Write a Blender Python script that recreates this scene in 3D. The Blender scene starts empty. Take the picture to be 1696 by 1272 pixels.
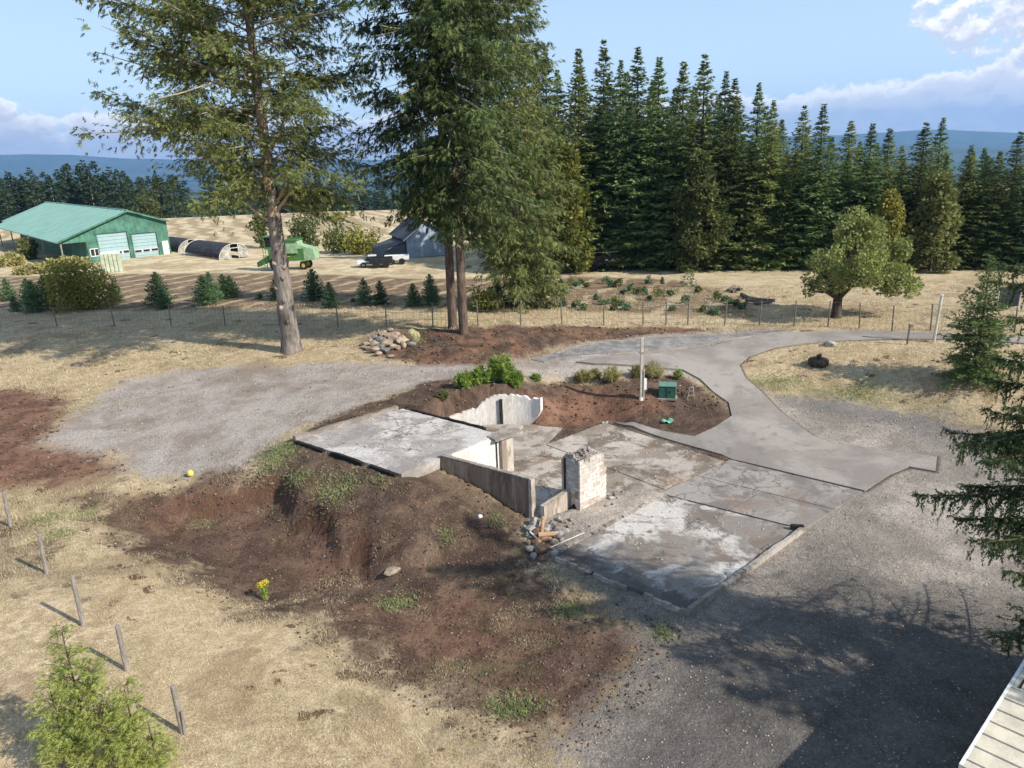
import bpy, math, random
import numpy as np
from mathutils import Matrix, Vector
SC = bpy.context.scene
COL = SC.collection
rad = math.radians

# ------------------------------------------------------------ camera, world, sun
CAM_H = 12.5; CAM_F = 1248.0; PITCH = rad(17.2); ROLL = rad(2.2)
SUN_AZ = np.array([0.87, -0.5]); SUN_AZ = SUN_AZ / np.linalg.norm(SUN_AZ)
SUN_EL = rad(36)
SUN_STRENGTH = 5.0
SKY_STRENGTH = 0.10
EXPOSURE = 0.42

def make_camera():
    right0 = Vector((1, 0, 0)); fwd = Vector((0, math.cos(PITCH), -math.sin(PITCH)))
    down = Vector((0, -math.sin(PITCH), -math.cos(PITCH)))
    X = right0 * math.cos(ROLL) + down * math.sin(ROLL)
    Y = right0 * math.sin(ROLL) - down * math.cos(ROLL)
    Z = -fwd
    cd = bpy.data.cameras.new('camera'); co = bpy.data.objects.new('camera', cd); COL.objects.link(co)
    m = Matrix(((X.x, Y.x, Z.x, 0), (X.y, Y.y, Z.y, 0), (X.z, Y.z, Z.z, CAM_H), (0, 0, 0, 1)))
    co.matrix_world = m
    cd.sensor_width = 36; cd.lens = 36 * CAM_F / 1696.0
    cd.clip_start = 0.1; cd.clip_end = 40000
    SC.camera = co
make_camera()

class NT:
    """small helper for node trees"""
    def __init__(s, tree): s.t = tree; s.n = tree.nodes; s.l = tree.links
    def new(s, typ, **kw):
        nd = s.n.new(typ)
        for k, v in kw.items(): setattr(nd, k, v)
        return nd
    def link(s, a, b): s.l.new(a, b)
    def put(s, sock, v):
        if isinstance(v, bpy.types.NodeSocket): s.link(v, sock)
        elif v is not None:
            if sock.type == 'RGBA' and isinstance(v, (tuple, list)) and len(v) == 3: v = (*v, 1)
            sock.default_value = v
    def math(s, op, a, b=None, c=None, clamp=False):
        nd = s.new('ShaderNodeMath', operation=op, use_clamp=clamp)
        s.put(nd.inputs[0], a)
        if b is not None: s.put(nd.inputs[1], b)
        if c is not None: s.put(nd.inputs[2], c)
        return nd.outputs[0]
    def vmath(s, op, a, b=None, scale=None):
        nd = s.new('ShaderNodeVectorMath', operation=op)
        s.put(nd.inputs[0], a)
        if b is not None: s.put(nd.inputs[1], b)
        if scale is not None: s.put(nd.inputs['Scale'], scale)
        return nd.outputs[0]
    def mix(s, f, a, b, mode='MIX'):
        nd = s.new('ShaderNodeMix', data_type='RGBA', blend_type=mode, clamp_factor=True)
        s.put(nd.inputs[0], f); s.put(nd.inputs[6], a); s.put(nd.inputs[7], b)
        return nd.outputs[2]
    def noise(s, vec, scale, detail=4, rough=0.55, dist=0.0, out=0):
        nd = s.new('ShaderNodeTexNoise')
        if vec is not None: s.put(nd.inputs['Vector'], vec)
        nd.inputs['Scale'].default_value = scale; nd.inputs['Detail'].default_value = detail
        nd.inputs['Roughness'].default_value = rough; nd.inputs['Distortion'].default_value = dist
        return nd.outputs[out]
    def ss(s, x, lo, hi, olo=0.0, ohi=1.0):
        nd = s.new('ShaderNodeMapRange', interpolation_type='SMOOTHSTEP')
        s.put(nd.inputs[0], x)
        nd.inputs[1].default_value = lo; nd.inputs[2].default_value = hi
        nd.inputs[3].default_value = olo; nd.inputs[4].default_value = ohi
        return nd.outputs[0]
    def mapping(s, vec, scale=(1, 1, 1), rot=(0, 0, 0), loc=(0, 0, 0)):
        nd = s.new('ShaderNodeMapping'); s.put(nd.inputs[0], vec)
        nd.inputs['Scale'].default_value = scale; nd.inputs['Rotation'].default_value = rot
        nd.inputs['Location'].default_value = loc
        return nd.outputs[0]
    def attr(s, name, out='Fac'):
        nd = s.new('ShaderNodeAttribute', attribute_name=name)
        return nd.outputs[out]

def make_world():
    w = bpy.data.worlds.new('World'); SC.world = w; w.use_nodes = True
    t = NT(w.node_tree); t.n.clear()
    out = t.new('ShaderNodeOutputWorld')
    sky = t.new('ShaderNodeTexSky', sky_type='NISHITA')
    sky.sun_disc = False; sky.sun_elevation = SUN_EL
    sky.sun_rotation = math.atan2(SUN_AZ[0], SUN_AZ[1])
    sky.altitude = 400; sky.air_density = 1.0; sky.dust_density = 0.6; sky.ozone_density = 2.5
    tc = t.new('ShaderNodeTexCoord')
    d = t.vmath('NORMALIZE', tc.outputs['Generated'])
    sep = t.new('ShaderNodeSeparateXYZ'); t.link(d, sep.inputs[0])
    el = t.math('MULTIPLY', t.math('ARCSINE', sep.outputs[2]), 57.2958)
    az = t.math('MULTIPLY', t.math('ARCTAN2', sep.outputs[0], sep.outputs[1]), 57.2958)
    comb = t.new('ShaderNodeCombineXYZ'); t.link(az, comb.inputs[0]); t.link(el, comb.inputs[1])
    def density(dy):
        v = t.vmath('ADD', comb.outputs[0], (0.0, dy, 3.0))
        big = t.noise(t.mapping(v, (1, 1.7, 1)), 0.20, 7, 0.62, 0.3)
        sm = t.noise(t.mapping(v, (1, 1.2, 1)), 0.75, 6, 0.58, 0.0)
        n = t.math('ADD', t.math('MULTIPLY', big, 1.0), t.math('MULTIPLY', sm, 1.15))
        n = t.math('SUBTRACT', n, 0.535)
        e2 = t.math('ADD', el, dy)
        # low bank of cumulus round the whole horizon
        band = t.ss(e2, 1.0, 4.6, 0.62, -0.30)
        def blob(a0, e0, sa, se, amp):
            x = t.math('DIVIDE', t.math('SUBTRACT', az, a0), sa)
            y = t.math('DIVIDE', t.math('SUBTRACT', e2, e0), se)
            r = t.math('ADD', t.math('MULTIPLY', x, x), t.math('MULTIPLY', y, y))
            return t.math('MULTIPLY', t.math('EXPONENT', t.math('MULTIPLY', r, -1.0)), amp)
        b = band
        for q in ((35, 6.5, 6.0, 6.0, 0.62), (27, 7.0, 3.4, 2.0, 0.36), (26, 2.6, 6.5, 1.1, 0.26), (23.0, 3.9, 1.1, .9, 0.30),
                  (-35.0, 4.8, 2.6, 2.4, 0.52), (-31.5, 3.4, 1.6, 1.0, 0.34), (-28.0, 2.9, 3, .6, 0.15), (60, 8, 14, 8, 0.3), (-75, 9, 16, 5, 0.3),
                  (110, 14, 18, 8, 0.3), (-130, 12, 20, 7, 0.3), (170, 16, 24, 8, 0.3)):
            b = t.math('ADD', b, blob(*q))
        raw = t.math('ADD', n, b)
        return t.ss(raw, 0.57, 0.80), raw
    dens, raw = density(0.0)
    dens_up, raw_up = density(0.55)
    lit = t.ss(t.math('SUBTRACT', raw, raw_up), -0.10, 0.22)
    thin = t.ss(raw, 0.70, 1.15, 1.0, 0.0)
    lf = t.math('MULTIPLY', lit, t.math('ADD', t.math('MULTIPLY', thin, 0.75), 0.25), clamp=True)
    ccol = t.mix(lf, (0.58, 0.60, 0.71), (1.0, 0.99, 0.98))
    # thin high streaks
    st = t.noise(t.mapping(comb.outputs[0], (0.05, 0.6, 1), loc=(5, 3, 0)), 1.0, 5, 0.6, 0.4)
    cir = t.math('MULTIPLY', t.ss(st, 0.42, 0.75), 0.38)
    hz = t.ss(el, 0, 18, 0.75, 0.36)
    veil = t.math('MAXIMUM', cir, hz)
    bs = t.new('ShaderNodeBackground'); t.link(sky.outputs[0], bs.inputs[0]); bs.inputs[1].default_value = SKY_STRENGTH
    bv = t.new('ShaderNodeBackground'); bv.inputs[0].default_value = (0.60, 0.78, 0.98, 1); bv.inputs[1].default_value = 0.98
    bc = t.new('ShaderNodeBackground'); t.link(ccol, bc.inputs[0]); bc.inputs[1].default_value = 1.0
    m0 = t.new('ShaderNodeMixShader'); t.link(veil, m0.inputs[0]); t.link(bs.outputs[0], m0.inputs[1]); t.link(bv.outputs[0], m0.inputs[2])
    m1 = t.new('ShaderNodeMixShader'); t.link(t.math('MULTIPLY', dens, 0.96), m1.inputs[0]); t.link(m0.outputs[0], m1.inputs[1]); t.link(bc.outputs[0], m1.inputs[2])
    t.link(m1.outputs[0], out.inputs[0])
make_world()

def make_sun():
    ld = bpy.data.lights.new('sun', 'SUN'); ld.energy = SUN_STRENGTH; ld.angle = rad(0.6); ld.color = (1.0, 0.935, 0.82)
    lo = bpy.data.objects.new('sun', ld); COL.objects.link(lo)
    v = Vector((SUN_AZ[0] * math.cos(SUN_EL), SUN_AZ[1] * math.cos(SUN_EL), math.sin(SUN_EL)))
    lo.rotation_euler = v.to_track_quat('Z', 'Y').to_euler(); lo.location = v * 60
make_sun()
SC.view_settings.view_transform = 'Standard'; SC.view_settings.look = 'None'
SC.view_settings.exposure = EXPOSURE; SC.view_settings.gamma = 1.0; SC.view_settings.use_curve_mapping = False
SC.cycles.max_bounces = 6; SC.cycles.diffuse_bounces = 3; SC.cycles.transparent_max_bounces = 8

# ------------------------------------------------------------ survey helpers
def ray(px, py):
    dx = px - 848; dy = py - 636
    u = dx * math.cos(ROLL) - dy * math.sin(ROLL); v = dx * math.sin(ROLL) + dy * math.cos(ROLL)
    return np.array([u, CAM_F * math.cos(PITCH) - v * math.sin(PITCH), -CAM_F * math.sin(PITCH) - v * math.cos(PITCH)])
def G(px, py, z=0.0):
    d = ray(px, py); t = (z - CAM_H) / d[2]
    return np.array([d[0] * t, d[1] * t, z])
def AT(px, py, y):
    d = ray(px, py); t = y / d[1]
    return np.array([d[0] * t, y, CAM_H + d[2] * t])
def proj(p):
    x, y, z = p[0], p[1], p[2] - CAM_H
    dep = y * math.cos(PITCH) - z * math.sin(PITCH)
    u = CAM_F * x / dep; v = CAM_F * (-y * math.sin(PITCH) - z * math.cos(PITCH)) / dep
    return u * math.cos(ROLL) + v * math.sin(ROLL) + 848, -u * math.sin(ROLL) + v * math.cos(ROLL) + 636

def sstep(x, a, b):
    t = np.clip((x - a) / (b - a), 0, 1); return t * t * (3 - 2 * t)

def poly_sd(X, Y, poly):
    """signed distance, positive inside"""
    P = np.asarray(poly, float)[:, :2]; n = len(P)
    d = np.full(X.shape, 1e18); ins = np.zeros(X.shape, bool)
    for i in range(n):
        ax, ay = P[i]; bx, by = P[(i + 1) % n]
        ex, ey = bx - ax, by - ay
        t = np.clip(((X - ax) * ex + (Y - ay) * ey) / (ex * ex + ey * ey + 1e-12), 0, 1)
        d = np.minimum(d, (X - ax - t * ex) ** 2 + (Y - ay - t * ey) ** 2)
        c = ((ay > Y) != (by > Y)) & (X < (bx - ax) * (Y - ay) / (by - ay + 1e-15) + ax)
        ins ^= c
    d = np.sqrt(d)
    return np.where(ins, d, -d)

def line_d(X, Y, pts):
    P = np.asarray(pts, float); d = np.full(X.shape, 1e18)
    for i in range(len(P) - 1):
        ax, ay = P[i][:2]; bx, by = P[i + 1][:2]; ex, ey = bx - ax, by - ay
        t = np.clip(((X - ax) * ex + (Y - ay) * ey) / (ex * ex + ey * ey + 1e-12), 0, 1)
        d = np.minimum(d, (X - ax - t * ex) ** 2 + (Y - ay - t * ey) ** 2)
    return np.sqrt(d)

# value noise for terrain shape
def vnoise(X, Y, s, seed=0):
    r = np.random.RandomState(seed); T = r.rand(256, 256)
    x = X / s; y = Y / s
    xi = np.floor(x).astype(int); yi = np.floor(y).astype(int); fx = x - xi; fy = y - yi
    fx = fx * fx * (3 - 2 * fx); fy = fy * fy * (3 - 2 * fy)
    a = T[xi % 256, yi % 256]; b = T[(xi + 1) % 256, yi % 256]; c = T[xi % 256, (yi + 1) % 256]; d = T[(xi + 1) % 256, (yi + 1) % 256]
    return (a * (1 - fx) + b * fx) * (1 - fy) + (c * (1 - fx) + d * fx) * fy - 0.5

# ------------------------------------------------------------ terrain heights
TOPZ = 1.75   # level of the upper slab
_ctrl_px = [(300,680,1.3),(150,740,1.0),(420,640,1.5),(600,620,1.7),(480,718,1.5),(530,742,1.5),(560,690,1.7),(655,662,1.7),(380,770,1.1),
 (590,766,1.45),(650,790,1.38),(715,778,1.2),(100,600,1.5),(300,585,1.6),(483,583,1.7),(700,595,1.75),(900,585,1.7),(850,618,1.8),(740,640,1.75),
 (100,540,1.6),(400,540,1.7),(700,556,2.3),(800,556,2.4),(900,552,2.2),(1000,552,1.9),(1100,540,1.7),(1260,535,1.7),(1450,540,1.8),(-100,600,1.5),
 (1000,600,1.65),(1150,600,1.3),(1180,640,0.9),(1215,690,0.45),(1200,745,0.08),(1300,560,1.6),(1550,555,1.8),(1690,566,1.8),
 (1400,610,1.2),(1600,630,1.3),(1290,625,0.9),(1450,655,0.55),(1640,690,0.6),(1330,690,0.22),
 (1500,705,0.18),(1650,740,0.2),(1400,740,0.04),(1600,900,-0.03),(1640,1200,-0.1),(1400,1000,-0.03),(1200,1100,-0.1),(1550,780,0.0),
 (800,640,1.95),(860,640,1.9),(1062,655,1.0),(1105,655,.85),(1000,690,0.28),(1100,702,0.14),(1050,714,.01),(1150,730,.02),(1000,706,.02),(930,655,1.55),(1180,680,0.5),(930,698,0.15),
 (800,815,0.75),(855,850,0.2),(600,800,0.95),(520,790,1.15),(455,765,1.2),(905,940,-0.08),(870,900,-0.05),
 (720,900,-0.1),(800,950,-0.2),(900,1010,-0.2),(1000,1100,-0.25),(1300,900,-.03),(1030,980,-.08),(1450,830,0.0),
 (330,850,0.35),(500,930,0.05),(620,930,0.1),(640,870,0.45),(560,850,.85),(150,800,0.75),(60,760,1.0),(100,900,0.75),(250,960,0.5),(350,1020,0.25),
 (60,1000,0.8),(150,1150,0.6),(500,1100,-0.1),(300,1210,0.3),(700,1150,-0.3),(800,1272,-0.3),(1200,1300,-0.2),(-200,900,1.0),(-200,1200,0.9),(450,1000,0.05)]
_ctrl = [tuple(G(a, b, c)) for a, b, c in _ctrl_px]
_ctrl += [(-60,105,.6),(-30,95,.7),(10,85,.8),(45,76,.9),(0,75,.9),(-45,75,1.1),(25,70,1.1),(60,60,1.5),(60,30,1.2),(45,15,.3),(30,5,0),(0,0,0),(-30,0,.6),(-50,30,1.2),(-60,60,1.3),(20,-20,0),(-20,-20,.3),(60,-10,.3),(-70,0,1),(80,100,.9),(0,120,.4),(-80,120,.4)]
_ctrl = np.array(_ctrl)
def _rbf_fit():
    P = _ctrl[:, :2]; n = len(P)
    D = np.sqrt(((P[:, None] - P[None]) ** 2).sum(-1) + 0.6)
    A = np.zeros((n + 1, n + 1)); A[:n, :n] = D - np.eye(n) * 0.12; A[n, :n] = 1; A[:n, n] = 1
    b = np.zeros(n + 1); b[:n] = _ctrl[:, 2]
    return np.linalg.solve(A, b)
_W = _rbf_fit()
# house plan: A front corner, u along the low wall, v along the tall front wall
HA = G(884, 861, 0)[:2]
HU = np.array([0.765, 0.644]); HV = np.array([-0.644, 0.765])
HU = HU / np.linalg.norm(HU); HV = np.array([-HU[1], HU[0]])
def hp(a, b): return HA + HU * a + HV * b
UPPER = np.array([hp(*q) for q in [(-4.2, 9.6), (-3.05, 3.6), (-1.45, 3.8), (1.95, 4.1), (1.85, 4.7), (0.95, 9.75)]])
FLATS = [np.array([hp(*q) for q in [(4.78,-1.76),(9.3,-1.8),(10.1,-6.95),(5.98,-6.93)]]), np.array([hp(*q) for q in [(-1.25,-2.35),(4.7,-2.05),(5.85,-6.85),(-.6,-7.1)]])]
CURVE = [G(742,714), G(765,709), (G(792,706.5)), G(815,704.5), G(838,703), G(862,702), G(885,703), G(900,706)]
PIT = [G(*p)[:2] for p in [(190,850,.6),(300,815,.8),(405,790,1.1),(455,792,1.1),(480,815,1),(530,838,1),(570,880,.7),(640,925,.2),(640,955,0),(560,985,0),(430,985,.1),(330,945,.3),(240,900,.5)]]
SCARP = [G(*p)[:2] for p in [(330,795,1.15),(395,778,1.15),(470,800,1.1),(535,838,1.0),(575,872,.8)]]
LOW = None; DRIVE = None; SOFT = None   # cellar floor outline, filled in below
def h_base(X, Y):
    X = np.asarray(X, float); Y = np.asarray(Y, float)
    z = np.full(X.shape, _W[-1])
    for (px, py, _), w in zip(_ctrl, _W[:-1]):
        z = z + w * np.sqrt((X - px) ** 2 + (Y - py) ** 2 + 0.6)
    k = sstep(np.maximum.reduce([np.abs(X) - 75, Y - 105, -15 - Y]), 0, 40)
    z = z * (1 - k) + 0.6 * k
    # the land drops away behind the far field into a wide valley
    left = sstep(-X, -120, 60)
    z = z - sstep(Y, 178, 250) * 20 - sstep(Y, 240, 1600) * 110
    z = z - sstep(-X, 110, 400) * 24
    return z
def hterr(X, Y, fine=True):
    X = np.asarray(X, float); Y = np.asarray(Y, float)
    z = h_base(X, Y)
    sd = poly_sd(X, Y, LOW)
    sw = sstep(2.0 - line_d(X, Y, SOFT), 0.2, 1.4)
    kl = sstep(sd, -0.08 - 1.3 * sw, 0.10 + 0.1 * sw)
    z = np.where(sd > -2.2, z * (1 - kl) + (-0.06) * kl, z)
    for pl in FLATS:
        fs = sstep(poly_sd(X, Y, pl), -0.10, 0.02); z = z * (1 - fs) + np.minimum(z, -0.05) * fs
    de = line_d(X, Y, [hp(-4.3, 9.7), hp(-3.1, 3.55)]); z = np.where(de < 3.2, np.maximum(z, 1.56 - 0.42 * de), z)
    us = sstep(poly_sd(X, Y, UPPER), -0.12, 0.05)
    z = np.where(us > 0, z * (1 - us) + np.minimum(z, 1.42) * us, z)
    pd = poly_sd(X, Y, PIT) + vnoise(X, Y, 1.3, 3) * 0.5 + vnoise(X, Y, .6, 4) * 0.2
    near = line_d(X, Y, SCARP)
    wdt = 0.33 + 1.5 * sstep(near, 0.8, 3.2)
    z = z - (0.52 + 0.34 * sstep(3.0 - near, 0, 2.5)) * sstep(pd, -wdt, wdt)
    kf = 0.7 * sstep(pd, 0.1, wdt + 0.9); z = z * (1 - kf) - 0.38 * kf
    if fine:
        dd = poly_sd(X, Y, DIRT) ; k = sstep(dd, -0.8, 0.6) * (1 - sstep(poly_sd(X, Y, LOW), -0.5, -0.1))
        z = z + k * (vnoise(X, Y, 1.7, 7) * 0.12 + vnoise(X, Y, .6, 8) * 0.09)
        kk = sstep(np.maximum(np.abs(X) - 60, Y - 70), -30, 10)
        flatk = sstep(-poly_sd(X, Y, SLABS), 0.3, 3)
        if DRIVE is not None: flatk = flatk * sstep(-poly_sd(X, Y, DRIVE), 0.2, 2)
        z = z + (1 - kk) * (vnoise(X, Y, 5, 9) * 0.10) * flatk + vnoise(X, Y, 14, 10) * 0.35 * kk
        # heaps of soil banked against the walls and under the twin trees
        kb = sstep(poly_sd(X, Y, BANK), -0.6, 1.0)
        z = z + kb * (0.25 + vnoise(X, Y, 1.2, 12) * 0.3 + vnoise(X, Y, .5, 13) * 0.12)
    return z
TOPZ = 1.6
LOW = np.array([hp(*q) for q in [(0.0,-.12),(-1.12,3.95),(1.9,4.05),(1.75,4.7),(1.2,8.2)] ] + [tuple(np.array(q[:2]) * 1.003) for q in CURVE] + [hp(*q) for q in [(7.4,6.0),(9.2,4.95),(9.1,-1.8),(4.8,-1.7),(4.2,-.9),(1.3,-.5)]])
SLABS = np.array([hp(*q) for q in [(-1.3,-2.3),(-.6,-7.2),(6,-7),(10.2,-7),(15.5,-8),(16,-7),(13,1),(9,5),(6,7),(2,7),(1,9.7),(-4.1,9.6),(-3.3,3.4),(-1,3),(0,0)]])
DIRT = np.array([G(*p)[:2] for p in [(120,830,.7),(250,800,1),(400,775,1.2),(480,740,1.4),(600,790,.9),(690,800,.9),(870,860,0),(900,940,0),(960,990,0),(1100,1040,0),(1050,1130,0),(950,1200,0),(800,1180,0),(650,1110,0),(500,1030,0),(330,960,.3),(190,890,.6)]])
BANK = np.array([G(*p)[:2] for p in [(640,585,1.7),(600,572,1.7),(640,548,2),(740,545,2),(900,545,2),(1040,548,1.8),(960,566,1.7),(870,590,1.7),(780,600,1.7),(700,600,1.7)]])
SOFT = np.array([CURVE[-1][:2], hp(7.4,6.0), hp(9.4,5.1)])
drive_px = [(1150,724),(1185,708),(1212,690),(1207,668),(1180,648),(1160,628),(1130,612),(1060,607),(985,603),(955,600),(1000,592),(1080,586),(1160,576),(1230,562),(1290,552),(1400,549),(1500,551),(1600,556),(1720,562),(1900,570),
            (1900,584),(1720,572),(1600,564),(1500,563),(1400,565),(1330,569),(1280,576),(1240,590),(1224,604),(1234,625),(1262,650),(1290,680),(1315,700),(1345,722),(1380,735),(1450,745),(1552,757),(1549,782),(1505,774),(1475,786),(1432,814)]
def hz(x, y): return float(hterr(np.array([float(x)]), np.array([float(y)]))[0])
def GTz(pts):
    """where lines of sight meet the ground, many at once"""
    D = np.array([ray(*p) for p in pts]); z = np.full(len(D), 0.5)
    for _ in range(12):
        t = (z - CAM_H) / D[:, 2]; z = z + (hterr(D[:, 0] * t, D[:, 1] * t) - z) * 0.7
    t = (z - CAM_H) / D[:, 2]
    return np.stack([D[:, 0] * t, D[:, 1] * t, z], 1)
def GT(px, py): return GTz([(px, py)])[0]
def GTs(pts): return GTz(pts)[:, :2]
def top_height(base, py):
    lo, hi = 0.0, 60.0
    for _ in range(40):
        m = (lo + hi) / 2
        if proj((base[0], base[1], base[2] + m))[1] > py: lo = m
        else: hi = m
    return lo

DRIVE = None
DRIVE = np.vstack([GTs(drive_px), [hp(9.35, -1.9), hp(9.35, 4.6)]])
# ------------------------------------------------------------ mesh helpers
def set_meta(o, label=None, cat=None, group=None, kind=None):
    if label: o['label'] = label
    if cat: o['category'] = cat
    if group: o['group'] = group
    if kind: o['kind'] = kind
    elif cat: o['kind'] = 'thing'
    return o
def link(name, me, parent=None, mats=()):
    for m in mats: me.materials.append(m)
    o = bpy.data.objects.new(name, me); COL.objects.link(o)
    if parent is not None: o.parent = parent
    return o
def empty(name, loc, rz=0, label=None, cat=None, group=None):
    o = bpy.data.objects.new(name, None); COL.objects.link(o)
    o.location = tuple(float(c) for c in loc); o.rotation_euler = (0, 0, rz); o.empty_display_size = 0.3
    return set_meta(o, label, cat, group)
def np_mesh(name, V, F, smooth=False, attrs=None, fattr=None, uv=None):
    """V (n,3); F (m,k) all the same size"""
    V = np.ascontiguousarray(V, dtype=np.float32); F = np.ascontiguousarray(F, dtype=np.int32)
    me = bpy.data.meshes.new(name); m, k = F.shape
    me.vertices.add(len(V)); me.vertices.foreach_set('co', V.ravel())
    me.loops.add(m * k); me.loops.foreach_set('vertex_index', F.ravel())
    me.polygons.add(m); me.polygons.foreach_set('loop_start', np.arange(0, m * k, k, dtype=np.int32))
    me.polygons.foreach_set('loop_total', np.full(m, k, dtype=np.int32))
    if smooth: me.polygons.foreach_set('use_smooth', np.ones(m, dtype=bool))
    me.update()
    for n, a in (attrs or {}).items():
        at = me.attributes.new(n, 'FLOAT', 'POINT'); at.data.foreach_set('value', np.ascontiguousarray(a, dtype=np.float32))
    for n, a in (fattr or {}).items():
        at = me.attributes.new(n, 'FLOAT', 'FACE'); at.data.foreach_set('value', np.ascontiguousarray(a, dtype=np.float32))
    return me
class MB:
    """collects shapes with any polygon size"""
    def __init__(s): s.v = []; s.f = []; s.m = []
    def add(s, V, F, mi=0, mat=None):
        n = len(s.v)
        for p in V:
            p = Vector(p) if mat is None else mat @ Vector(p)
            s.v.append((p.x, p.y, p.z))
        for f in F: s.f.append(tuple(i + n for i in f)); s.m.append(mi)
    def box(s, c, d, rz=0, mi=0, mat=None, taper=1.0):
        x, y, z = d[0] / 2, d[1] / 2, d[2] / 2; M = Matrix.Translation(c) @ Matrix.Rotation(rz, 4, 'Z')
        if mat is not None: M = mat @ M
        t = taper
        s.add([(-x,-y,-z),(x,-y,-z),(x,y,-z),(-x,y,-z),(-x*t,-y*t,z),(x*t,-y*t,z),(x*t,y*t,z),(-x*t,y*t,z)],
              [(0,3,2,1),(4,5,6,7),(0,1,5,4),(1,2,6,5),(2,3,7,6),(3,0,4,7)], mi, M)
    def prism(s, poly, z0, z1, mi=0):
        """poly list of (x,y); z1 may be a list"""
        n = len(poly); zt = z1 if hasattr(z1, '__len__') else [z1] * n; zb = z0 if hasattr(z0, '__len__') else [z0] * n
        V = [(p[0], p[1], zb[i]) for i, p in enumerate(poly)] + [(p[0], p[1], zt[i]) for i, p in enumerate(poly)]
        F = [tuple(range(n - 1, -1, -1)), tuple(range(n, 2 * n))] + [(i, (i + 1) % n, n + (i + 1) % n, n + i) for i in range(n)]
        s.add(V, F, mi)
    def tube(s, pts, rads, n=8, mi=0, cap=True):
        pts = [Vector(p) for p in pts]; V = []; F = []
        if not hasattr(rads, '__len__'): rads = [rads] * len(pts)
        for i, p in enumerate(pts):
            t = (pts[min(i + 1, len(pts) - 1)] - pts[max(i - 1, 0)]).normalized()
            a = Vector((0, 0, 1)) if abs(t.z) < 0.9 else Vector((1, 0, 0))
            u = t.cross(a).normalized(); w = t.cross(u)
            for k in range(n):
                q = 2 * math.pi * k / n; V.append(p + (u * math.cos(q) + w * math.sin(q)) * rads[i])
        for i in range(len(pts) - 1):
            for k in range(n): F.append((i*n+k, i*n+(k+1) % n, (i+1)*n+(k+1) % n, (i+1)*n+k))
        if cap: F.append(tuple(range(n))[::-1]); F.append(tuple((len(pts)-1)*n + k for k in range(n)))
        s.add(V, F, mi)
    def build(s, name, mats, parent=None, smooth=False, bevel=0.0):
        me = bpy.data.meshes.new(name); me.from_pydata(s.v, [], s.f); me.update()
        if not isinstance(mats, (list, tuple)): mats = [mats]
        for i, p in enumerate(me.polygons): p.material_index = s.m[i]; p.use_smooth = smooth
        o = link(name, me, parent, mats)
        if bevel:
            b = o.modifiers.new('bevel', 'BEVEL'); b.width = bevel; b.segments = 2; b.limit_method = 'ANGLE'; b.angle_limit = rad(40)
        return o

# ------------------------------------------------------------ materials
def mat_new(name):
    m = bpy.data.materials.new(name); m.use_nodes = True
    t = NT(m.node_tree); t.n.clear()
    out = t.new('ShaderNodeOutputMaterial'); b = t.new('ShaderNodeBsdfPrincipled')
    t.link(b.outputs[0], out.inputs[0])
    b.inputs['Roughness'].default_value = 0.9
    if 'Specular IOR Level' in b.inputs: b.inputs['Specular IOR Level'].default_value = 0.25
    return m, t, b, out
def bump(t, b, h, strength=0.5, dist=0.02):
    n = t.new('ShaderNodeBump'); n.inputs['Strength'].default_value = strength; n.inputs['Distance'].default_value = dist
    t.link(h, n.inputs['Height']); t.link(n.outputs[0], b.inputs['Normal'])
def simple(name, col, rough=0.8, var=0.15, scale=3.0, metal=0.0, bmp=0.0, col2=None, spec=0.3, detail_scale=40, obj=True):
    """plain coloured surface with mottled wear"""
    m, t, b, o = mat_new(name)
    tc = t.new('ShaderNodeTexCoord').outputs['Object'] if obj else t.new('ShaderNodeNewGeometry').outputs['Position']
    n1 = t.noise(tc, scale, 6, 0.65); n2 = t.noise(tc, detail_scale, 3, 0.6)
    c2 = col2 or tuple(c * (1 - var * 2.2) for c in col)
    f = t.ss(t.math('ADD', t.math('MULTIPLY', n1, 0.7), t.math('MULTIPLY', n2, 0.3)), 0.38, 0.64)
    c = t.mix(f, c2, tuple(min(1, x * (1 + var * .5)) for x in col))
    t.link(c, b.inputs['Base Color']); b.inputs['Roughness'].default_value = rough; b.inputs['Metallic'].default_value = metal
    b.inputs['Specular IOR Level'].default_value = spec
    if bmp: bump(t, b, t.math('ADD', n1, n2), 0.7, bmp)
    return m

def leaf_mat(name, dark, light, tip=None, trans=0.25, rough=0.6, brown=None, bamt=0.0):
    """foliage: per leaf albedo variation from the 'var' attribute plus a slow change through the plant"""
    m, t, b, out = mat_new(name)
    v = t.attr('var')
    oi = t.new('ShaderNodeObjectInfo')
    pos = t.new('ShaderNodeNewGeometry').outputs['Position']
    n = t.noise(pos, 0.8, 3, 0.6)
    f = t.math('ADD', t.math('MULTIPLY', v, 0.5), t.math('MULTIPLY', t.math('SUBTRACT', n, 0.15), 1.15))
    f = t.math('ADD', f, t.math('MULTIPLY', t.math('SUBTRACT', oi.outputs['Random'], 0.5), 0.5))
    c = t.mix(t.ss(f, 0.30, 0.95), dark, light)
    if brown:
        n3 = t.noise(pos, 0.9, 3, 0.6)
        c = t.mix(t.math('MULTIPLY', t.ss(t.math('ADD', n3, t.math('MULTIPLY', v, 0.3)), 0.95 - bamt, 1.02 - bamt), 0.85), c, brown)
    t.link(c, b.inputs['Base Color']); b.inputs['Roughness'].default_value = rough
    tr = t.new('ShaderNodeBsdfTranslucent'); t.link(t.mix(0.3, c, tuple(min(1, x * 1.5) for x in light)), tr.inputs[0])
    mx = t.new('ShaderNodeMixShader'); mx.inputs[0].default_value = trans
    t.link(b.outputs[0], mx.inputs[1]); t.link(tr.outputs[0], mx.inputs[2]); t.link(mx.outputs[0], out.inputs[0])
    return m

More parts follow.
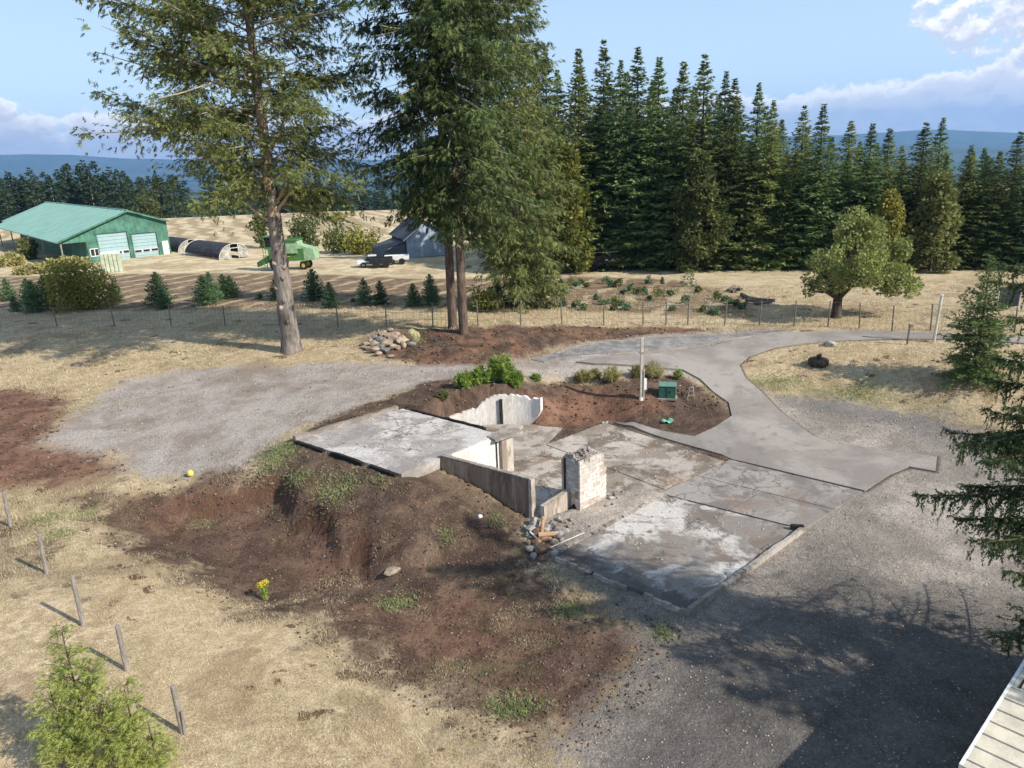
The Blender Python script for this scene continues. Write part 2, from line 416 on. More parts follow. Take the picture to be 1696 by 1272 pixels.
def bark_mat(name, a, c, vs=1.0):
    m, t, b, o = mat_new(name)
    tc = t.new('ShaderNodeTexCoord').outputs['Object']
    n1 = t.noise(t.mapping(tc, (9 * vs, 9 * vs, 1.3 * vs)), 1.0, 7, 0.7); n2 = t.noise(tc, 0.7, 4, 0.6)
    f = t.ss(t.math('ADD', t.math('MULTIPLY', n1, 0.65), t.math('MULTIPLY', n2, 0.45)), 0.40, 0.70)
    t.link(t.mix(f, a, c), b.inputs['Base Color']); bump(t, b, n1, 0.9, 0.05)
    return m

def concrete_mat(name, base, light, stain, rust=0.0, seed=0.0, streak=False, white=0.0, crack=False, char_shade=None):
    m, t, b, o = mat_new(name)
    pos = t.new('ShaderNodeNewGeometry').outputs['Position']
    p = t.mapping(pos, (1, 1, 0.35 if streak else 1), loc=(seed, seed * 1.7, seed * .3))
    if streak: p = t.mapping(p, (1.8, 1.8, 1))
    n1 = t.noise(p, 0.34, 8, 0.58, 0.5); n2 = t.noise(p, 0.8, 8, 0.68, 0.5); n3 = t.noise(p, 9, 6, 0.7); n4 = t.noise(pos, 55, 3, 0.7)
    c = t.mix(t.ss(n1, 0.44, 0.56), base, light)
    c = t.mix(t.math('MULTIPLY', t.ss(n2, 0.48, 0.57), 0.85), c, stain)
    n5 = t.noise(t.mapping(p, loc=(9, 4, 2)), 0.55, 8, 0.66, 0.4)
    c = t.mix(t.math('MULTIPLY', t.ss(n5, 0.53, 0.61), 0.7), c, light)
    if rust:
        n6 = t.noise(t.mapping(p, loc=(3, 14, 2)), 0.6, 7, 0.65, 0.8)
        c = t.mix(t.math('MULTIPLY', t.ss(n6, 0.54, 0.68), rust), c, (0.27, 0.155, 0.09))
    if white:
        n7 = t.noise(t.mapping(p, loc=(23, 4, 7)), 0.5, 7, 0.6)
        c = t.mix(t.math('MULTIPLY', t.ss(n7, 0.42, 0.55), white), c, (0.82, 0.79, 0.75))
    if char_shade:  # soot band along one edge, with the tree shade painted into it
        dn = t.new('ShaderNodeVectorMath', operation='DOT_PRODUCT'); t.put(dn.inputs[0], t.vmath('SUBTRACT', pos, char_shade[0])); t.put(dn.inputs[1], char_shade[1])
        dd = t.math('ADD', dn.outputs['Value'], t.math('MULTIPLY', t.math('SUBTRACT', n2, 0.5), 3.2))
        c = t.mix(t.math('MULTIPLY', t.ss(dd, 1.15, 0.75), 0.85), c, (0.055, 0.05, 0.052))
    if crack:
        vo = t.new('ShaderNodeTexVoronoi', feature='DISTANCE_TO_EDGE'); vo.inputs['Scale'].default_value = 0.45
        t.link(t.vmath('ADD', p, t.vmath('SCALE', t.noise(p, 1.6, 5, 0.6, 0, 1), None, 0.9)), vo.inputs['Vector'])
        c = t.mix(t.math('MULTIPLY', t.ss(vo.outputs['Distance'], 0.012, 0.004), t.ss(n1, 0.44, 0.52, 0.0, 0.75)), c, (0.05, 0.04, 0.035))
    c = t.mix(t.ss(n3, 0.3, 0.7, 0.40, 0.0), c, (0.12, 0.10, 0.085))
    c = t.mix(t.ss(n4, 0.35, 0.65, 0.18, 0.0), c, (0.10, 0.09, 0.08))
    t.link(c, b.inputs['Base Color']); b.inputs['Roughness'].default_value = 0.88
    bump(t, b, t.math('ADD', t.math('MULTIPLY', n3, 0.7), t.math('MULTIPLY', n4, 0.5)), 0.6, 0.012)
    return m

# ------------------------------------------------------------ ground
Z = {}
def make_ground():
    def axis(lo, hi, step, far_lo, far_hi, g):
        a = list(np.arange(lo, hi + 1e-6, step)); s = step
        x = hi
        while x < far_hi: s *= g; x += s; a.append(x)
        s = step; x = lo
        while x > far_lo: s *= g; x -= s; a.insert(0, x)
        return np.array(a)
    xs = axis(-24, 26, 0.23, -13000, 13000, 1.085); ys = axis(12, 48, 0.23, -400, 13000, 1.05)
    X, Y = np.meshgrid(xs, ys); nx, ny = len(xs), len(ys)
    Zv = hterr(X.ravel(), Y.ravel())
    V = np.stack([X.ravel(), Y.ravel(), Zv], 1)
    i = np.arange(nx * ny).reshape(ny, nx)
    F = np.stack([i[:-1, :-1].ravel(), i[:-1, 1:].ravel(), i[1:, 1:].ravel(), i[1:, :-1].ravel()], 1)
    Xr, Yr = X.ravel(), Y.ravel()
    def sd(poly): return poly_sd(Xr, Yr, poly)
    Z['gravel_left'] = GTs([(60,735),(150,668),(200,632),(330,608),(480,604),(600,600),(700,600),(800,600),(880,588),(960,566),(1020,556),(1100,550),(1200,548),(1280,545),(1280,560),(1220,590),(1200,640),(1150,626),(1060,622),(980,626),(900,628),(780,630),(700,642),(620,668),(560,688),(490,712),(450,750),(400,785),(300,795),(200,785),(190,760),(110,742)])
    Z['red_left'] = GTs([(-160,650),(60,643),(110,662),(110,700),(80,735),(190,745),(210,780),(130,800),(0,815),(-160,800)])
    Z['mulch'] = GTs([(690,604),(640,595),(590,575),(640,548),(760,542),(900,540),(1080,541),(1190,546),(1110,553),(960,568),(890,588),(800,604)])
    Z['mound'] = GTs([(495,722),(540,695),(620,665),(700,635),(760,622),(850,628),(930,632),(1050,625),(1125,622),(1165,640),(1198,662),(1220,690),(1180,722),(1200,740),(1280,775),(1210,775),(1080,718),(1000,706)])
    Z['mound'] = np.vstack([Z['mound'], [hp(7.5, 5.2), hp(6, 6), hp(3.5, 6.5), hp(1.5, 6), hp(0, 9), hp(-3.8, 9.3)]])
    Z['red_mound'] = GTs([(880,690),(900,650),(960,640),(1050,650),(1100,670),(1050,690),(1000,705),(900,715)])
    Z['dirt'] = DIRT
    Z['dirt_upper'] = GTs([(430,745),(500,722),(560,740),(660,785),(720,770),(870,850),(880,900),(700,830),(560,830),(480,800)])
    Z['pit_red'] = GTs([(150,825),(400,780),(560,840),(640,960),(430,980),(250,895)])
    Z['bare_left'] = GTs([(-200,830),(0,815),(90,850),(130,880),(170,940),(240,1010),(215,1050),(140,1030),(60,985),(0,1010),(-150,1020)])
    Z['dark_gravel'] = GTs([(1262,648),(1400,663),(1560,685),(1720,745),(1800,800),(1640,752),(1500,708),(1380,692),(1300,672)])
    Z['drive_edge'] = DRIVE
    Z['cellar'] = LOW
    Z['front_red'] = GTs([(560,1000),(760,980),(900,1040),(860,1150),(700,1100)])
    Z['gravel_right'] = GTs([(1262,648),(1400,663),(1560,690),(1700,750),(2300,1000),(2400,1500),(960,1700),(930,1230),(1000,1150),(1080,1070),(1010,1010),(910,935),(880,880),(885,850)])
    Z['gravel_right'] = np.vstack([Z['gravel_right'], [hp(.2,.3), hp(5,3), hp(9,4.5), hp(12,0)], GTs([(1300,720)])])
    Z['ash'] = GTs([(880,870),(960,870),(1040,960),(1140,1010),(1330,890),(1420,900),(1500,960),(1700,990),(2300,1000),(2400,1500),(980,1600),(930,1260),(990,1160),(1060,1080),(930,980),(890,930)])
    Z['tilled'] = GTs([(-200,462),(150,455),(430,452),(700,462),(950,458),(1110,463),(1205,482),(1262,524),(1100,522),(850,512),(400,512),(-200,515)])
    Z['green_lawn'] = GTs([(1250,625),(1330,640),(1440,640),(1530,670),(1500,680),(1400,662),(1262,648)])
    att = {}
    near = (np.abs(Xr) < 140) & (Yr > -60) & (Yr < 240)
    for k in ('gravel_left','red_left','mulch','mound','red_mound','dirt','dirt_upper','pit_red','front_red','gravel_right','ash','tilled','green_lawn','bare_left','dark_gravel','drive_edge','cellar'):
        s = np.full(len(Xr), -50.0); s[near] = poly_sd(Xr[near], Yr[near], Z[k]); att['m_' + k] = np.clip(s, -50, 50)
    sc = np.full(len(Xr), 50.0); sc[near] = line_d(Xr[near], Yr[near], SCARP); att['scarp'] = sc
    me = np_mesh('ground', V, F, smooth=True, attrs=att)
    o = link('ground', me, None, [ground_mat()])
    o['kind'] = 'structure'
    return o

def ground_mat():
    m, t, b, out = mat_new('ground_cover')
    pos = t.new('ShaderNodeNewGeometry').outputs['Position']
    flat = t.vmath('MULTIPLY', pos, (1, 1, 0.3))
    nL = t.noise(flat, 0.16, 4, 0.6, 0.4); nM = t.noise(flat, 0.7, 5, 0.62, 0.5); nS = t.noise(flat, 3.2, 5, 0.68)
    nF = t.noise(flat, 16, 3, 0.7); nX = t.noise(flat, 60, 2, 0.7)
    nM2 = t.noise(t.mapping(flat, loc=(31, 7, 3)), 0.9, 5, 0.65, 0.6); nL2 = t.noise(t.mapping(flat, loc=(5, 17, 9)), 0.28, 5, 0.62, 0.3)
    def mask(name, amp=1.6, soft=0.35, off=0.0):
        a = t.attr('m_' + name)
        w = t.math('ADD', t.math('MULTIPLY', t.math('SUBTRACT', nM, 0.5), amp * 1.6), t.math('MULTIPLY', t.math('SUBTRACT', nS, 0.5), amp))
        return t.ss(t.math('ADD', t.math('ADD', a, w), off), -soft, soft)
    # dry grass
    g = t.mix(t.ss(nS, 0.34, 0.66), (0.42, 0.315, 0.20), (0.74, 0.59, 0.405))
    g = t.mix(t.math('MULTIPLY', t.ss(nL, 0.44, 0.58), 0.5), g, (0.53, 0.41, 0.25))
    g = t.mix(t.math('MULTIPLY', t.ss(nM2, 0.52, 0.62), 0.45), g, (0.32, 0.265, 0.145))
    g = t.mix(t.math('MULTIPLY', t.ss(nL2, 0.52, 0.60), 0.62), g, (0.27, 0.185, 0.115))
    g = t.mix(t.ss(nF, 0.35, 0.7, 0.38, 0.0), g, (0.17, 0.12, 0.065))
    g = t.mix(t.ss(nX, 0.45, 0.7, 0.0, 0.3), g, (0.66, 0.54, 0.36))
    mole = t.math('MULTIPLY', t.ss(t.math('ADD', t.math('MULTIPLY', t.noise(t.mapping(flat, loc=(2, 9, 4)), 0.85, 3, 0.5), 0.8), t.math('MULTIPLY', nS, 0.2)), 0.622, 0.650), 0.9)
    g = t.mix(mole, g, (0.10, 0.05, 0.03))
    # bleached far pasture
    sp = t.new('ShaderNodeSeparateXYZ'); t.link(pos, sp.inputs[0])
    farf = t.ss(sp.outputs[1], 50, 75)
    fg = t.mix(t.ss(nM, 0.35, 0.65), (0.44, 0.345, 0.21), (0.66, 0.55, 0.37))
    wv = t.new('ShaderNodeTexWave', wave_type='BANDS', bands_direction='DIAGONAL'); t.link(t.mapping(flat, (1, 1.5, 0), rot=(0, 0, 0.5)), wv.inputs[0])
    wv.inputs['Scale'].default_value = 0.11; wv.inputs['Distortion'].default_value = 7.0; wv.inputs['Detail'].default_value = 3; wv.inputs['Detail Scale'].default_value = 0.6
    fg = t.mix(t.math('MULTIPLY', t.ss(wv.outputs[1], 0.35, 0.75), t.ss(sp.outputs[1], 112, 125, 0.0, 0.6)), fg, (0.24, 0.165, 0.09))
    fg = t.mix(t.ss(nL, 0.5, 0.62, 0, 0.5), fg, (0.30, 0.21, 0.12))
    g = t.mix(farf, g, fg)
    g = t.mix(t.ss(sp.outputs[1], 185, 220), g, (0.05, 0.075, 0.035))
    # tilled rows of the tree field
    row = t.new('ShaderNodeTexWave', wave_type='BANDS', bands_direction='X'); t.link(t.mapping(flat, (1, 1, 0), rot=(0, 0, 0.42)), row.inputs[0])
    row.inputs['Scale'].default_value = 0.10; row.inputs['Distortion'].default_value = 3.2; row.inputs['Detail'].default_value = 3; row.inputs['Detail Scale'].default_value = 1.6
    tl = t.mix(t.ss(nM2, 0.35, 0.65), (0.15, 0.10, 0.065), (0.27, 0.195, 0.125))
    tl = t.mix(t.ss(t.math('ADD', row.outputs[1], t.math('MULTIPLY', t.math('SUBTRACT', nM, 0.5), 1.2)), 0.80, 1.0, 0, 0.75), tl, (0.50, 0.40, 0.26))
    c = t.mix(mask('tilled', 1.6, 0.8), g, tl)
    c = t.mix(t.math('MULTIPLY', mask('green_lawn', 3.0, 1.2), t.ss(nS, 0.35, 0.6, 0.25, 0.8)), c, (0.15, 0.17, 0.055))
    # soils
    def soil(dark, mid, lightc):
        s = t.mix(t.ss(nM2, 0.38, 0.62), dark, mid)
        s = t.mix(t.ss(nF, 0.50, 0.72, 0, 0.6), s, lightc)
        return t.mix(t.ss(nS, 0.3, 0.55, 0.55, 0.0), s, tuple(x * 0.6 for x in dark))
    red = soil((0.13, 0.068, 0.046), (0.25, 0.138, 0.09), (0.36, 0.23, 0.165))
    brown = soil((0.066, 0.044, 0.033), (0.138, 0.092, 0.066), (0.27, 0.20, 0.15))
    brown = t.mix(t.math('MULTIPLY', t.ss(nL2, 0.50, 0.62), 0.28), brown, red)
    # gravel, with stone speckle
    vor = t.new('ShaderNodeTexVoronoi'); t.link(flat, vor.inputs[0]); vor.inputs['Scale'].default_value = 26
    def gravel(a, bb, dk):
        s = t.mix(t.ss(nM, 0.36, 0.62), a, bb)
        s = t.mix(t.ss(nF, 0.35, 0.62, 0.45, 0.0), s, dk)
        sp2 = t.new('ShaderNodeSeparateColor'); t.link(vor.outputs['Color'], sp2.inputs[0])
        s = t.mix(t.ss(sp2.outputs[0], 0.55, 1.0, 0, 0.35), s, tuple(min(1, x * 1.45) for x in bb))
        return t.mix(t.ss(sp2.outputs[1], 0.6, 1.0, 0, 0.4), s, dk)
    gl = gravel((0.33, 0.28, 0.245), (0.47, 0.415, 0.375), (0.19, 0.155, 0.13))
    gl = t.mix(t.ss(nL2, 0.50, 0.64, 0, 0.5), gl, (0.22, 0.165, 0.125))
    gr = gravel((0.31, 0.265, 0.225), (0.50, 0.435, 0.375), (0.15, 0.125, 0.105))
    gr = t.mix(t.ss(nL2, 0.48, 0.6, 0, 0.45), gr, (0.17, 0.15, 0.13))
    c = t.mix(t.math('MULTIPLY', mask('bare_left', 4.0, 0.5, -1.0), 0.8), c, t.mix(t.ss(nM2, 0.45, 0.55), brown, (0.26, 0.20, 0.13)))
    c = t.mix(mask('red_left', 2.4, 0.9), c, red)
    c = t.mix(mask('gravel_left', 2.2, 0.7), c, gl)
    c = t.mix(mask('mulch', 1.4, 0.5), c, t.mix(t.ss(nM, 0.4, 0.6), brown, red))
    c = t.mix(mask('dirt', 3.2, 0.9), c, brown)
    c = t.mix(t.math('MULTIPLY', mask('dirt_upper', 1.6, 0.7), 0.85), c, brown)
    c = t.mix(t.math('MULTIPLY', mask('pit_red', 1.6, 0.7), 0.6), c, soil((0.095,0.056,0.040),(0.165,0.10,0.072),(0.25,0.17,0.13)))
    c = t.mix(t.math('MULTIPLY', mask('front_red', 3.0, 1.4), 0.6), c, red)
    c = t.mix(mask('gravel_right', 1.6, 0.5), c, gr)
    c = t.mix(t.math('MULTIPLY', mask('dark_gravel', 2.4, 0.9), 0.65), c, (0.125, 0.118, 0.115))
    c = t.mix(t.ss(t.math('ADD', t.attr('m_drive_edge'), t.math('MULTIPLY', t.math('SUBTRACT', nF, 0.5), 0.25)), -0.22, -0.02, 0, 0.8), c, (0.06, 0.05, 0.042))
    ash_shade_col = soil((0.035, 0.033, 0.034), (0.085, 0.078, 0.076), (0.19, 0.175, 0.165))
    c = t.mix(t.math('MULTIPLY', mask('ash', 3.4, 1.6, -0.6), 0.75), c, ash_shade_col)  # burnt ground tone that also carries the yard's shade in its colour
    c = t.mix(mask('mound', 1.0, 0.35), c, brown)
    c = t.mix(mask('red_mound', 1.6, 0.7), c, red)
    c = t.mix(t.ss(t.attr('m_cellar'), -0.1, 0.1), c, brown)
    # straw and green weeds caught in the disturbed soil
    edge = t.math('MULTIPLY', t.ss(nM2, 0.52, 0.64), t.ss(nF, 0.45, 0.6))
    dm = t.math('MAXIMUM', t.attr('m_dirt'), -1.0)
    inb = t.math('MULTIPLY', t.ss(t.attr('m_dirt'), -1, 0.5), t.ss(t.attr('m_pit_red'), 0.3, -0.6))
    c = t.mix(t.math('MULTIPLY', t.math('MULTIPLY', edge, inb), 0.5), c, (0.20, 0.16, 0.10))
    wd = t.math('MULTIPLY', t.math('MULTIPLY', t.ss(t.noise(t.mapping(flat, loc=(8, 3, 1)), 0.8, 5, 0.6), 0.60, 0.70), t.ss(nF, 0.4, 0.6)), inb)
    c = t.mix(t.math('MULTIPLY', wd, 0.6), c, (0.11, 0.14, 0.045))
    # pale cut clay on the scarp
    geo = t.new('ShaderNodeNewGeometry'); spn = t.new('ShaderNodeSeparateXYZ'); t.link(geo.outputs['True Normal'], spn.inputs[0])
    steep = t.ss(spn.outputs[2], 0.80, 0.55)
    c = t.mix(t.math('MULTIPLY', t.math('MULTIPLY', steep, t.ss(t.attr('scarp'), 1.6, 0.5)), 0.7), c, t.mix(t.ss(nM, 0.50, 0.58), (0.11, 0.055, 0.036), (0.20, 0.125, 0.085)))
    t.link(c, b.inputs['Base Color']); b.inputs['Roughness'].default_value = 0.95
    b.inputs['Specular IOR Level'].default_value = 0.1
    h = t.math('ADD', t.math('MULTIPLY', nS, 1.6), t.math('ADD', t.math('MULTIPLY', nF, 0.7), t.math('MULTIPLY', nX, 0.35)))
    bump(t, b, h, 0.9, 0.07)
    return m
make_ground()
GF = {}
# ------------------------------------------------------------ driveway sheet draped on the ground
def drape(name, poly, step, lift, mats, thick=0.05, fine=False):
    """sheet over a plan outline, following the land, with a visible edge thickness"""
    P = np.asarray(poly)[:, :2]
    # densify outline
    out = []
    for i in range(len(P)):
        a, b_ = P[i], P[(i + 1) % len(P)]; n = max(1, int(np.linalg.norm(b_ - a) / step))
        for k in range(n): out.append(a + (b_ - a) * k / n)
    out = np.array(out)
    import bmesh
    from mathutils.geometry import delaunay_2d_cdt
    x0, y0 = P.min(0); x1, y1 = P.max(0)
    gx, gy = np.meshgrid(np.arange(x0, x1, step), np.arange(y0, y1, step))
    gx = gx.ravel(); gy = gy.ravel(); ins = poly_sd(gx, gy, P) > step * 0.6
    pts = [Vector((a, b_)) for a, b_ in out] + [Vector((a, b_)) for a, b_ in zip(gx[ins], gy[ins])]
    n = len(out)
    vs, es, fs, _, _, _ = delaunay_2d_cdt(pts, [], [list(range(n))], 1, 1e-4)
    vx = np.array([v.x for v in vs]); vy = np.array([v.y for v in vs])
    zz = hterr(vx, vy) if lift is not None else None
    V = [(a, b_, z + lift) for a, b_, z in zip(vx, vy, zz)]
    F = [tuple(f) for f in fs]
    # skirt
    k0 = len(V)
    zo = hterr(out[:, 0], out[:, 1])
    for (a, b_), zq in zip(out, zo): V.append((a, b_, zq + lift - thick))
    k1 = len(V)
    for (a, b_), zq in zip(out, zo): V.append((a, b_, zq + lift))
    for i in range(n):
        j = (i + 1) % n; F.append((k1 + i, k0 + i, k0 + j, k1 + j))
    me = bpy.data.meshes.new(name); me.from_pydata(V, [], F); me.update()
    for p in me.polygons: p.use_smooth = len(p.vertices) == 3
    return link(name, me, None, mats)

def road_mat():
    m, t, b, out = mat_new('driveway_surface')
    pos = t.new('ShaderNodeNewGeometry').outputs['Position']
    n1 = t.noise(pos, 0.35, 7, 0.6, 0.6); n2 = t.noise(pos, 1.2, 7, 0.65, 0.8); n3 = t.noise(pos, 14, 5, 0.7); n4 = t.noise(pos, 70, 2, 0.6)
    c = t.mix(t.ss(n1, 0.40, 0.60), (0.24, 0.208, 0.186), (0.335, 0.296, 0.265))
    c = t.mix(t.ss(n2, 0.53, 0.66, 0, 0.55), c, (0.16, 0.15, 0.15))
    c = t.mix(t.ss(n3, 0.35, 0.65, 0.25, 0.0), c, (0.14, 0.13, 0.12))
    c = t.mix(t.ss(n4, 0.55, 0.8, 0, 0.3), c, (0.50, 0.46, 0.42))
    t.link(c, b.inputs['Base Color']); b.inputs['Roughness'].default_value = 0.85
    bump(t, b, t.math('ADD', n3, n4), 0.4, 0.01)
    return m
M_road = road_mat()
o = drape('driveway', DRIVE, 0.5, 0.05, [M_road], 0.08); o['kind'] = 'structure'
# darker chip seal apron beside the mulch bank
apron = GTs([(1195,556),(1260,549),(1320,546),(1290,549),(1225,558),(1160,571),(1080,580),(1000,586),(940,590),(900,600),(880,596),(960,575),(1020,565),(1100,559)])
M_apron = simple('dark_chip_seal', (0.25, 0.235, 0.225), 0.9, 0.3, 1.6, col2=(0.14, 0.132, 0.13), bmp=0.01, obj=False)
o = drape('chip_seal_apron', apron, 0.6, 0.035, [M_apron], 0.04); o['kind'] = 'structure'

# ------------------------------------------------------------ concrete
C_floor = concrete_mat('cellar_floor_concrete', (0.30, 0.25, 0.20), (0.56, 0.50, 0.44), (0.145, 0.105, 0.075), rust=0.95, seed=3, crack=True)
C_pan = concrete_mat('panel_concrete', (0.27, 0.24, 0.215), (0.37, 0.335, 0.305), (0.19, 0.17, 0.155), rust=0.45, seed=11, crack=True)
C_front = concrete_mat('front_slab_concrete', (0.27, 0.24, 0.215), (0.64, 0.60, 0.56), (0.17, 0.14, 0.12), rust=0.4, seed=24, crack=True, char_shade=((*hp(-1.25, -2.35), 0), tuple(np.append(HU, 0)[[0, 1, 2]]))) 
C_up = concrete_mat('upper_slab_concrete', (0.42, 0.385, 0.355), (0.64, 0.60, 0.57), (0.30, 0.27, 0.25), rust=0.2, seed=37, crack=True)
C_wall = concrete_mat('stained_wall_concrete', (0.46, 0.38, 0.31), (0.62, 0.56, 0.49), (0.27, 0.19, 0.135), rust=0.5, seed=51, streak=True)
C_brownwall = concrete_mat('scorched_wall_concrete', (0.26, 0.185, 0.125), (0.40, 0.31, 0.23), (0.115, 0.075, 0.05), rust=0.6, seed=66, streak=True)
C_white = concrete_mat('whitened_wall_concrete', (0.76, 0.72, 0.67), (0.85, 0.83, 0.80), (0.64, 0.55, 0.46), rust=0.2, seed=72, streak=True, white=0.6)
C_kerb = concrete_mat('kerb_concrete', (0.32, 0.28, 0.24), (0.48, 0.43, 0.38), (0.22, 0.18, 0.15), rust=0.3, seed=81)
M_soot = simple('charred_black', (0.022, 0.019, 0.018), 0.95, 0.3, 6, obj=False)
M_dark = simple('dark_gap', (0.03, 0.027, 0.025), 0.95, 0.2, 6, obj=False)

def slab_piece(name, corners, z0, z1, mat, parent=None, wob=0.0, seed=0):
    """slab with slightly broken edges"""
    r = random.Random(seed); P = [np.array(c, float) for c in corners]; out = []
    for i in range(len(P)):
        a, b_ = P[i], P[(i + 1) % len(P)]; L = np.linalg.norm(b_ - a); n = max(1, int(L / 0.22)) if wob else 1
        nrm = np.array([-(b_ - a)[1], (b_ - a)[0]]) / L
        for k in range(n):
            q = a + (b_ - a) * k / n
            if wob and k: q = q + nrm * r.uniform(-wob, wob)
            out.append((q[0], q[1]))
    mb = MB(); mb.prism(out, z0, z1)
    return mb.build(name, mat, parent, bevel=0.008 if not wob else 0)

# cellar floor: three panels with joints between
c = hp(4, 1)
t = empty('concrete_floor', (c[0], c[1], 0), 0, 'stained concrete cellar floor in panels behind the brick chimney stub', 'floor slab')
def loc(p): return np.array(p) - np.array(t.location[:2])
slab_piece('floor_panel', [loc(hp(*q)) for q in [(0.02,0.0),(-1.1,3.88),(5.15,3.88),(5.15,0.35),(2.7,.35),(2.7,-.4),(1.2,-.4)]], -0.2, 0.01, C_floor, t)
slab_piece('floor_panel', [loc(hp(*q)) for q in [(5.18,-1.68),(5.18,4.85),(9.0,4.9),(9.0,-1.72)]], -0.2, 0.02, C_floor, t)
slab_piece('floor_panel', [loc(hp(*q)) for q in [(2.05,3.91),(1.5,7.9)]] + [loc(np.array(q[:2])) for q in CURVE[1:]] + [loc(hp(*q)) for q in [(7.2,5.9),(5.15,4.9),(5.15,3.91)]], -0.2, 0.0, C_floor, t)
slab_piece('floor_panel', [loc(hp(*q)) for q in [(2.9,-.95),(2.75,0.32),(5.15,0.32),(5.15,-1.68),(4.7,-1.68)]], -0.2, 0.005, C_floor, t)

c = hp(7, -4)
t = empty('concrete_apron', (c[0], c[1], 0), 0, 'grey weathered concrete apron between driveway and front garage slab', 'floor slab')
q0, q1, q2, q3 = (4.78,-1.76), (9.3,-1.8), (10.1,-6.95), (5.98,-6.93)
def bil(u, v):
    a = np.array(q0) * (1-u) + np.array(q1) * u; b_ = np.array(q3) * (1-u) + np.array(q2) * u
    return loc(hp(*(a * (1-v) + b_ * v)))
g = 0.004
for (u0, u1) in ((0, .5), (.5, 1)):
    for (v0, v1) in ((0, .5), (.5, 1)):
        slab_piece('floor_panel', [bil(u0+g, v0+g), bil(u0+g, v1-g), bil(u1-g, v1-g), bil(u1-g, v0+g)], -0.2, 0.022 + 0.004 * (u0 + v0), C_pan, t)

c = hp(2, -4.5)
t = empty('garage_slab', (c[0], c[1], 0), 0, 'whitish scorched concrete garage slab with raised kerb nearest the camera', 'floor slab')
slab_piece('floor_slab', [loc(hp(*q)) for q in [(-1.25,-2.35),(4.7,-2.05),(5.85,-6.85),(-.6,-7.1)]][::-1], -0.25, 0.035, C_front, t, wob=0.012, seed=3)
mb = MB(); a, b_ = loc(hp(-.66,-7.16)), loc(hp(5.95,-6.93)); n = 14
pts = [a + (b_ - a) * k / n for k in range(n + 1)]; r = random.Random(5)
for i in range(n):
    d = (b_ - a) / np.linalg.norm(b_ - a); p = np.array([-d[1], d[0]]); w = 0.13
    h0, h1 = 0.16 + r.uniform(-.03, .03), 0.16 + r.uniform(-.03, .03)
    A0, A1 = pts[i] + p * (w/2 + r.uniform(-.01,.01)), pts[i] - p * (w/2 + r.uniform(-.01,.01)); B1, B0 = pts[i+1] - p * w/2, pts[i+1] + p * w/2
    mb.prism([A1, B1, B0, A0], [-.2]*4, [h0, h1, h1, h0])
mb.build('kerb', C_kerb, t)
mb = MB(); a, b_ = loc(hp(-1.3,-2.45)), loc(hp(-.68,-7.22)); n = 16
for i in range(n):
    if i in (4, 9, 10): continue
    A, B = a + (b_ - a) * (i+.02) / n, a + (b_ - a) * (i + .98) / n; d = (b_ - a) / np.linalg.norm(b_ - a); p = np.array([-d[1], d[0]]) * 0.05
    h0 = 0.07 + r.uniform(-.03, .03)
    mb.prism([A - p, B - p, B + p, A + p][::-1], [-.2]*4, [h0, h0 + r.uniform(-.02,.02), h0, h0])
mb.build('broken_kerb', C_kerb, t)['kind'] = 'stuff'
mb = MB(); a, b_ = loc(hp(-1.25,-2.26)), loc(hp(4.6,-1.98)); n = 18
for i in range(n):
    if i in (4, 5, 10, 15): continue
    A, B = a + (b_ - a) * (i+.02) / n, a + (b_ - a) * (i + r.uniform(.8,.98)) / n; d = (b_ - a) / np.linalg.norm(b_ - a); p = np.array([-d[1], d[0]]) * 0.06
    h0 = 0.09 + r.uniform(-.04, .05)
    mb.prism([A - p, B - p, B + p, A + p], [-.2]*4, [h0, h0 + r.uniform(-.03,.03), h0, h0])
mb.build('broken_kerb', C_kerb, t)['kind'] = 'stuff'
mb = MB(); q = loc(hp(5.75,-6.78)); mb.box((q[0], q[1], .12), (.42, .14, .17), math.atan2(HU[1], HU[0]) - .9); mb.build('charred_block', M_soot, t)

# upper slab on the left
S2 = [(-4.06, 9.45), (-3.25, 3.75), (-1.15, 3.98), (2.0, 4.28), (1.0, 9.75)]
S2 = [(-4.2, 9.6), (-3.05, 3.6), (-1.45, 3.8), (1.95, 4.1), (1.85, 4.7), (0.95, 9.75)]
c = hp(-1, 7)
t = empty('upper_slab', (c[0], c[1], 0), 0, 'pale upper concrete slab with low broken kerbs left of the white cellar wall', 'floor slab')
slab_piece('floor_slab', [loc(hp(*q)) for q in S2], TOPZ - 0.42, TOPZ, C_up, t, wob=0.03, seed=9)
def kerb(a, b_, w, hs, name, mat, seed, skip=(), n=12, jag=.03, z=TOPZ):
    a, b_ = loc(hp(*a)), loc(hp(*b_)); rr = random.Random(seed); mb = MB()
    d = (b_ - a) / np.linalg.norm(b_ - a); p = np.array([-d[1], d[0]]) * w / 2
    hh = [hs + rr.uniform(-jag, jag) for _ in range(n + 1)]
    for i in range(n):
        if i in skip: continue
        A, B = a + (b_ - a) * i / n, a + (b_ - a) * (i + .995) / n
        j = p * (1 + rr.uniform(-.12, .12))
        mb.prism([A - j, B - p, B + p, A + j], [z - .40] * 4, [z + hh[i], z + hh[i+1], z + hh[i+1], z + hh[i]])
    o_ = mb.build(name, mat, t)
    if skip: o_['kind'] = 'stuff'
    return o_
kerb((-4.28, 9.67), (0.75, 9.87), .2, .15, 'kerb', C_kerb, 2, n=14)
kerb((-4.32, 9.5), (-3.2, 3.75), .13, .05, 'charred_kerb', M_soot, 4, skip=(4, 9), n=13, jag=.035)
kerb((1.12, 9.2), (1.92, 5.0), .12, .06, 'charred_kerb', M_soot, 6, n=10, jag=.03)

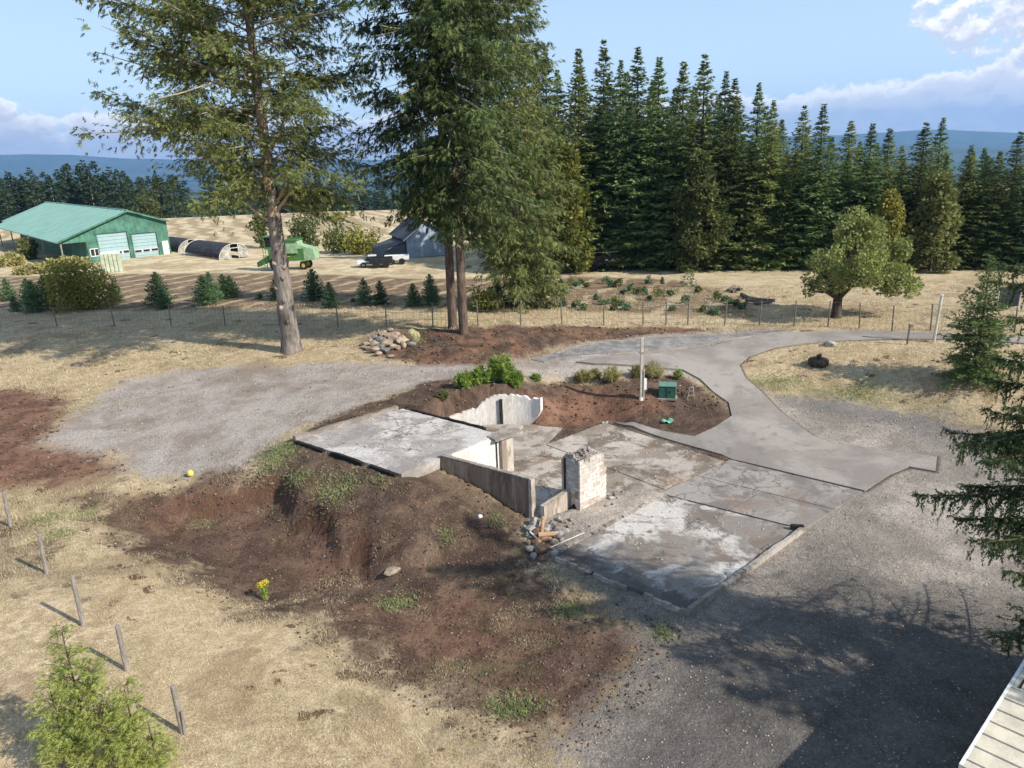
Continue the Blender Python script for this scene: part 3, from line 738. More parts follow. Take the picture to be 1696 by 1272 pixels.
# tall scorched wall on the front left of the cellar
def wall_run(name, pts, tops, bots, w, mat, label, cat='wall', cap=None, seed=0, streaks=None):
    """wall along plan points with a height profile"""
    P = [np.array(hp(*q)) for q in pts]; c = P[0]
    e = empty(name, (c[0], c[1], 0), 0, label, cat)
    V = []; F = []; n = len(P)
    for i in range(n):
        d = P[min(i+1, n-1)] - P[max(i-1, 0)]; d = d / np.linalg.norm(d); p = np.array([-d[1], d[0]]) * w / 2
        for s, z in ((1, bots[i]), (-1, bots[i]), (-1, tops[i]), (1, tops[i])):
            q = P[i] + p * s - c; V.append((q[0], q[1], z))
    for i in range(n - 1):
        a, b_ = i * 4, (i + 1) * 4
        for k in range(4): F.append((a + k, a + (k + 1) % 4, b_ + (k + 1) % 4, b_ + k))
    F.append((3, 2, 1, 0)); k = (n - 1) * 4; F.append((k, k+1, k+2, k+3))
    mb = MB(); mb.add(V, F); mb.build('wall_body', mat, e)
    return e
def lin(a, b_, n): return [a + (b_ - a) * i / (n - 1) for i in range(n)]
r = random.Random(12)
n = 24
pts = [(-.02 + (-1.12) * k / (n-1), .06 + 3.80 * k / (n-1)) for k in range(n)]
tops = [1.54 + 0.12 * k / (n-1) + r.uniform(-.012, .012) for k in range(n)]; tops[0] = 1.55
e = wall_run('foundation_wall', pts, tops, [-.3] * n, .15, C_brownwall, 'tall brown scorched foundation wall running down to the rubble heap', 'wall')
mb = MB(); d = HV * 0.0; mb.prism([tuple(np.array(q)) for q in [(-.09, -.1), (.10, -.1), (.10, .12), (-.09, .12)]], -.3, 1.585)
cp = mb.build('end_post', C_wall, e); cp.location = (-.0, .0, 0)
cp.rotation_euler = (0, 0, math.atan2(HU[1], HU[0]))
mb = MB()
P0, P1 = np.array(hp(-.02,.06)) - HA, np.array(hp(-1.14, 3.86)) - HA
off = np.array(e.location[:2]) - HA
d = (P1 - P0) / np.linalg.norm(P1 - P0); p = np.array([-d[1], d[0]])
for i in range(12):
    a, b_ = P0 - off + (P1 - P0) * (i + .06) / 12, P0 - off + (P1 - P0) * (i + .99) / 12
    mb.prism([a - p * .085, b_ - p * .085, b_ + p * .085, a + p * .085][::-1], [1.56 + .010 * i] * 4, [1.61 + .010 * i + r.uniform(-.006, .006)] * 4)
mb.build('charred_sill', C_kerb, e)

# white cellar wall with grey slot and pillar
n = 18
pts = [(-1.05 + (2.78) * k / (n-1), 3.98) for k in range(n)]
tops = [TOPZ - .03 + r.uniform(-.008, .008) for k in range(n)]
e = wall_run('white_cellar_wall', pts, tops, [-.1] * n, .18, C_white, 'bright white sunlit cellar wall below the upper slab', 'wall')
off = np.array(e.location[:2])
mb = MB(); q = [hp(*k) - off for k in [(1.73, 3.74), (2.33, 3.74), (2.33, 4.16), (1.73, 4.16)]]
mb.prism(q, -.1, TOPZ - .06); mb.build('pillar', C_wall, e, bevel=.012)
mb = MB(); q = [hp(*k) - off for k in [(1.52, 3.875), (1.60, 3.875), (1.60, 3.892), (1.52, 3.892)]]
mb.prism(q, .05, TOPZ - .15); mb.build('grey_slot', M_dark, e)
mb = MB(); q = [hp(*k) - off for k in [(1.35, 3.66), (2.75, 3.60), (2.9, 4.0), (2.3, 4.4), (1.4, 4.25)]]
mb.prism(q, TOPZ - .055, TOPZ + .045); mb.build('broken_cap', C_kerb, e)

# curved retaining wall at the back
tp_px = [690, 684, 672, 655, 652, 655, 658, 660]
ctrl = []
for q, ty_ in zip(CURVE, tp_px):
    d_ = q[:2] - HA; ctrl.append((d_ @ HU, d_ @ HV, min(2.4, top_height(np.array([q[0], q[1], 0.0]), ty_))))
n = 46; cx = np.linspace(0, len(ctrl) - 1, n); ca = np.array(ctrl); kk = np.arange(len(ctrl))
def cub(col):
    y = np.interp(cx, kk, ca[:, col]); y2 = np.convolve(np.pad(y, 3, 'edge'), np.ones(7) / 7, 'valid'); return y2
ax, ay, at_ = cub(0), cub(1), cub(2)
tops = [z + r.uniform(-.04, .03) - (.12 if k in (12, 13, 27, 37, 38) else 0) for k, z in enumerate(at_)]
bots = [-.1 if k < 36 else -.1 + (k - 36) / 9 * .9 for k in range(n)]
e = wall_run('curved_wall', list(zip(ax, ay)), tops, bots, .2, C_white, 'white curved retaining wall below the bright green bush', 'wall')
off = np.array(e.location[:2])
g0 = G(831, 704.5); mb = MB(); mb.box((g0[0] - off[0], g0[1] - off[1] - .10, .72), (.16, .05, 1.25)); mb.build('grey_slot', M_dark, e)
g1 = G(828, 706); mb = MB(); q = [(g1[0] - off[0] + a, g1[1] - off[1] + b_) for a, b_ in ((-.9, -.75), (.9, -.7), (1.1, -.35), (.6, -.1), (-.7, -.1))]
mb.prism(q, 0, .14); mb.build('ledge', C_kerb, e)

# low wall
n = 14
pts = [(.12 + 1.25 * k / (n-1), -.33 + 0.0 * k) for k in range(n)]
tops = [0.62 + 0.20 * (k / (n-1)) ** 1.2 + r.uniform(-.006, .006) for k in range(n)]
e = wall_run('low_wall', pts, tops, [-.3] * n, .2, C_wall, 'short low tan wall joining the scorched wall to the chimney stub', 'wall')

# ------------------------------------------------------------ chimney stub of painted blocks
M_block = [concrete_mat('chimney_block_%s' % nm, b0, l0, s0, rust=ru, seed=sd, white=wh) for nm, b0, l0, s0, ru, sd, wh in
           (('cream', (0.52,0.455,0.39), (0.66,0.605,0.545), (0.44,0.35,0.28), .25, 7, .5), ('pink', (0.56,0.45,0.37), (0.66,0.56,0.48), (0.38,0.27,0.20), .5, 8, .15), ('grey', (0.40,0.355,0.31), (0.54,0.49,0.44), (0.26,0.21,0.17), .3, 9, 0))]
M_mortar = simple('mortar', (0.46, 0.41, 0.36), .95, .2, 9, obj=False)
cc = hp(1.42, -.9)
ang = math.atan2(HU[1], HU[0])
t = empty('chimney_stub', (cc[0], cc[1], 0), ang, 'whitewashed block chimney stub with broken top in the ruined foundation', 'chimney')
CW, CD = 1.38, .92   # along u, along v
nc = 14; ch = 0.145
def cext(k):  # course extents u0,u1,v0,v1
    f = k / (nc - 1)
    u1 = CW - (0.0 if k < 10 else (0.16 if k < 12 else .30))
    return 0.0, u1, 0.0, CD
mb = MB(); mb.box((CW/2 - .02, CD/2, 1.0), (CW - .12, CD - .1, 2.0)); mb.box((.55, CD/2, 1.9), (.86, CD - .12, .3)); mb.build('mortar_core', M_mortar, t)
meshes = {}
rr = random.Random(77)
for k in range(nc):
    u0, u1, v0, v1 = cext(k); z = k * ch + ch / 2
    L = .34; T = .09
    def lay(a0, a1, fix, axis, first):
        x = a0 - (L / 2 if k % 2 else 0)
        while x < a1 - 1e-3:
            s, e_ = max(x, a0), min(x + L, a1)
            if e_ - s > .05:
                if not (k == nc - 1 and rr.random() < .3):
                    w = e_ - s - .008; m = (s + e_) / 2
                    key = (round(w, 3), axis)
                    if key not in meshes:
                        bb = MB(); bb.box((0, 0, 0), (w, T, ch - .012) if axis == 0 else (T, w, ch - .012)); 
                        me = bpy.data.meshes.new('block'); me.from_pydata(bb.v, [], bb.f); me.materials.append(M_block[0]); meshes[key] = me
                    o = bpy.data.objects.new('block', meshes[key]); COL.objects.link(o); o.parent = t
                    j = rr.uniform(-.006, .006)
                    o.location = (m, fix + j, z) if axis == 0 else (fix + j, m, z)
                    lowp = z < .5 and rr.random() < .6
                    mt = M_block[1] if lowp or rr.random() < .2 else (M_block[2] if (axis == 1 and fix < .5 and rr.random() < .75) else M_block[0])  # greyer blocks on the left end face paint its shaded side
                    o.material_slots[0].link = 'OBJECT'; o.material_slots[0].material = mt
            x += L
    lay(u0, u1, v0 + T/2, 0, k); lay(u0, u1, v1 - T/2, 0, k)
    lay(v0 + T + .004, v1 - T - .004, u0 + T/2, 1, k); lay(v0 + T + .004, v1 - T - .004, u1 - T/2, 1, k)
# jagged broken mortar crown
mb = MB(); n = 9
for i in range(n):
    for j in range(6):
        x0, y0 = .04 + i * 1.02 / n, .04 + j * (CD - .08) / 6
        hgt_ = 2.02 + .17 * math.sin(math.pi * (j + .5) / 6) * (1 - .25 * (i / n)) + rr.uniform(-.07, .05) 
        mb.box((x0 + .05, y0 + .07, 1.95 + (hgt_ - 1.95) / 2), (.11, .135, max(.05, hgt_ - 1.95)), rr.uniform(-.3, .3), taper=rr.uniform(.45, .9))
mb.build('broken_crown', concrete_mat('chimney_crown', (0.34,0.30,0.255), (0.50,0.45,0.39), (0.15,0.12,0.10), rust=.2, seed=19), t)
mb = MB(); mb.box((.015, .74, 1.25), (.06, .09, 1.5)); mb.build('flue_crack', M_dark, t)
mb = MB(); mb.tube([(-.02,.12,.02),(-.02,.30,.26),(-.02,.50,.02)], [.05,.10,.05], 5); mb.build('ash_door', M_soot, t)
# ============================================================ vegetation
def nrm(a): return a / (np.linalg.norm(a, axis=-1, keepdims=True) + 1e-9)
def sprays(P, D, L, W, k, rng, spread=0.95, hang=0.0, flat=None):
    """each spray is a little frond of k narrow triangles; returns verts and per triangle var"""
    n = len(P); D = nrm(D)
    ref = rng.normal(0, .55, (n, 3)) + (np.array([0, 0, 1.0]) if flat is None else flat)
    S = nrm(np.cross(D, ref)); out = []; var = rng.rand(n)
    vv = []
    for j in range(k):
        if j == 0: t = 0.25; dr = D; l = L * .85
        else:
            sgn = 1 if j % 2 else -1; t = ((j - 1) // 2 + rng.uniform(.1, .6, n)[:, None]) / max(1, (k - 1) // 2 + .6) * .8
            a = spread * rng.uniform(.7, 1.2, n)[:, None]; dr = D * np.cos(a) + S * sgn * np.sin(a); l = L * (.62 - .25 * t[:, 0])
        dr = nrm(dr + np.array([0, 0, -1.0]) * hang + rng.normal(0, .12, (n, 3)))
        b = P + D * L[:, None] * t
        wv = nrm(np.cross(dr, ref + rng.normal(0, .5, (n, 3)))) * (W * rng.uniform(.7, 1.3, n))[:, None]
        out.append(np.stack([b - wv, b + wv, b + dr * l[:, None]], 1)); vv.append(np.clip(var + rng.uniform(-.15, .15, n), 0, 1))
    return np.concatenate(out).reshape(-1, 3), np.concatenate(vv)
def tri_obj(name, Vs, var, mat, parent=None):
    V = np.concatenate(Vs); v = np.concatenate(var); F = np.arange(len(V)).reshape(-1, 3)
    me = np_mesh(name, V, F, fattr={'var': v}); return link(name, me, parent, [mat])

def branch_foliage(c0, d0, length, rng, ds, sl, sw, k, side=.38, droop=.25, up=.15, gap=0.0, hang=0.15, start=.12, minside=.2, taper=1.0, rough=.22):
    """twigs and sprays on one limb; returns curve points too"""
    n = max(3, int(length / ds)); t = np.linspace(start, 1, n); 
    hd = d0.copy(); P = c0 + np.outer(t * length, hd)
    P[:, 2] += -droop * length * t ** 2 * .5 + up * length * t ** 4 * .5
    tan = nrm(np.gradient(P, axis=0)) if n > 1 else np.repeat(hd[None], n, 0)
    s = nrm(np.cross(tan, [0, 0, 1.0]))
    PP = []; DD = []
    for sg in (1, -1, 0):
        ls = (side * length * (1 - t) * taper + minside) * rng.uniform(.6, 1.25, n) if sg else np.full(n, minside)
        m = np.maximum(1, (ls / (sl * .75)).astype(int)); mm = int(m.max())
        for q in range(mm):
            ok = (m > q) & (rng.rand(n) > gap)
            if not ok.any(): continue
            fr = ((q + rng.uniform(.1, .9, n)) / m * ls)[ok][:, None]
            dr = nrm(tan[ok] * (.75 if sg else 1) + s[ok] * sg * .85 + rng.normal(0, rough, (ok.sum(), 3)))
            p = P[ok] + dr * fr; p[:, 2] -= fr[:, 0] ** 2 * hang * .35
            PP.append(p); DD.append(nrm(dr + rng.normal(0, .28, dr.shape) + np.array([0, 0, -hang])))
    return P, np.concatenate(PP), np.concatenate(DD)

def conifer_mesh(seed, H, R, z0, nlev, nb, ds, sl, sw, k, prof=None, elev=(-12, 30), side=.38, droop=.25, up=.3, gap=.1, hang=.2, minside=.2, jit=.25, limbs=False, lean=(0, 0)):
    rng = np.random.RandomState(seed); Ps = []; Ds = []; Sz = []; limb = []
    for i in range(nlev):
        f = (i + rng.uniform(0, .8)) / nlev; z = z0 + (H - z0) * f ** .92
        f = (z - z0) / (H - z0)
        rr = R * (prof(f) if prof else (1 - f) ** .8) 
        m = max(2, int(round(nb * (1 - .4 * f)))); tier = rng.uniform(1 - jit, 1 + jit * .3)
        a0 = rng.uniform(0, 6.28)
        for j in range(m):
            a = a0 + 6.283 * j / m + rng.uniform(-.4, .4); l = max(.10, rr * tier * rng.uniform(1 - jit * 1.2, 1 + jit * .5))
            e = rad(elev[0] + (elev[1] - elev[0]) * f + rng.uniform(-15, 15))
            d = np.array([math.cos(a) * math.cos(e), math.sin(a) * math.cos(e), math.sin(e)])
            zb_ = min(H * .995, max(z0, z + rng.uniform(-.7, .7) * (H - z0) / nlev)) ; c0 = np.array([lean[0] * z, lean[1] * z, zb_])
            P, pp, dd = branch_foliage(c0, d, l, rng, ds, sl, sw, k, side, droop, up, gap, hang, minside=minside * (1 - .85 * f))
            Sz.append(np.full(len(pp), 1 - .62 * f ** 3)); Ps.append(pp); Ds.append(dd); limb.append((c0, P, l))
    P = np.concatenate(Ps); D = np.concatenate(Ds); n = len(P)
    Sz = np.concatenate(Sz)
    V, v = sprays(P, D, sl * Sz * rng.uniform(.7, 1.35, n), sw * Sz ** .5, k, rng)
    return V, v, limb

def limb_tubes(mb, limbs, r0, n=4, every=1, minlen=0):
    for i, (c0, P, l) in enumerate(limbs):
        if i % every or l < minlen: continue
        q = [c0] + list(P[::max(1, len(P) // 4)]); rr = [r0 * l * (1 - .8 * kk / (len(q) - 1)) for kk in range(len(q))]
        mb.tube(q, rr, n, cap=False)

_o1 = ['first','second','third','fourth','fifth','sixth','seventh','eighth','ninth','tenth','eleventh','twelfth','thirteenth','fourteenth','fifteenth','sixteenth','seventeenth','eighteenth','nineteenth']
ORD = _o1 + ['twentieth'] + ['twenty-' + q for q in _o1[:9]] + ['thirtieth'] + ['thirty-' + q for q in _o1[:9]] + ['fortieth'] + ['forty-' + q for q in _o1[:9]]
# ---- foliage materials
L_fir = leaf_mat('fir_needles', (0.048, 0.080, 0.026), (0.27, 0.31, 0.10), trans=.35)
L_fir2 = leaf_mat('fir_needles_bluish', (0.042, 0.084, 0.034), (0.23, 0.31, 0.11), trans=.35)
L_old = leaf_mat('old_fir_needles', (0.034, 0.050, 0.016), (0.22, 0.25, 0.08), trans=.28, brown=(0.20, 0.15, 0.09), bamt=.10)
L_old2 = leaf_mat('hanging_fir_needles', (0.025, 0.047, 0.015), (0.165, 0.215, 0.066), trans=.22, brown=(0.16, 0.125, 0.08), bamt=.07)
L_xmas = leaf_mat('young_fir_needles', (0.035, 0.080, 0.036), (0.13, 0.22, 0.095), trans=.15)
L_near = leaf_mat('near_spruce_needles', (0.028, 0.050, 0.016), (0.12, 0.165, 0.055), trans=.2, brown=(0.13, 0.10, 0.06), bamt=.04)
L_olive = leaf_mat('olive_leaves', (0.055, 0.075, 0.022), (0.19, 0.20, 0.065), trans=.3)
L_yel = leaf_mat('yellow_green_leaves', (0.09, 0.11, 0.022), (0.30, 0.28, 0.06), trans=.35, brown=(0.28, 0.17, 0.05), bamt=.05)
L_apple = leaf_mat('apple_leaves', (0.065, 0.09, 0.026), (0.29, 0.32, 0.10), trans=.3, brown=(0.26, 0.20, 0.11), bamt=.04)
L_bright = leaf_mat('bright_green_leaves', (0.10, 0.18, 0.03), (0.36, 0.46, 0.10), trans=.4)
L_thuja = leaf_mat('lime_green_sprays', (0.07, 0.13, 0.025), (0.40, 0.43, 0.12), trans=.35, brown=(0.42, 0.25, 0.12), bamt=.04)
L_far = leaf_mat('far_forest_leaves', (0.020, 0.042, 0.022), (0.065, 0.095, 0.045), trans=.15)
L_heath = leaf_mat('heather_leaves', (0.12, 0.12, 0.035), (0.42, 0.38, 0.15), trans=.3, brown=(0.26, 0.15, 0.08), bamt=.1)
B_grey = bark_mat('grey_bark', (0.075, 0.062, 0.052), (0.30, 0.26, 0.23))
B_fir = bark_mat('brown_bark', (0.05, 0.035, 0.026), (0.17, 0.12, 0.09))
B_pale = bark_mat('peeled_bark', (0.30, 0.20, 0.13), (0.52, 0.40, 0.29))
B_dead = bark_mat('dead_wood', (0.28, 0.21, 0.16), (0.50, 0.41, 0.33))

# ---- forest fir variants (shared meshes)
def trunk_mesh(name, H, r, mat, n=7, top=.9):
    mb = MB(); mb.tube([(0, 0, -.6), (0, 0, H * .3), (0, 0, H * .65), (0, 0, H * top)], [r, r * .75, r * .42, r * .08], n, cap=False)
    me = bpy.data.meshes.new(name); me.from_pydata(mb.v, [], mb.f); me.materials.append(mat)
    for p in me.polygons: p.use_smooth = True
    return me
FIRS = []
for s_ in range(7):
    Hh = 22.0; slim = (s_ % 3) * .35
    pr = [lambda f: (1 - f) ** .98 * (.95 + .05 * math.sin(f * 11)), lambda f: (1 - f) ** 1.1, lambda f: min(1, 1.2 * (1 - f)) * (.8 + .2 * (1 - f))][s_ % 3]
    V, v, lb = conifer_mesh(100 + s_, Hh, 4.6 - slim, 0.6 if s_ < 5 else 3.0, 60, 9, .35, .48, .092, 3, prof=pr, elev=(-16, 22), gap=.10, hang=.30, minside=.28, side=.36, jit=.16)
    me = np_mesh('crown', V, np.arange(len(V)).reshape(-1, 3), fattr={'var': v}); me.materials.append([L_fir, L_fir2, L_fir][s_ % 3])
    FIRS.append((me, trunk_mesh('trunk', Hh, .28, B_fir), Hh))
def place_tree(variant, base_px, top, d_extra=0.0, label='', group=None, name='fir_tree', cat='tree', rz=None, wide=1.0, seed=0, top_px=True):
    """put a shared tree so that it stands at the ground seen at base_px and reaches height for photo row top"""
    rr = random.Random(seed * 7 + 1)
    g = GT(*base_px) if len(base_px) == 2 else np.array(base_px)
    if d_extra: g[0] *= 1 + d_extra; g[1] *= 1 + d_extra; g[2] = hz(g[0], g[1])
    for _ in range(3):
        h = top_height(g, top[1]) if top_px else top
        if top_px:
            px, py = proj((g[0], g[1], g[2] + h)); g[0] += (top[0] - px) / CAM_F * math.hypot(g[0], g[1]); g[2] = hz(g[0], g[1])
    me, tm, Hh = variant
    e = empty(name, g, rr.uniform(0, 6.28) if rz is None else rz, label, cat, group)
    s_ = h / Hh; ws = s_ * wide
    e.scale = (ws, ws, s_)
    c_ = bpy.data.objects.new('crown', me); COL.objects.link(c_); c_.parent = e
    if tm: 
        k_ = bpy.data.objects.new('trunk', tm); COL.objects.link(k_); k_.parent = e
    return e, g, h
front = [(868,70),(903,76),(958,80),(1000,66),(1028,100),(1057,78),(1092,95),(1133,101),(1168,90),(1203,118),(1218,130),(1258,137),(1282,165),(1333,175),(1365,172),(1410,200),(1446,205),(1475,212),(1535,203),(1563,195),(1610,240),(1632,245),(1658,250),(1692,218),(1735,215),(1780,225)]
rf = random.Random(4)
_words = ['tall','slender','broad','dark','ragged','pointed','full']
for i, (x, y) in enumerate(front):
    by = 441 if i % 2 == 0 else 430
    dx = 6 if x < 1300 else 4
    nm = 'tall dark fir in the wood edge, %s along the row from the twin-trunked trees'
    ordw = ['first','second','third','fourth','fifth','sixth','seventh','eighth','ninth','tenth','eleventh','twelfth','thirteenth','fourteenth','fifteenth','sixteenth','seventeenth','eighteenth','nineteenth','twentieth','twenty-first','twenty-second','twenty-third','twenty-fourth','twenty-fifth','twenty-sixth'][i]
    place_tree(FIRS[i % 5], (x + dx, by), (x, y), 0, nm % ordw, 'firs along the edge of the wood', seed=i, wide=rf.uniform(1.25, 1.55) if x < 1300 else rf.uniform(1.5, 1.9))
# second row filling between, a little lower
for i in range(24):
    x = 885 + i * 38 + rf.uniform(-8, 8); yt = np.interp(x, [870, 1060, 1220, 1400, 1560, 1700], [118, 120, 160, 235, 245, 270]) + rf.uniform(-6, 14)
    place_tree(FIRS[(i * 3 + 1) % 7], (x + 4, 424), (x, yt), 0.04, 'dark fir, %s from the left in the second row of the wood' % ORD[i], 'firs behind the front row of the wood', seed=100 + i, wide=1.6)
for i in range(22):
    x = 930 + i * 36 + rf.uniform(-9, 9); yt = np.interp(x, [900, 1060, 1220, 1400, 1560, 1720], [190, 165, 200, 262, 262, 290]) + rf.uniform(-18, 26)
    place_tree(FIRS[(i * 3) % 5], (x + 3, 436), (x, yt), 0, 'mid-height fir, %s from the left, filling the wood edge' % ORD[i], 'mid-height firs filling the wood edge', seed=400 + i, wide=rf.uniform(1.5, 1.9))
# low skirts of younger firs in front, closing the wood edge
for i in range(19):
    x = 955 + i * 40 + rf.uniform(-12, 12); yt = np.interp(x, [900, 1100, 1250, 1450, 1700], [250, 235, 270, 320, 330]) + rf.uniform(-25, 35)
    place_tree(FIRS[(i * 2) % 5], (x, 440 + rf.uniform(-3, 3)), (x - 2, yt), 0, 'younger green fir, %s from the left at the foot of the wood edge' % ORD[i], 'younger firs at the foot of the wood', seed=200 + i, wide=rf.uniform(1.2, 1.6))

# ---- far forest on the left and beyond the field
FAR = []
for s_ in range(4):
    V, v, lb = conifer_mesh(300 + s_, 22, 4.4, 2.0 if s_ % 2 else 5, 26, 6, .9, 1.25, .24, 2, elev=(-10, 30), gap=.1, hang=.3, minside=.5, jit=.35)
    me = np_mesh('crown', V, np.arange(len(V)).reshape(-1, 3), fattr={'var': v}); me.materials.append(L_far)
    FAR.append((me, trunk_mesh('trunk', 22, .3, B_dead if s_ % 2 == 0 else B_fir, 5), 22))
def far_tree(px, y, ptop, k, label, group, wide=1.0):
    p = AT(px, ptop, y); z = hz(p[0], y); h = p[2] - z
    if h < 3: return
    me, tm, Hh = FAR[k % 4]; e = empty('conifer_tree', (p[0], y, z), rf.uniform(0, 6), label, 'tree', group)
    e.scale = (h / Hh * wide,) * 2 + (h / Hh,)
    for m_, n_ in ((me, 'crown'), (tm, 'trunk')):
        q = bpy.data.objects.new(n_, m_); COL.objects.link(q); q.parent = e
for i in range(30):
    px = -30 + i * 11.0 + rf.uniform(-4, 4); pt = np.interp(px, [-30, 40, 80, 140, 175, 190, 230, 300], [292, 282, 275, 268, 275, 264, 290, 292]) + rf.uniform(-4, 16)
    far_tree(px, 205 + rf.uniform(-8, 25), pt, i, 'hazy conifer, %s from the left in the wood behind the green shed' % ORD[i], 'conifers behind the green shed', 1.15)
for i in range(22):
    px = 440 + i * 11 + rf.uniform(-5, 5); pt = np.interp(px, [440, 520, 530, 560, 600, 680], [300, 305, 318, 322, 312, 300]) + rf.uniform(-3, 12)
    far_tree(px, 260 + rf.uniform(-10, 50), pt, i, 'hazy conifer, %s from the left beyond the far mown field' % ORD[i], 'conifers beyond the mown field', 1.2)
for i in range(26):
    px = -40 + i * 27 + rf.uniform(-8, 8)
    far_tree(px, 330 + rf.uniform(0, 130), 292 - px * .02 + rf.uniform(0, 14), i, 'bluish conifer, %s from the left in the far valley wood' % ORD[i], 'conifers of the far valley wood', 1.5)
# far-off woods that read as one mass
def wood_mass(name, n, yr, xr, label):
    rng = np.random.RandomState(8); x = rng.uniform(*xr, n); y = rng.uniform(*yr, n); z = hterr(x, y)
    h = rng.uniform(12, 24, n); r = h * rng.uniform(.2, .3, n); V = []
    for i_ in range(3):
        for k in range(5):
            a = k * 1.2566 + rng.uniform(0, .6, n); a2 = a + 1.2566
            zb = z + h * (i_ * .28); zt = z + h * (i_ * .28 + .48); q = r * (1 - i_ * .28)
            V.append(np.stack([np.stack([x + q * np.cos(a), y + q * np.sin(a), zb], 1), np.stack([x + q * np.cos(a2), y + q * np.sin(a2), zb + rng.uniform(-1, 1, n)], 1), np.stack([x, y, zt], 1)], 1).reshape(-1, 3))
    V = np.concatenate(V); nn = len(V) // 3
    me = np_mesh(name, V, np.arange(len(V)).reshape(-1, 3), fattr={'var': rng.rand(nn)}); o = link(name, me, None, [L_far])
    set_meta(o, label, 'woodland', kind='stuff')
wood_mass('distant_woodland', 5500, (480, 2200), (-1700, 1300), 'hazy blue-green woods covering the far valley floor')

# ---- broadleaf builder
def broadleaf(seed, centers, nleaf, ls, squash=1.0, shell=.55):
    """centers (m,4): x,y,z,r clumps"""
    rng = np.random.RandomState(seed); C = np.asarray(centers, float); w = C[:, 3] ** 2; idx = rng.choice(len(C), nleaf, p=w / w.sum())
    d = nrm(rng.normal(0, 1, (nleaf, 3))); rr = rng.uniform(shell, 1.08, nleaf) ** .8
    P = C[idx, :3] + d * (rr * C[idx, 3])[:, None] * np.array([1, 1, squash]); cv = rng.rand(len(C))[idx]
    D = nrm(d * .7 + rng.normal(0, .7, (nleaf, 3)) + np.array([0, 0, -.2])); S = nrm(np.cross(D, rng.normal(0, 1, (nleaf, 3))))
    L = ls * rng.uniform(.6, 1.4, nleaf)[:, None]
    a = P; b_ = P + D * L * .5 + S * L * .32; c_ = P + D * L; d_ = P + D * L * .5 - S * L * .32
    V = np.stack([a, b_, c_, a, c_, d_], 1).reshape(-1, 3); v = np.repeat(np.clip(cv * .6 + rng.rand(nleaf) * .4, 0, 1), 2)
    return V, v
def clumps(seed, c, rx, ry, rz, n, r0, r1, low=-1.0):
    rng = np.random.RandomState(seed); out = []
    while len(out) < n:
        p = rng.uniform(-1, 1, 3)
        l = np.linalg.norm(p)
        if l > 1 or l < .35 or p[2] < low: continue
        out.append((c[0] + p[0] * rx, c[1] + p[1] * ry, c[2] + p[2] * rz, rng.uniform(r0, r1)))
    return out
def bush(name, px, w_px, h_px, mat, label, cat='bush', group=None, n=2600, ls=.16, seed=0, nc=26, depth=1.0, stems=True, kindp=None):
    g = GT(*px); dist = np.linalg.norm(g - [0, 0, CAM_H]); k = dist / CAM_F
    w = w_px * k / 2; h = h_px * k
    e = empty(name, g, 0, label, cat, group)
    C = clumps(seed, (0, 0, h * .48), w * .8, w * .8 * depth, h * .45, nc, min(w, h) * .22, min(w, h) * .42)
    V, v = broadleaf(seed, C, n, ls)
    V[:, 2] = np.maximum(V[:, 2], -.05)
    tri_obj('foliage', [V], [v], mat, e)
    if stems:
        mb = MB()
        for c_ in C[:10]: mb.tube([(c_[0] * .15, c_[1] * .15, -.1), (c_[0] * .5, c_[1] * .5, c_[2] * .5), (c_[0], c_[1], c_[2])], [.012 * h + .01, .008 * h + .006, .004], 4, cap=False)
        mb.build('stem', B_fir, e)
    return e

# ---- broadleaf trees along the wood edge
def edge_tree(x0, x1, y0, yb, mat, label, seed, n=9000, ls=.3, name='maple_tree'):
    g = GT((x0 + x1) / 2, yb); dist = np.linalg.norm(g - [0, 0, CAM_H]); k = dist / CAM_F
    w = (x1 - x0) * k / 2; h = top_height(g, y0)
    e = empty(name, g, 0, label, 'tree')
    C = []
    rng = np.random.RandomState(seed)
    for i in range(80):
        f = rng.uniform(.06, 1); rr = w * (1 - (max(0, f - .45) / .55) ** 1.6) ** .9 * (.9 + .1 * math.sin(f * 20)); a = rng.uniform(0, 6.28); q = rng.uniform(.35, .9)
        C.append((math.cos(a) * rr * q, math.sin(a) * rr * q, h * f * .95, w * rng.uniform(.16, .30)))
    V, v = broadleaf(seed, C, n, ls); tri_obj('crown', [V], [v], mat, e)
    mb = MB(); mb.tube([(0, 0, -.3), (.1, 0, h * .4), (0, 0, h * .85)], [w * .07, w * .05, w * .012], 6)
    for c_ in C[::6]: mb.tube([(0, 0, c_[2] * .6), (c_[0], c_[1], c_[2])], [w * .03, w * .008], 4, cap=False)
    mb.build('trunk', B_fir, e)
edge_tree(1105, 1200, 250, 450, L_olive, 'olive-green broad tree bulging from the wood edge left of the apple tree', 3, 14000, .34)
edge_tree(895, 985, 235, 452, L_yel, 'yellow-green maple beside the twin-trunked firs', 5, 9000, .36)
edge_tree(1432, 1495, 316, 450, L_yel, 'small yellow-green maple behind the apple tree crown', 7, 6500, .3)
edge_tree(1500, 1578, 285, 449, L_olive, 'yellowing tall maple in the wood edge right of the apple tree', 9, 9000, .34)
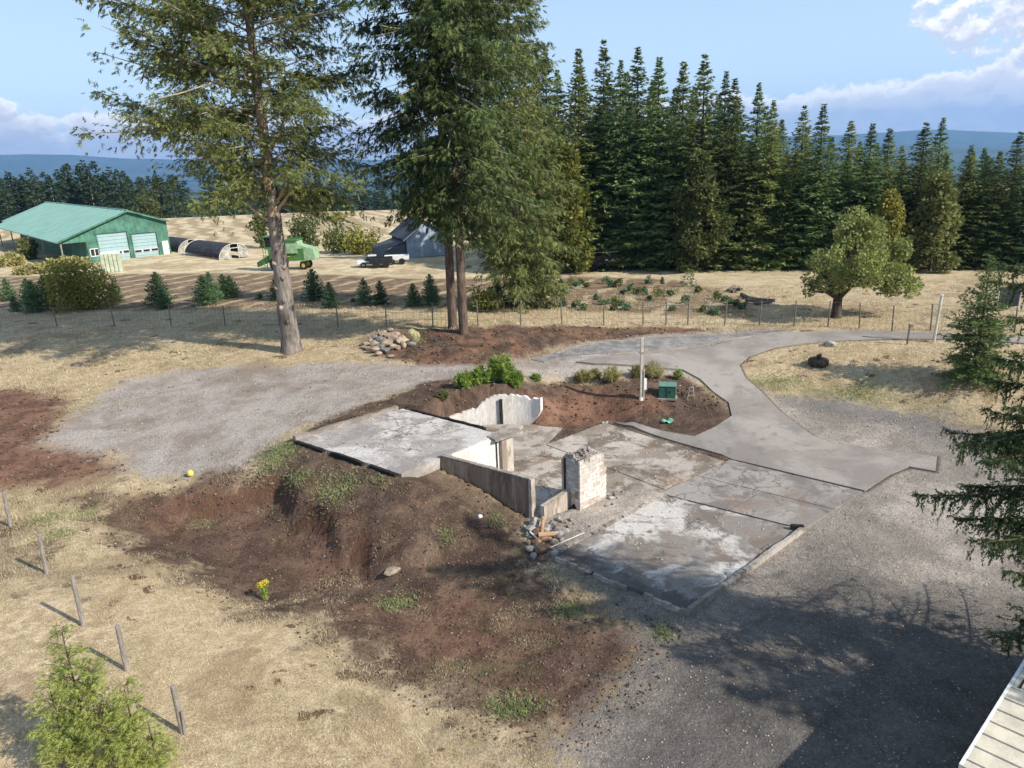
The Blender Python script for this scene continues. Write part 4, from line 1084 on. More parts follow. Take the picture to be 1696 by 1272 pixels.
for i, (x, y, w, h, m_, lb) in enumerate([(1322,444,34,34,L_yel,'orange-yellow shrub at the foot of the firs left of the apple tree'),(1298,442,24,22,L_olive,'small olive shrub at the foot of the firs'),
    (1582,436,22,20,L_yel,'small orange shrub at the wood foot right of the maples'),(1275,446,40,14,L_bright,'low bright green brambles at the edge of the wood'),(1350,446,50,18,L_bright,'low green brambles behind the apple tree'),
    (1640,440,60,14,L_bright,'low green strip of brambles at the wood foot on the right'),(1520,440,50,10,L_bright,'low green brambles below the tall maple'),(1660,425,60,50,L_heath,'brown hazel thicket at the right end of the wood'),(1040,440,34,8,L_heath,'dry bracken beside the dark trailer')]):
    bush('shrub', (x, y), w, h, m_, lb, n=1500, ls=.22, seed=40 + i, stems=False)

# ---- the big open conifer on the left
def big_left():
    g = GT(483, 582); rng = np.random.RandomState(5)
    e = empty('conifer_tree', g, 0, 'tall open-crowned conifer with bare grey trunk standing on dry grass', 'tree')
    H = 33.0; Ps = []; Ds = []; limbs = []
    for i in range(215):
        f = i / 215; z = 8.6 + (H - 9) * f ** 1.05
        a = i * 2.39996 + rng.uniform(-.5, .5)
        R = np.interp(z, [8, 10, 13, 18, 23, 28, 33], [4.0, 6.6, 7.6, 7.6, 6.6, 4.2, .8]) * rng.uniform(.55, 1.08)
        if math.cos(a) < -.2: R *= 1.18
        if math.cos(a) > .3: R *= .88
        el = rad(np.interp(z, [8, 14, 24, 33], [0, 12, 20, 36]) + rng.uniform(-18, 20))
        d = np.array([math.cos(a) * math.cos(el), math.sin(a) * math.cos(el), math.sin(el)])
        c0 = np.array([-.0, 0, z])
        P, pp, dd = branch_foliage(c0, d, R, rng, .17, .36, .05, 5, side=.32, droop=.42, up=.18, gap=.08, hang=.42, start=.26, minside=.70, rough=.55)
        keep = rng.rand(len(pp)) < np.interp(z, [8, 14], [.9, 1.0]); 
        # clumpy gaps
        cl = vnoise(pp[:, 0] + pp[:, 2], pp[:, 1] - pp[:, 2] * .6, 1.1, 21) + vnoise(pp[:, 0] * 1.0, pp[:, 2], .8, 22) * .6
        keep &= cl > -.15
        Ps.append(pp[keep]); Ds.append(dd[keep]); limbs.append((c0, P, R))
    P = np.concatenate(Ps); D = np.concatenate(Ds); n = len(P)
    V, v = sprays(P, D, .34 * rng.uniform(.6, 1.3, n), np.full(n, .027), 8, rng, hang=.25)
    print('big left', len(v)); tri_obj('crown', [V], [v], L_old, e)
    mb = MB(); zz = [-.5, .3, 1.5, 4, 7, 9, 11, 14, 18, 24, H]; 
    r_ = [.80, .60, .50, .46, .38, .34, .30, .26, .20, .13, .03]
    mb.tube([(0.03 * math.sin(z * 1.7), .03 * math.cos(z * 2.1), z) for z in zz], r_, 14)
    mb.build('trunk', B_grey, e, smooth=True)
    mb = MB(); limb_tubes(mb, limbs, .0085, 5); mb.build('limb', B_dead, e, smooth=True)
    # bare dead limbs and peeled patches
    mb = MB()
    for a, z, l, u in ((3.0, 9.6, 4.5, .45), (3.3, 10.6, 3.6, .5), (.2, 7.9, 3.4, 1.1), (-.3, 8.2, 2.6, 1.5), (3.5, 7.4, 2.4, .8), (.5, 11, 3, 1.2)):
        d = np.array([math.cos(a), -.3, u]); d /= np.linalg.norm(d)
        p0 = np.array([0, 0, z]); mb.tube([p0, p0 + d * l * .35 - [0, 0, .15], p0 + d * l * .7, p0 + d * l + [0, 0, .25]], [.13, .09, .06, .02], 6, cap=False)
    mb.build('dead_limb', B_pale, e, smooth=True)
    for k, (z, a, w_, h_) in enumerate([(9.9, -1.7, .36, 1.5), (8.1, -1.5, .38, .7), (12.5, -1.6, .28, 1.9), (6.9, -1.4, .16, .3), (10.9, -1.1, .2, .6)]):
        mb = MB(); rr = np.interp(z, zz, r_) + .012; n_ = 8
        V_ = []; F_ = []
        for i in range(9):
            ff = i / 8; wv = w_ * math.sin(math.pi * (.08 + .84 * ff)) ** .6 * rng.uniform(.8, 1.1)
            for j in range(n_):
                q = a + (j / (n_ - 1) - .5) * 2 * wv / rr * .9; z_ = z + (ff - .5) * h_
                V_.append((math.cos(q) * (np.interp(z_, zz, r_) + .015) + .03 * math.sin(z_ * 1.7), math.sin(q) * (np.interp(z_, zz, r_) + .015) + .03 * math.cos(z_ * 2.1), z_))
        for i in range(8):
            for j in range(n_ - 1): F_.append((i*n_+j, i*n_+j+1, (i+1)*n_+j+1, (i+1)*n_+j))
        mb.add(V_, F_); mb.build('peeled_bark', B_pale, e, smooth=True)
    for k, (z, a) in enumerate([(3.1, -1.4), (2.7, -1.9), (4.4, -1.2), (5.2, -2.2), (1.9, -1.3), (5.0, -.9), (3.8, -2.4)]):
        mb = MB(); r0 = np.interp(z, zz, r_); c_ = np.array([math.cos(a) * r0 * .95, math.sin(a) * r0 * .95, z])
        mb.tube([c_, c_ * [1.16, 1.16, 1] + [0, 0, -.04], c_ * [1.25, 1.25, 1] + [0, 0, -.12]], [.17, .11, .05], 7); mb.build('burr', B_dead if k % 2 else B_grey, e, smooth=True)
big_left()

# ---- the denser hanging firs in the middle
def hanging_fir(px, H, label, seed, R, z0, prof, ds=.22, trunk_r=.28, mat=None, nlev=62, nb=6, hangv=.7, name='fir_tree', gapc=-.24):
    g = GT(*px); rng = np.random.RandomState(seed); e = empty(name, g, 0, label, 'tree', 'hanging firs above the soil bank')
    Ps = []; Ds = []; limbs = []
    for i in range(nlev * nb):
        f = i / (nlev * nb); z = z0 + (H - z0) * f; a = i * 2.39996 + rng.uniform(-.5, .5)
        l = R * prof(f, a) * rng.uniform(.6, 1.1)
        el = rad(np.interp(f, [0, .4, 1], [-16, 0, 32]) + rng.uniform(-10, 10)); d = np.array([math.cos(a) * math.cos(el), math.sin(a) * math.cos(el), math.sin(el)])
        c0 = np.array([0, 0, z]); P, pp, dd = branch_foliage(c0, d, l, rng, ds, .38, .05, 5, side=.30, droop=.35, up=.15, gap=.1, hang=hangv, start=.22, minside=.5, rough=.42)
        cl = vnoise(pp[:, 0] + pp[:, 2], pp[:, 1] - pp[:, 2] * .6, 1.3, seed) + vnoise(pp[:, 0], pp[:, 2], .8, seed + 1) * .6
        keep = cl > gapc; Ps.append(pp[keep]); Ds.append(dd[keep]); limbs.append((c0, P, l))
    P = np.concatenate(Ps); D = np.concatenate(Ds); n = len(P)
    V, v = sprays(P, D, .40 * rng.uniform(.6, 1.4, n), np.full(n, .031), 7, rng, hang=.35)
    tri_obj('crown', [V], [v], mat or L_old2, e)
    mb = MB(); mb.tube([(0, 0, -.6), (0, 0, .2), (.05, 0, H * .2), (0, .05, H * .5), (0, 0, H)], [trunk_r * 1.35, trunk_r, trunk_r * .85, trunk_r * .55, .03], 10); mb.build('trunk', B_fir, e, smooth=True)
    mb = MB(); limb_tubes(mb, limbs, .011, 4, every=2, minlen=1.2); mb.build('limb', B_dead, e, smooth=True)
    return e
hanging_fir((750, 543), 30, 'left trunk of the twin-trunked dark firs on the soil bank', 11, 5.0, 6.6, lambda f, a: np.interp(f, [0, .12, .5, .85, 1], [.35, .85, .95, .5, .06]) * (1.12 if math.cos(a) < 0 else .9), nlev=52)
hanging_fir((768, 551), 27, 'right trunk of the twin-trunked dark firs on the soil bank', 13, 4.2, 5.5, lambda f, a: np.interp(f, [0, .12, .5, .85, 1], [.4, 1, .95, .5, .06]) * (1.2 if math.cos(a) > 0 else .7), nlev=42)
hanging_fir((858, 508), 24.6, 'drooping olive fir with skirts reaching the tree field, right of the twin trunks', 17, 4.2, .7, lambda f, a: np.interp(f, [0, .15, .45, .85, 1], [.75, 1, .9, .42, .05]), nlev=56, mat=L_old)

# ---- lone spruce on the lawn
V, v, lb = conifer_mesh(31, 6.4, 2.35, .45, 34, 9, .17, .24, .028, 5, prof=lambda f: (1 - f) ** .85 * (.85 + .15 * math.sin(f * 22)) + .04, elev=(-16, 35), gap=.06, hang=.3, minside=.16, jit=.3, side=.36)
g = GT(1612, 628); e = empty('spruce_tree', g, 0, 'dark green spruce standing alone on the dry lawn by the road bend', 'tree')
H_ = top_height(g, 425) / 6.4; e.scale = (H_ * 1.0, H_ * 1.0, H_)
tri_obj('crown', [V], [v], leaf_mat('lawn_spruce_needles', (0.028, 0.055, 0.018), (0.14, 0.195, 0.062), trans=.2), e)
mb = MB(); mb.tube([(0, 0, -.3), (0, 0, 3), (0, 0, 6.2)], [.13, .07, .01], 8); mb.build('trunk', B_fir, e, smooth=True)

# ---- apple tree
def apple():
    g = GT(1385, 526); e = empty('apple_tree', g, 0, 'spreading old apple tree with forked trunk on the dry pasture', 'tree'); e.scale = (.88, .88, .9)
    k = np.linalg.norm(g - [0, 0, CAM_H]) / CAM_F; rng = np.random.RandomState(3)
    C = clumps(5, (1.2, 0, 4.0), 3.4, 3.2, 2.3, 60, .35, .85, low=-.75) + clumps(6, (.9, 0, 5.8), 1.7, 1.5, 1.3, 18, .35, .6) + clumps(7, (4.3, -.3, 2.4), 1.5, 1.5, 1.1, 14, .3, .6) + clumps(8, (-1.9, 0, 2.4), 1.0, 1.5, .7, 9, .25, .45)
    V, v = broadleaf(9, C, 20000, .19, shell=.4); tri_obj('crown', [V], [v], L_apple, e)
    mb = MB(); mb.tube([(0, 0, -.3), (0, 0, .2), (-.02, 0, .9), (0, 0, 1.5)], [.5, .36, .32, .3], 10)
    forks = [((0, 0, 1.4), (.9, .1, 2.2), (2.2, 0, 3.3), (3.8, 0, 4.0)), ((0, 0, 1.4), (-.6, 0, 2.2), (-1.2, .2, 3.2), (-1.6, .2, 4.2)), ((0, 0, 1.5), (.3, .4, 2.6), (.8, .8, 4), (1.0, .9, 5.6)), ((.9, .1, 2.2), (2.2, -.5, 2.7), (3.6, -.8, 2.8), (4.6, -.9, 2.3)), ((0, 0, 1.4), (.3, -.8, 2.4), (.6, -1.8, 3.4), (.5, -2.4, 4.2)), ((0,0,1.4),(-.9,-.4,1.9),(-1.9,-.6,2.3),(-2.7,-.6,2.6))]
    for f in forks: mb.tube(f, [.24, .18, .10, .03], 7, cap=False)
    mb.build('trunk', bark_mat('apple_bark', (0.035, 0.026, 0.02), (0.11, 0.085, 0.065)), e, smooth=True)
    mb = MB()
    for c_ in C[::2]: mb.tube([(c_[0] * .55, c_[1] * .55, 1.6 + (c_[2] - 1.6) * .55), (c_[0], c_[1], c_[2])], [.05, .012], 4, cap=False)
    mb.build('branch', B_fir, e, smooth=True)
apple()

# ---- young christmas trees in the field
XM = []
for s_ in range(3):
    V, v, lb = conifer_mesh(400 + s_, 2.4, .95, .12, 22, 8, .14, .20, .035, 3, prof=lambda f: (1 - f) ** .75 + .03, elev=(0, 40), gap=.03, hang=.05, minside=.1, jit=.15)
    me = np_mesh('crown', V, np.arange(len(V)).reshape(-1, 3), fattr={'var': v}); me.materials.append(L_xmas); XM.append((me, trunk_mesh('trunk', 2.4, .05, B_fir, 5), 2.4))
xm = [(8,498,462,'front tree at the far left edge of the field'),(22,516,490,'small one at the far left edge'),(50,516,466,'pale one left of the big hazel bush'),(70,508,458,'dark one between the pale young fir and the hazel bush'),(42,505,462,'one behind the pale young fir'),
      (187,500,468,'one tucked behind the right side of the hazel bush'),(257,506,452,'full one standing alone right of the hazel bush'),(267,512,480,'small one at the foot of the full young fir'),(334,505,457,'left one of the pair near the fence'),(345,500,452,'one behind the left of the pair'),(368,494,455,'right one of the pair near the fence'),(380,493,457,'rightmost of the pair of firs near the fence'),
      (457,497,458,'one partly hidden by the big bare trunk'),(517,497,447,'tall one just right of the big bare trunk'),(545,510,468,'one nearest the fence right of the bare trunk'),(602,505,462,'left one of two firs in mid field'),(629,505,466,'right one of two firs in mid field'),
      (684,507,470,'one below the blue barn by the twin trunks'),(714,506,470,'one just left of the twin trunks'),(712,495,455,'taller one behind the fir left of the twin trunks'),(824,500,462,'dark one right of the twin trunks'),(850,505,474,'one below the drooping fir skirts'),(903,488,455,'one right of the drooping fir'),(930,490,462,'one furthest right of the taller young firs'),(933,508,488,'small bushy one near the fence'),(1098,470,458,'tiny pale one alone in the mown strip')]
for i, (x, b_, tp, lb) in enumerate(xm):
    place_tree(XM[i % 3], (x, b_), (x - 1, tp), 0, 'young christmas fir, ' + lb, 'young firs of the christmas tree field', name='young_fir', seed=300 + i, wide=1.0 + rf.uniform(-.05, .15))
bush('hazel_bush', (137, 512), 100, 66, L_yel, 'big yellow-green hazel bush in front of the green shed', n=7000, ls=.22, seed=21, nc=50)
bush('shrub', (805, 514), 54, 30, L_yel, 'round yellow-green shrub right of the twin trunks at the fence', n=2200, ls=.17, seed=22)
seed_px = [(945,473,26,16),(955,478,14,12),(963,470,10,8),(972,476,10,9),(1003,470,14,12),(1013,476,16,10),(1027,476,20,18),(1043,482,14,13),(1035,488,14,8),(1055,487,18,12),(1067,489,12,12),(1074,470,12,14),(1093,499,26,32),(1110,491,12,10),(1140,475,30,20),(1156,485,12,12),
           (988,496,10,9),(1000,504,20,12),(1017,502,20,11),(1028,507,16,9),(1036,513,20,13),(1016,514,14,12),(954,510,18,12),(966,514,14,11),(884,511,16,12),(1134,503,14,14),(1115,515,16,8),(1162,517,16,14),(1178,519,14,10),(1188,522,16,14),(1186,496,14,12),(1198,500,16,11),(1210,503,14,10),(1220,507,14,10),(1228,512,14,10),(430,495,10,9),(585,500,8,6),(1075,497,8,6)]
for i, (x, y, w, h) in enumerate(seed_px):
    bush('seedling', (x, y), w, h, L_xmas if i % 3 else L_olive, 'low green fir seedling, %s from the left in the brown rows' % ORD[sorted(range(len(seed_px)), key=lambda q: seed_px[q][0]).index(i)], 'seedling', 'seedlings in the rows of the tree field', n=260, ls=.13, seed=500 + i, nc=7, stems=False)
# ---- hedgerow behind the machines and around the shed
for i, (x, y, w, h, m_, lb) in enumerate([(505,415,60,52,L_olive,'grey-green willow bush behind the green harvester'),(560,418,50,36,L_olive,'low olive hedge between willow and blue barn'),(603,420,60,44,L_yel,'yellow-green hedge at the left side of the blue barn'),(440,410,36,58,L_olive,'tall dark green bush just behind the bare trunk'),
    (250,362,44,44,L_olive,'round brownish bush beyond the green shed roof'),(278,358,34,40,L_far,'dark green tree beyond the greenhouses'),(310,356,40,14,L_heath,'low brown scrub at the far field edge'),(345,352,26,20,L_olive,'small green bush at the far field edge'),(160,362,50,22,L_olive,'green crown showing above the shed roof ridge'),
    (50,430,32,28,L_olive,'green bush growing under the carport of the shed'),(20,440,40,14,L_heath,'rusty weeds under the left carport posts'),(115,447,80,16,L_heath,'dry weeds in front of the carport'),(60,452,60,10,L_heath,'grey-brown weeds left of the hazel bush'),(560,362,90,8,L_heath,'brown scrub line at the crest of the mown field')]):
    bush('hedge_bush', (x, y), w, h, m_, lb, n=2000 if w > 30 else 900, ls=.34 if y > 380 else .5, seed=60 + i, stems=False)

# ---- planting by the driveway
def fern_bush(name, pxs, mat, label, seed, n=2600, L=.3, group=None, W=.03, k=5, zfix=None):
    """weedy plant with upright arching stems"""
    rng = np.random.RandomState(seed); gf = (lambda a, b_: (lambda q: np.array([q[0], q[1], hz(q[0], q[1])]))(G(a, b_, zfix))) if zfix else GT
    g0 = gf(*pxs[0][:2]); e = empty(name, g0, 0, label, 'bush', group); P = []; D = []; mb = MB()
    for (x, y, w, h) in pxs:
        g = gf(x, y) - g0; dist = np.linalg.norm(gf(x, y) - [0, 0, CAM_H]) / CAM_F; w_ = w * dist / 2; h_ = h * dist
        for s_ in range(int(14 + w / 4)):
            a = rng.uniform(0, 6.28); q = rng.uniform(0, 1) ** .6 * w_; tip = g + [math.cos(a) * q, math.sin(a) * q * .8, h_ * (1 - .55 * (q / w_) ** 2) * rng.uniform(.7, 1.05)]; b0 = g + [math.cos(a) * q * .45, math.sin(a) * q * .4, 0]
            m = max(6, n // (len(pxs) * int(14 + w / 4))); t_ = rng.uniform(.15, 1, m)[:, None]
            P.append(b0 + (tip - b0) * t_ + rng.normal(0, .05, (m, 3))); D.append(nrm(rng.normal(0, .8, (m, 3)) + (tip - b0) * .4 + [0, 0, .3])); mb.tube([b0 - [0, 0, .1], tip], [.012, .004], 3, cap=False)
    P = np.concatenate(P); D = np.concatenate(D); n_ = len(P)
    V, v = sprays(P, D, L * rng.uniform(.5, 1.3, n_), np.full(n_, W), k, rng); tri_obj('foliage', [V], [v], mat, e); mb.build('stem', B_fir, e)
fern_bush('green_bush', [(832, 641, 50, 50), (800, 643, 44, 28), (774, 646, 38, 24), (857, 642, 26, 22)], L_bright, 'bright green weedy bush growing above the curved white wall', 3, 5200, .22, W=.022, zfix=1.65)
fern_bush('small_plant', [(733, 660, 22, 14)], L_olive, 'small grey-green plant left of the bright green bush', 4, 400, .14, W=.014)
fern_bush('small_plant', [(888, 630, 20, 13)], L_bright, 'small green plant right of the bright green bush', 5, 400, .14, W=.014)
fern_bush('small_plant', [(1122, 628, 14, 18)], L_bright, 'small upright green plant behind the transformer box', 6, 300, .14, W=.014)
for i, (x, y, w, h, lb) in enumerate([(965,632,36,22,'pale yellow-green heather mound, leftmost in the mulch bed'),(985,625,22,14,'small heather tucked behind the pale leftmost mound'),(1010,631,40,28,'darker olive heather mound in the middle of the mulch bed'),(1054,624,22,22,'small heather touching the post on its left'),(1082,625,38,30,'large heather mound just right of the post')]):
    fern_bush('heather_mound', [(x, y, w, h)], L_heath, lb, 10 + i, 1500, .12, 'heather mounds along the driveway', W=.012, k=3)
# ---- lime green conifer shrub lower left
def thuja():
    g = GT(150, 1272); e = empty('cypress_shrub', g, 0, 'lime green ragged cypress shrub beside the weathered fence posts', 'shrub')
    rng = np.random.RandomState(8); P = []; D = []; mb = MB(); k = 1 / 1248 * 21.5
    for (px_top, py_top, bx, R, z0) in ((140, 1036, 148, .75, .3), (243, 1135, 238, .6, .1), (188, 1092, 188, .75, .1), (112, 1125, 115, .6, .2), (275, 1190, 268, .4, 0)):
        b0 = GT(bx, 1285); b0[1] += rng.uniform(-.2, .3); H = top_height(b0, py_top); b = b0 - g; mb.tube([b - [0, 0, .2], b + [0, 0, H * .95]], [.05, .008], 5)
        for i in range(int(46 * H / 2)):
            f = rng.uniform(.02, 1); a = rng.uniform(0, 6.28); l = R * (1 - f) ** .6 * rng.uniform(.5, 1.15) + .08; el = rad(rng.uniform(5, 45)); d = np.array([math.cos(a) * math.cos(el), math.sin(a) * math.cos(el), math.sin(el)])
            c0 = b + [0, 0, z0 + (H - z0) * f]; _, pp, dd = branch_foliage(c0, d, l, rng, .07, .11, .01, 5, side=.45, droop=.5, up=.1, gap=.12, hang=.25, minside=.1); P.append(pp); D.append(dd)
            mb.tube([c0, c0 + d * l * .8], [.008, .003], 3, cap=False)
    P = np.concatenate(P); D = np.concatenate(D); n = len(P); V, v = sprays(P, D, .14 * rng.uniform(.6, 1.4, n), np.full(n, .008), 5, rng, spread=.7); tri_obj('foliage', [V], [v], L_thuja, e); mb.build('stem', B_fir, e)
thuja()

# ---- near conifer at the right edge: long limbs reach into the picture
def near_tree():
    ty = 14.6; tx = 13.6; g = np.array([tx, ty, hz(tx, ty)]); rng = np.random.RandomState(14); e = empty('spruce_tree', g, 0, 'near spruce whose long drooping limbs reach in from the right edge', 'tree')
    P = []; D = []; mb = MB(); H = 13.5
    lm = [((1525,838), 14.6, 1.2), ((1578,745), 14.2, .9), ((1560,722), 15.6, .8), ((1603,905), 13.8, .8), ((1655,610), 15.2, 1.0), ((1648,1075), 13.6, .6), ((1642,480), 14.9, .8), ((1668,540), 14.0, .6), ((1625,690), 15.4, .5), ((1600,820), 14.9, .8), ((1640,870), 15.4, .6), ((1665,960), 14.4, .6), ((1668,790), 14.2, .7), ((1685,1180), 13.0, .3), ((1650, 740), 14.4, .6), ((1652,455), 14.2, .6), ((1672,600), 14.0, .5), ((1632,640), 15.6, .6), ((1660,900), 15.6, .5), ((1580,868), 15.2, .5), ((1620,775), 13.6, .5), ((1668,690), 13.6, .5), ((1690,1040), 15.0, .4)]
    for i in range(120):
        z = rng.uniform(1.2, H); a = rng.uniform(0, 6.28); l = 3.4 * (1 - z / H) ** .7 * rng.uniform(.6, 1.05) + .3
        if math.cos(a) < -.1: l *= .72
        lm.append((g + np.array([math.cos(a) * l, math.sin(a) * l, z - g[2] - .5 * l * .5]), None, .8))
    for (tip, wy, rise) in lm:
        tp = (AT(*tip, wy) if wy else tip) - g; L = np.linalg.norm(tp[:2]); c0 = np.array([0, 0, min(H - .2, tp[2] + rise * .9)])
        expl = wy is not None; ds = .055 if expl else .12
        v_ = tp - c0; n = max(5, int(np.linalg.norm(v_) / ds)); t_ = np.linspace(0.03, 1, n)[:, None]; C = c0 + v_ * t_; C[:, 2] += (-.30 * np.sin(t_[:, 0] * math.pi)) * (.5 if expl else .3) * rise + .18 * t_[:, 0] ** 6
        C[:, 1] += .18 * np.sin(t_[:, 0] * 5 + rng.uniform(0, 6))
        tan = nrm(np.gradient(C, axis=0)); s = nrm(np.cross(tan, [0, 0, 1])); mb.tube(list(C[::max(1, n // 8)]) + [C[-1]], [.03 * (1 - .8 * q / 9) for q in range(len(C[::max(1, n // 8)]) + 1)], 5, cap=False)
        dens_ = 1 if expl else .5
        for sg in (1, -1):
            # side twigs with hanging twiglets
            ls = (.70 * np.minimum(1, (1 - t_[:, 0]) * 2.2 + .12) * rng.uniform(.3, 1.2, n) * (1 if expl else .8)); ok = rng.rand(n) < (.8 if expl else .75)
            for q in np.nonzero(ok)[0]:
                dr = nrm(tan[q] * .6 + s[q] * sg * .8 + np.array([0, 0, -.18]) + rng.normal(0, .32, 3)); m = max(2, int(ls[q] / (.045 if expl else .075))); u = np.linspace(.05, 1, m)[:, None]
                pts = C[q] + dr * ls[q] * u; pts[:, 2] -= (ls[q] * u[:, 0]) ** 2 * .7; tt = nrm(np.gradient(pts, axis=0)) if m > 1 else dr[None]
                P.append(pts); D.append(nrm(tt + rng.normal(0, .25, pts.shape) + [0, 0, -.25]))
                if expl: P.append(pts + rng.normal(0, .02, pts.shape)); D.append(nrm(tt + rng.normal(0, .5, pts.shape)))
                if expl and rng.rand() < .4:
                    hl = rng.uniform(.12, .45); mm = max(2, int(hl / .045)); b0 = pts[rng.randint(m)]; hp_ = b0 + np.outer(np.linspace(0, 1, mm), [rng.uniform(-.06, .06), rng.uniform(-.06, .06), -hl]); P.append(hp_); D.append(nrm(rng.normal(0, .3, hp_.shape) + [0, 0, -1]))
        P.append(C); D.append(nrm(tan + rng.normal(0, .3, C.shape)))
    P = np.concatenate(P); D = np.concatenate(D); n = len(P); V, v = sprays(P, D, (.10 * rng.uniform(.6, 1.4, n)), np.full(n, .0115), 5, rng, spread=.8, hang=.15)
    tri_obj('foliage', [V], [v], L_near, e); mb.tube([(0, 0, -.3), (0, 0, 5), (0, 0, H)], [.2, .14, .02], 8); mb.build('trunk', B_fir, e, smooth=True); print('near tree tris', len(v))
near_tree()
# ---- trees standing outside the picture on the right that shade the yard
rng_ = np.random.RandomState(9); V, v, lb_ = conifer_mesh(777, 22, 4.6, 3.0, 34, 6, .8, .62, .12, 3, gap=.25, hang=.3, minside=.3, jit=.35, elev=(-16, 22))
me_ = np_mesh('crown', V, np.arange(len(V)).reshape(-1, 3), fattr={'var': v}); me_.materials.append(L_fir); SPARSE = (me_, trunk_mesh('trunk', 22, .2, B_fir), 22.0)
for i, (x, y, h, lb) in enumerate([(16.4, 12.2, 10.5, 'nearest the roof corner'), (16.8, 10.0, 9.5, 'just beyond the low building'), (18.5, 7.4, 11.5, 'behind the low building'), (17.6, 8.8, 11.5, 'in the middle of the group')]):
    place_tree(SPARSE, (x, y, hz(x, y)), h, 0, 'thin yard fir outside the right edge, ' + lb, 'yard firs beyond the right edge', seed=900 + i, wide=1.25, top_px=False)
# ============================================================ far hills and air
def hills():
    rng = np.random.RandomState(2)
    def ridge(name, dist, base_h, amp, seed, col, az0=-78, az1=78, depth=1800, prof=None, zb=-140):
        n = 260; A = np.radians(np.linspace(az0, az1, n)); rr = np.random.RandomState(seed); h = np.zeros(n); x = np.linspace(0, 1, n)
        for o_ in range(1, 7):
            ph = rr.uniform(0, 6.28); h += np.sin(x * 9 * 1.9 ** o_ + ph) * .5 ** o_
        h = base_h + amp * h
        if prof is not None: h = h + np.interp(np.degrees(A), prof[0], prof[1])
        rows = [(-1.0, 0.0), (-.6, .35), (-.25, .78), (0, 1.0), (.4, .7), (1.0, 0)]; V = []
        for (o_, k) in rows:
            d = dist + o_ * depth; hh = zb + (h - zb) * k + (rr.uniform(-1, 1, n) * amp * .10 if 0 < k < 1 else 0)
            V.append(np.stack([np.sin(A) * d, np.cos(A) * d, hh], 1))
        V = np.concatenate(V); i = np.arange(len(rows) * n).reshape(len(rows), n)
        F = np.stack([i[:-1, :-1].ravel(), i[:-1, 1:].ravel(), i[1:, 1:].ravel(), i[1:, :-1].ravel()], 1)
        o = link(name, np_mesh(name, V, F, smooth=True), None, [col]); o['kind'] = 'structure'
    m = simple('wooded_hillside', (0.055, 0.075, 0.045), 1.0, .5, .004, col2=(0.03, 0.045, 0.03), detail_scale=.02, obj=False)
    ridge('hills', 9500, -40, 75, 3, m, prof=([-40, -30, -10, 10, 28, 34, 45], [150, 140, 60, 40, 60, 10, 20]))
    ridge('hills', 5600, -85, 50, 8, m, depth=1100, prof=([-45, -34, -29, -18, 0, 20, 27, 33, 45], [120, 100, 10, -30, -20, 0, 60, 40, -20]))
hills()
def haze():
    m = bpy.data.materials.new('valley_haze'); m.use_nodes = True; t = NT(m.node_tree); t.n.clear()
    out = t.new('ShaderNodeOutputMaterial'); v = t.new('ShaderNodeVolumePrincipled'); v.inputs['Color'].default_value = (0.27, 0.55, 1.0, 1); v.inputs['Density'].default_value = HAZE; v.inputs['Anisotropy'].default_value = 0.1
    t.link(v.outputs[0], out.inputs['Volume'])
    mb = MB(); mb.box((0, 5300, 105), (24000, 13000, 510)); o = mb.build('haze', m); o['kind'] = 'stuff'; o['label'] = 'blue haze lying over the valley and far hills'
    return o
HAZE = 0.0001
haze()

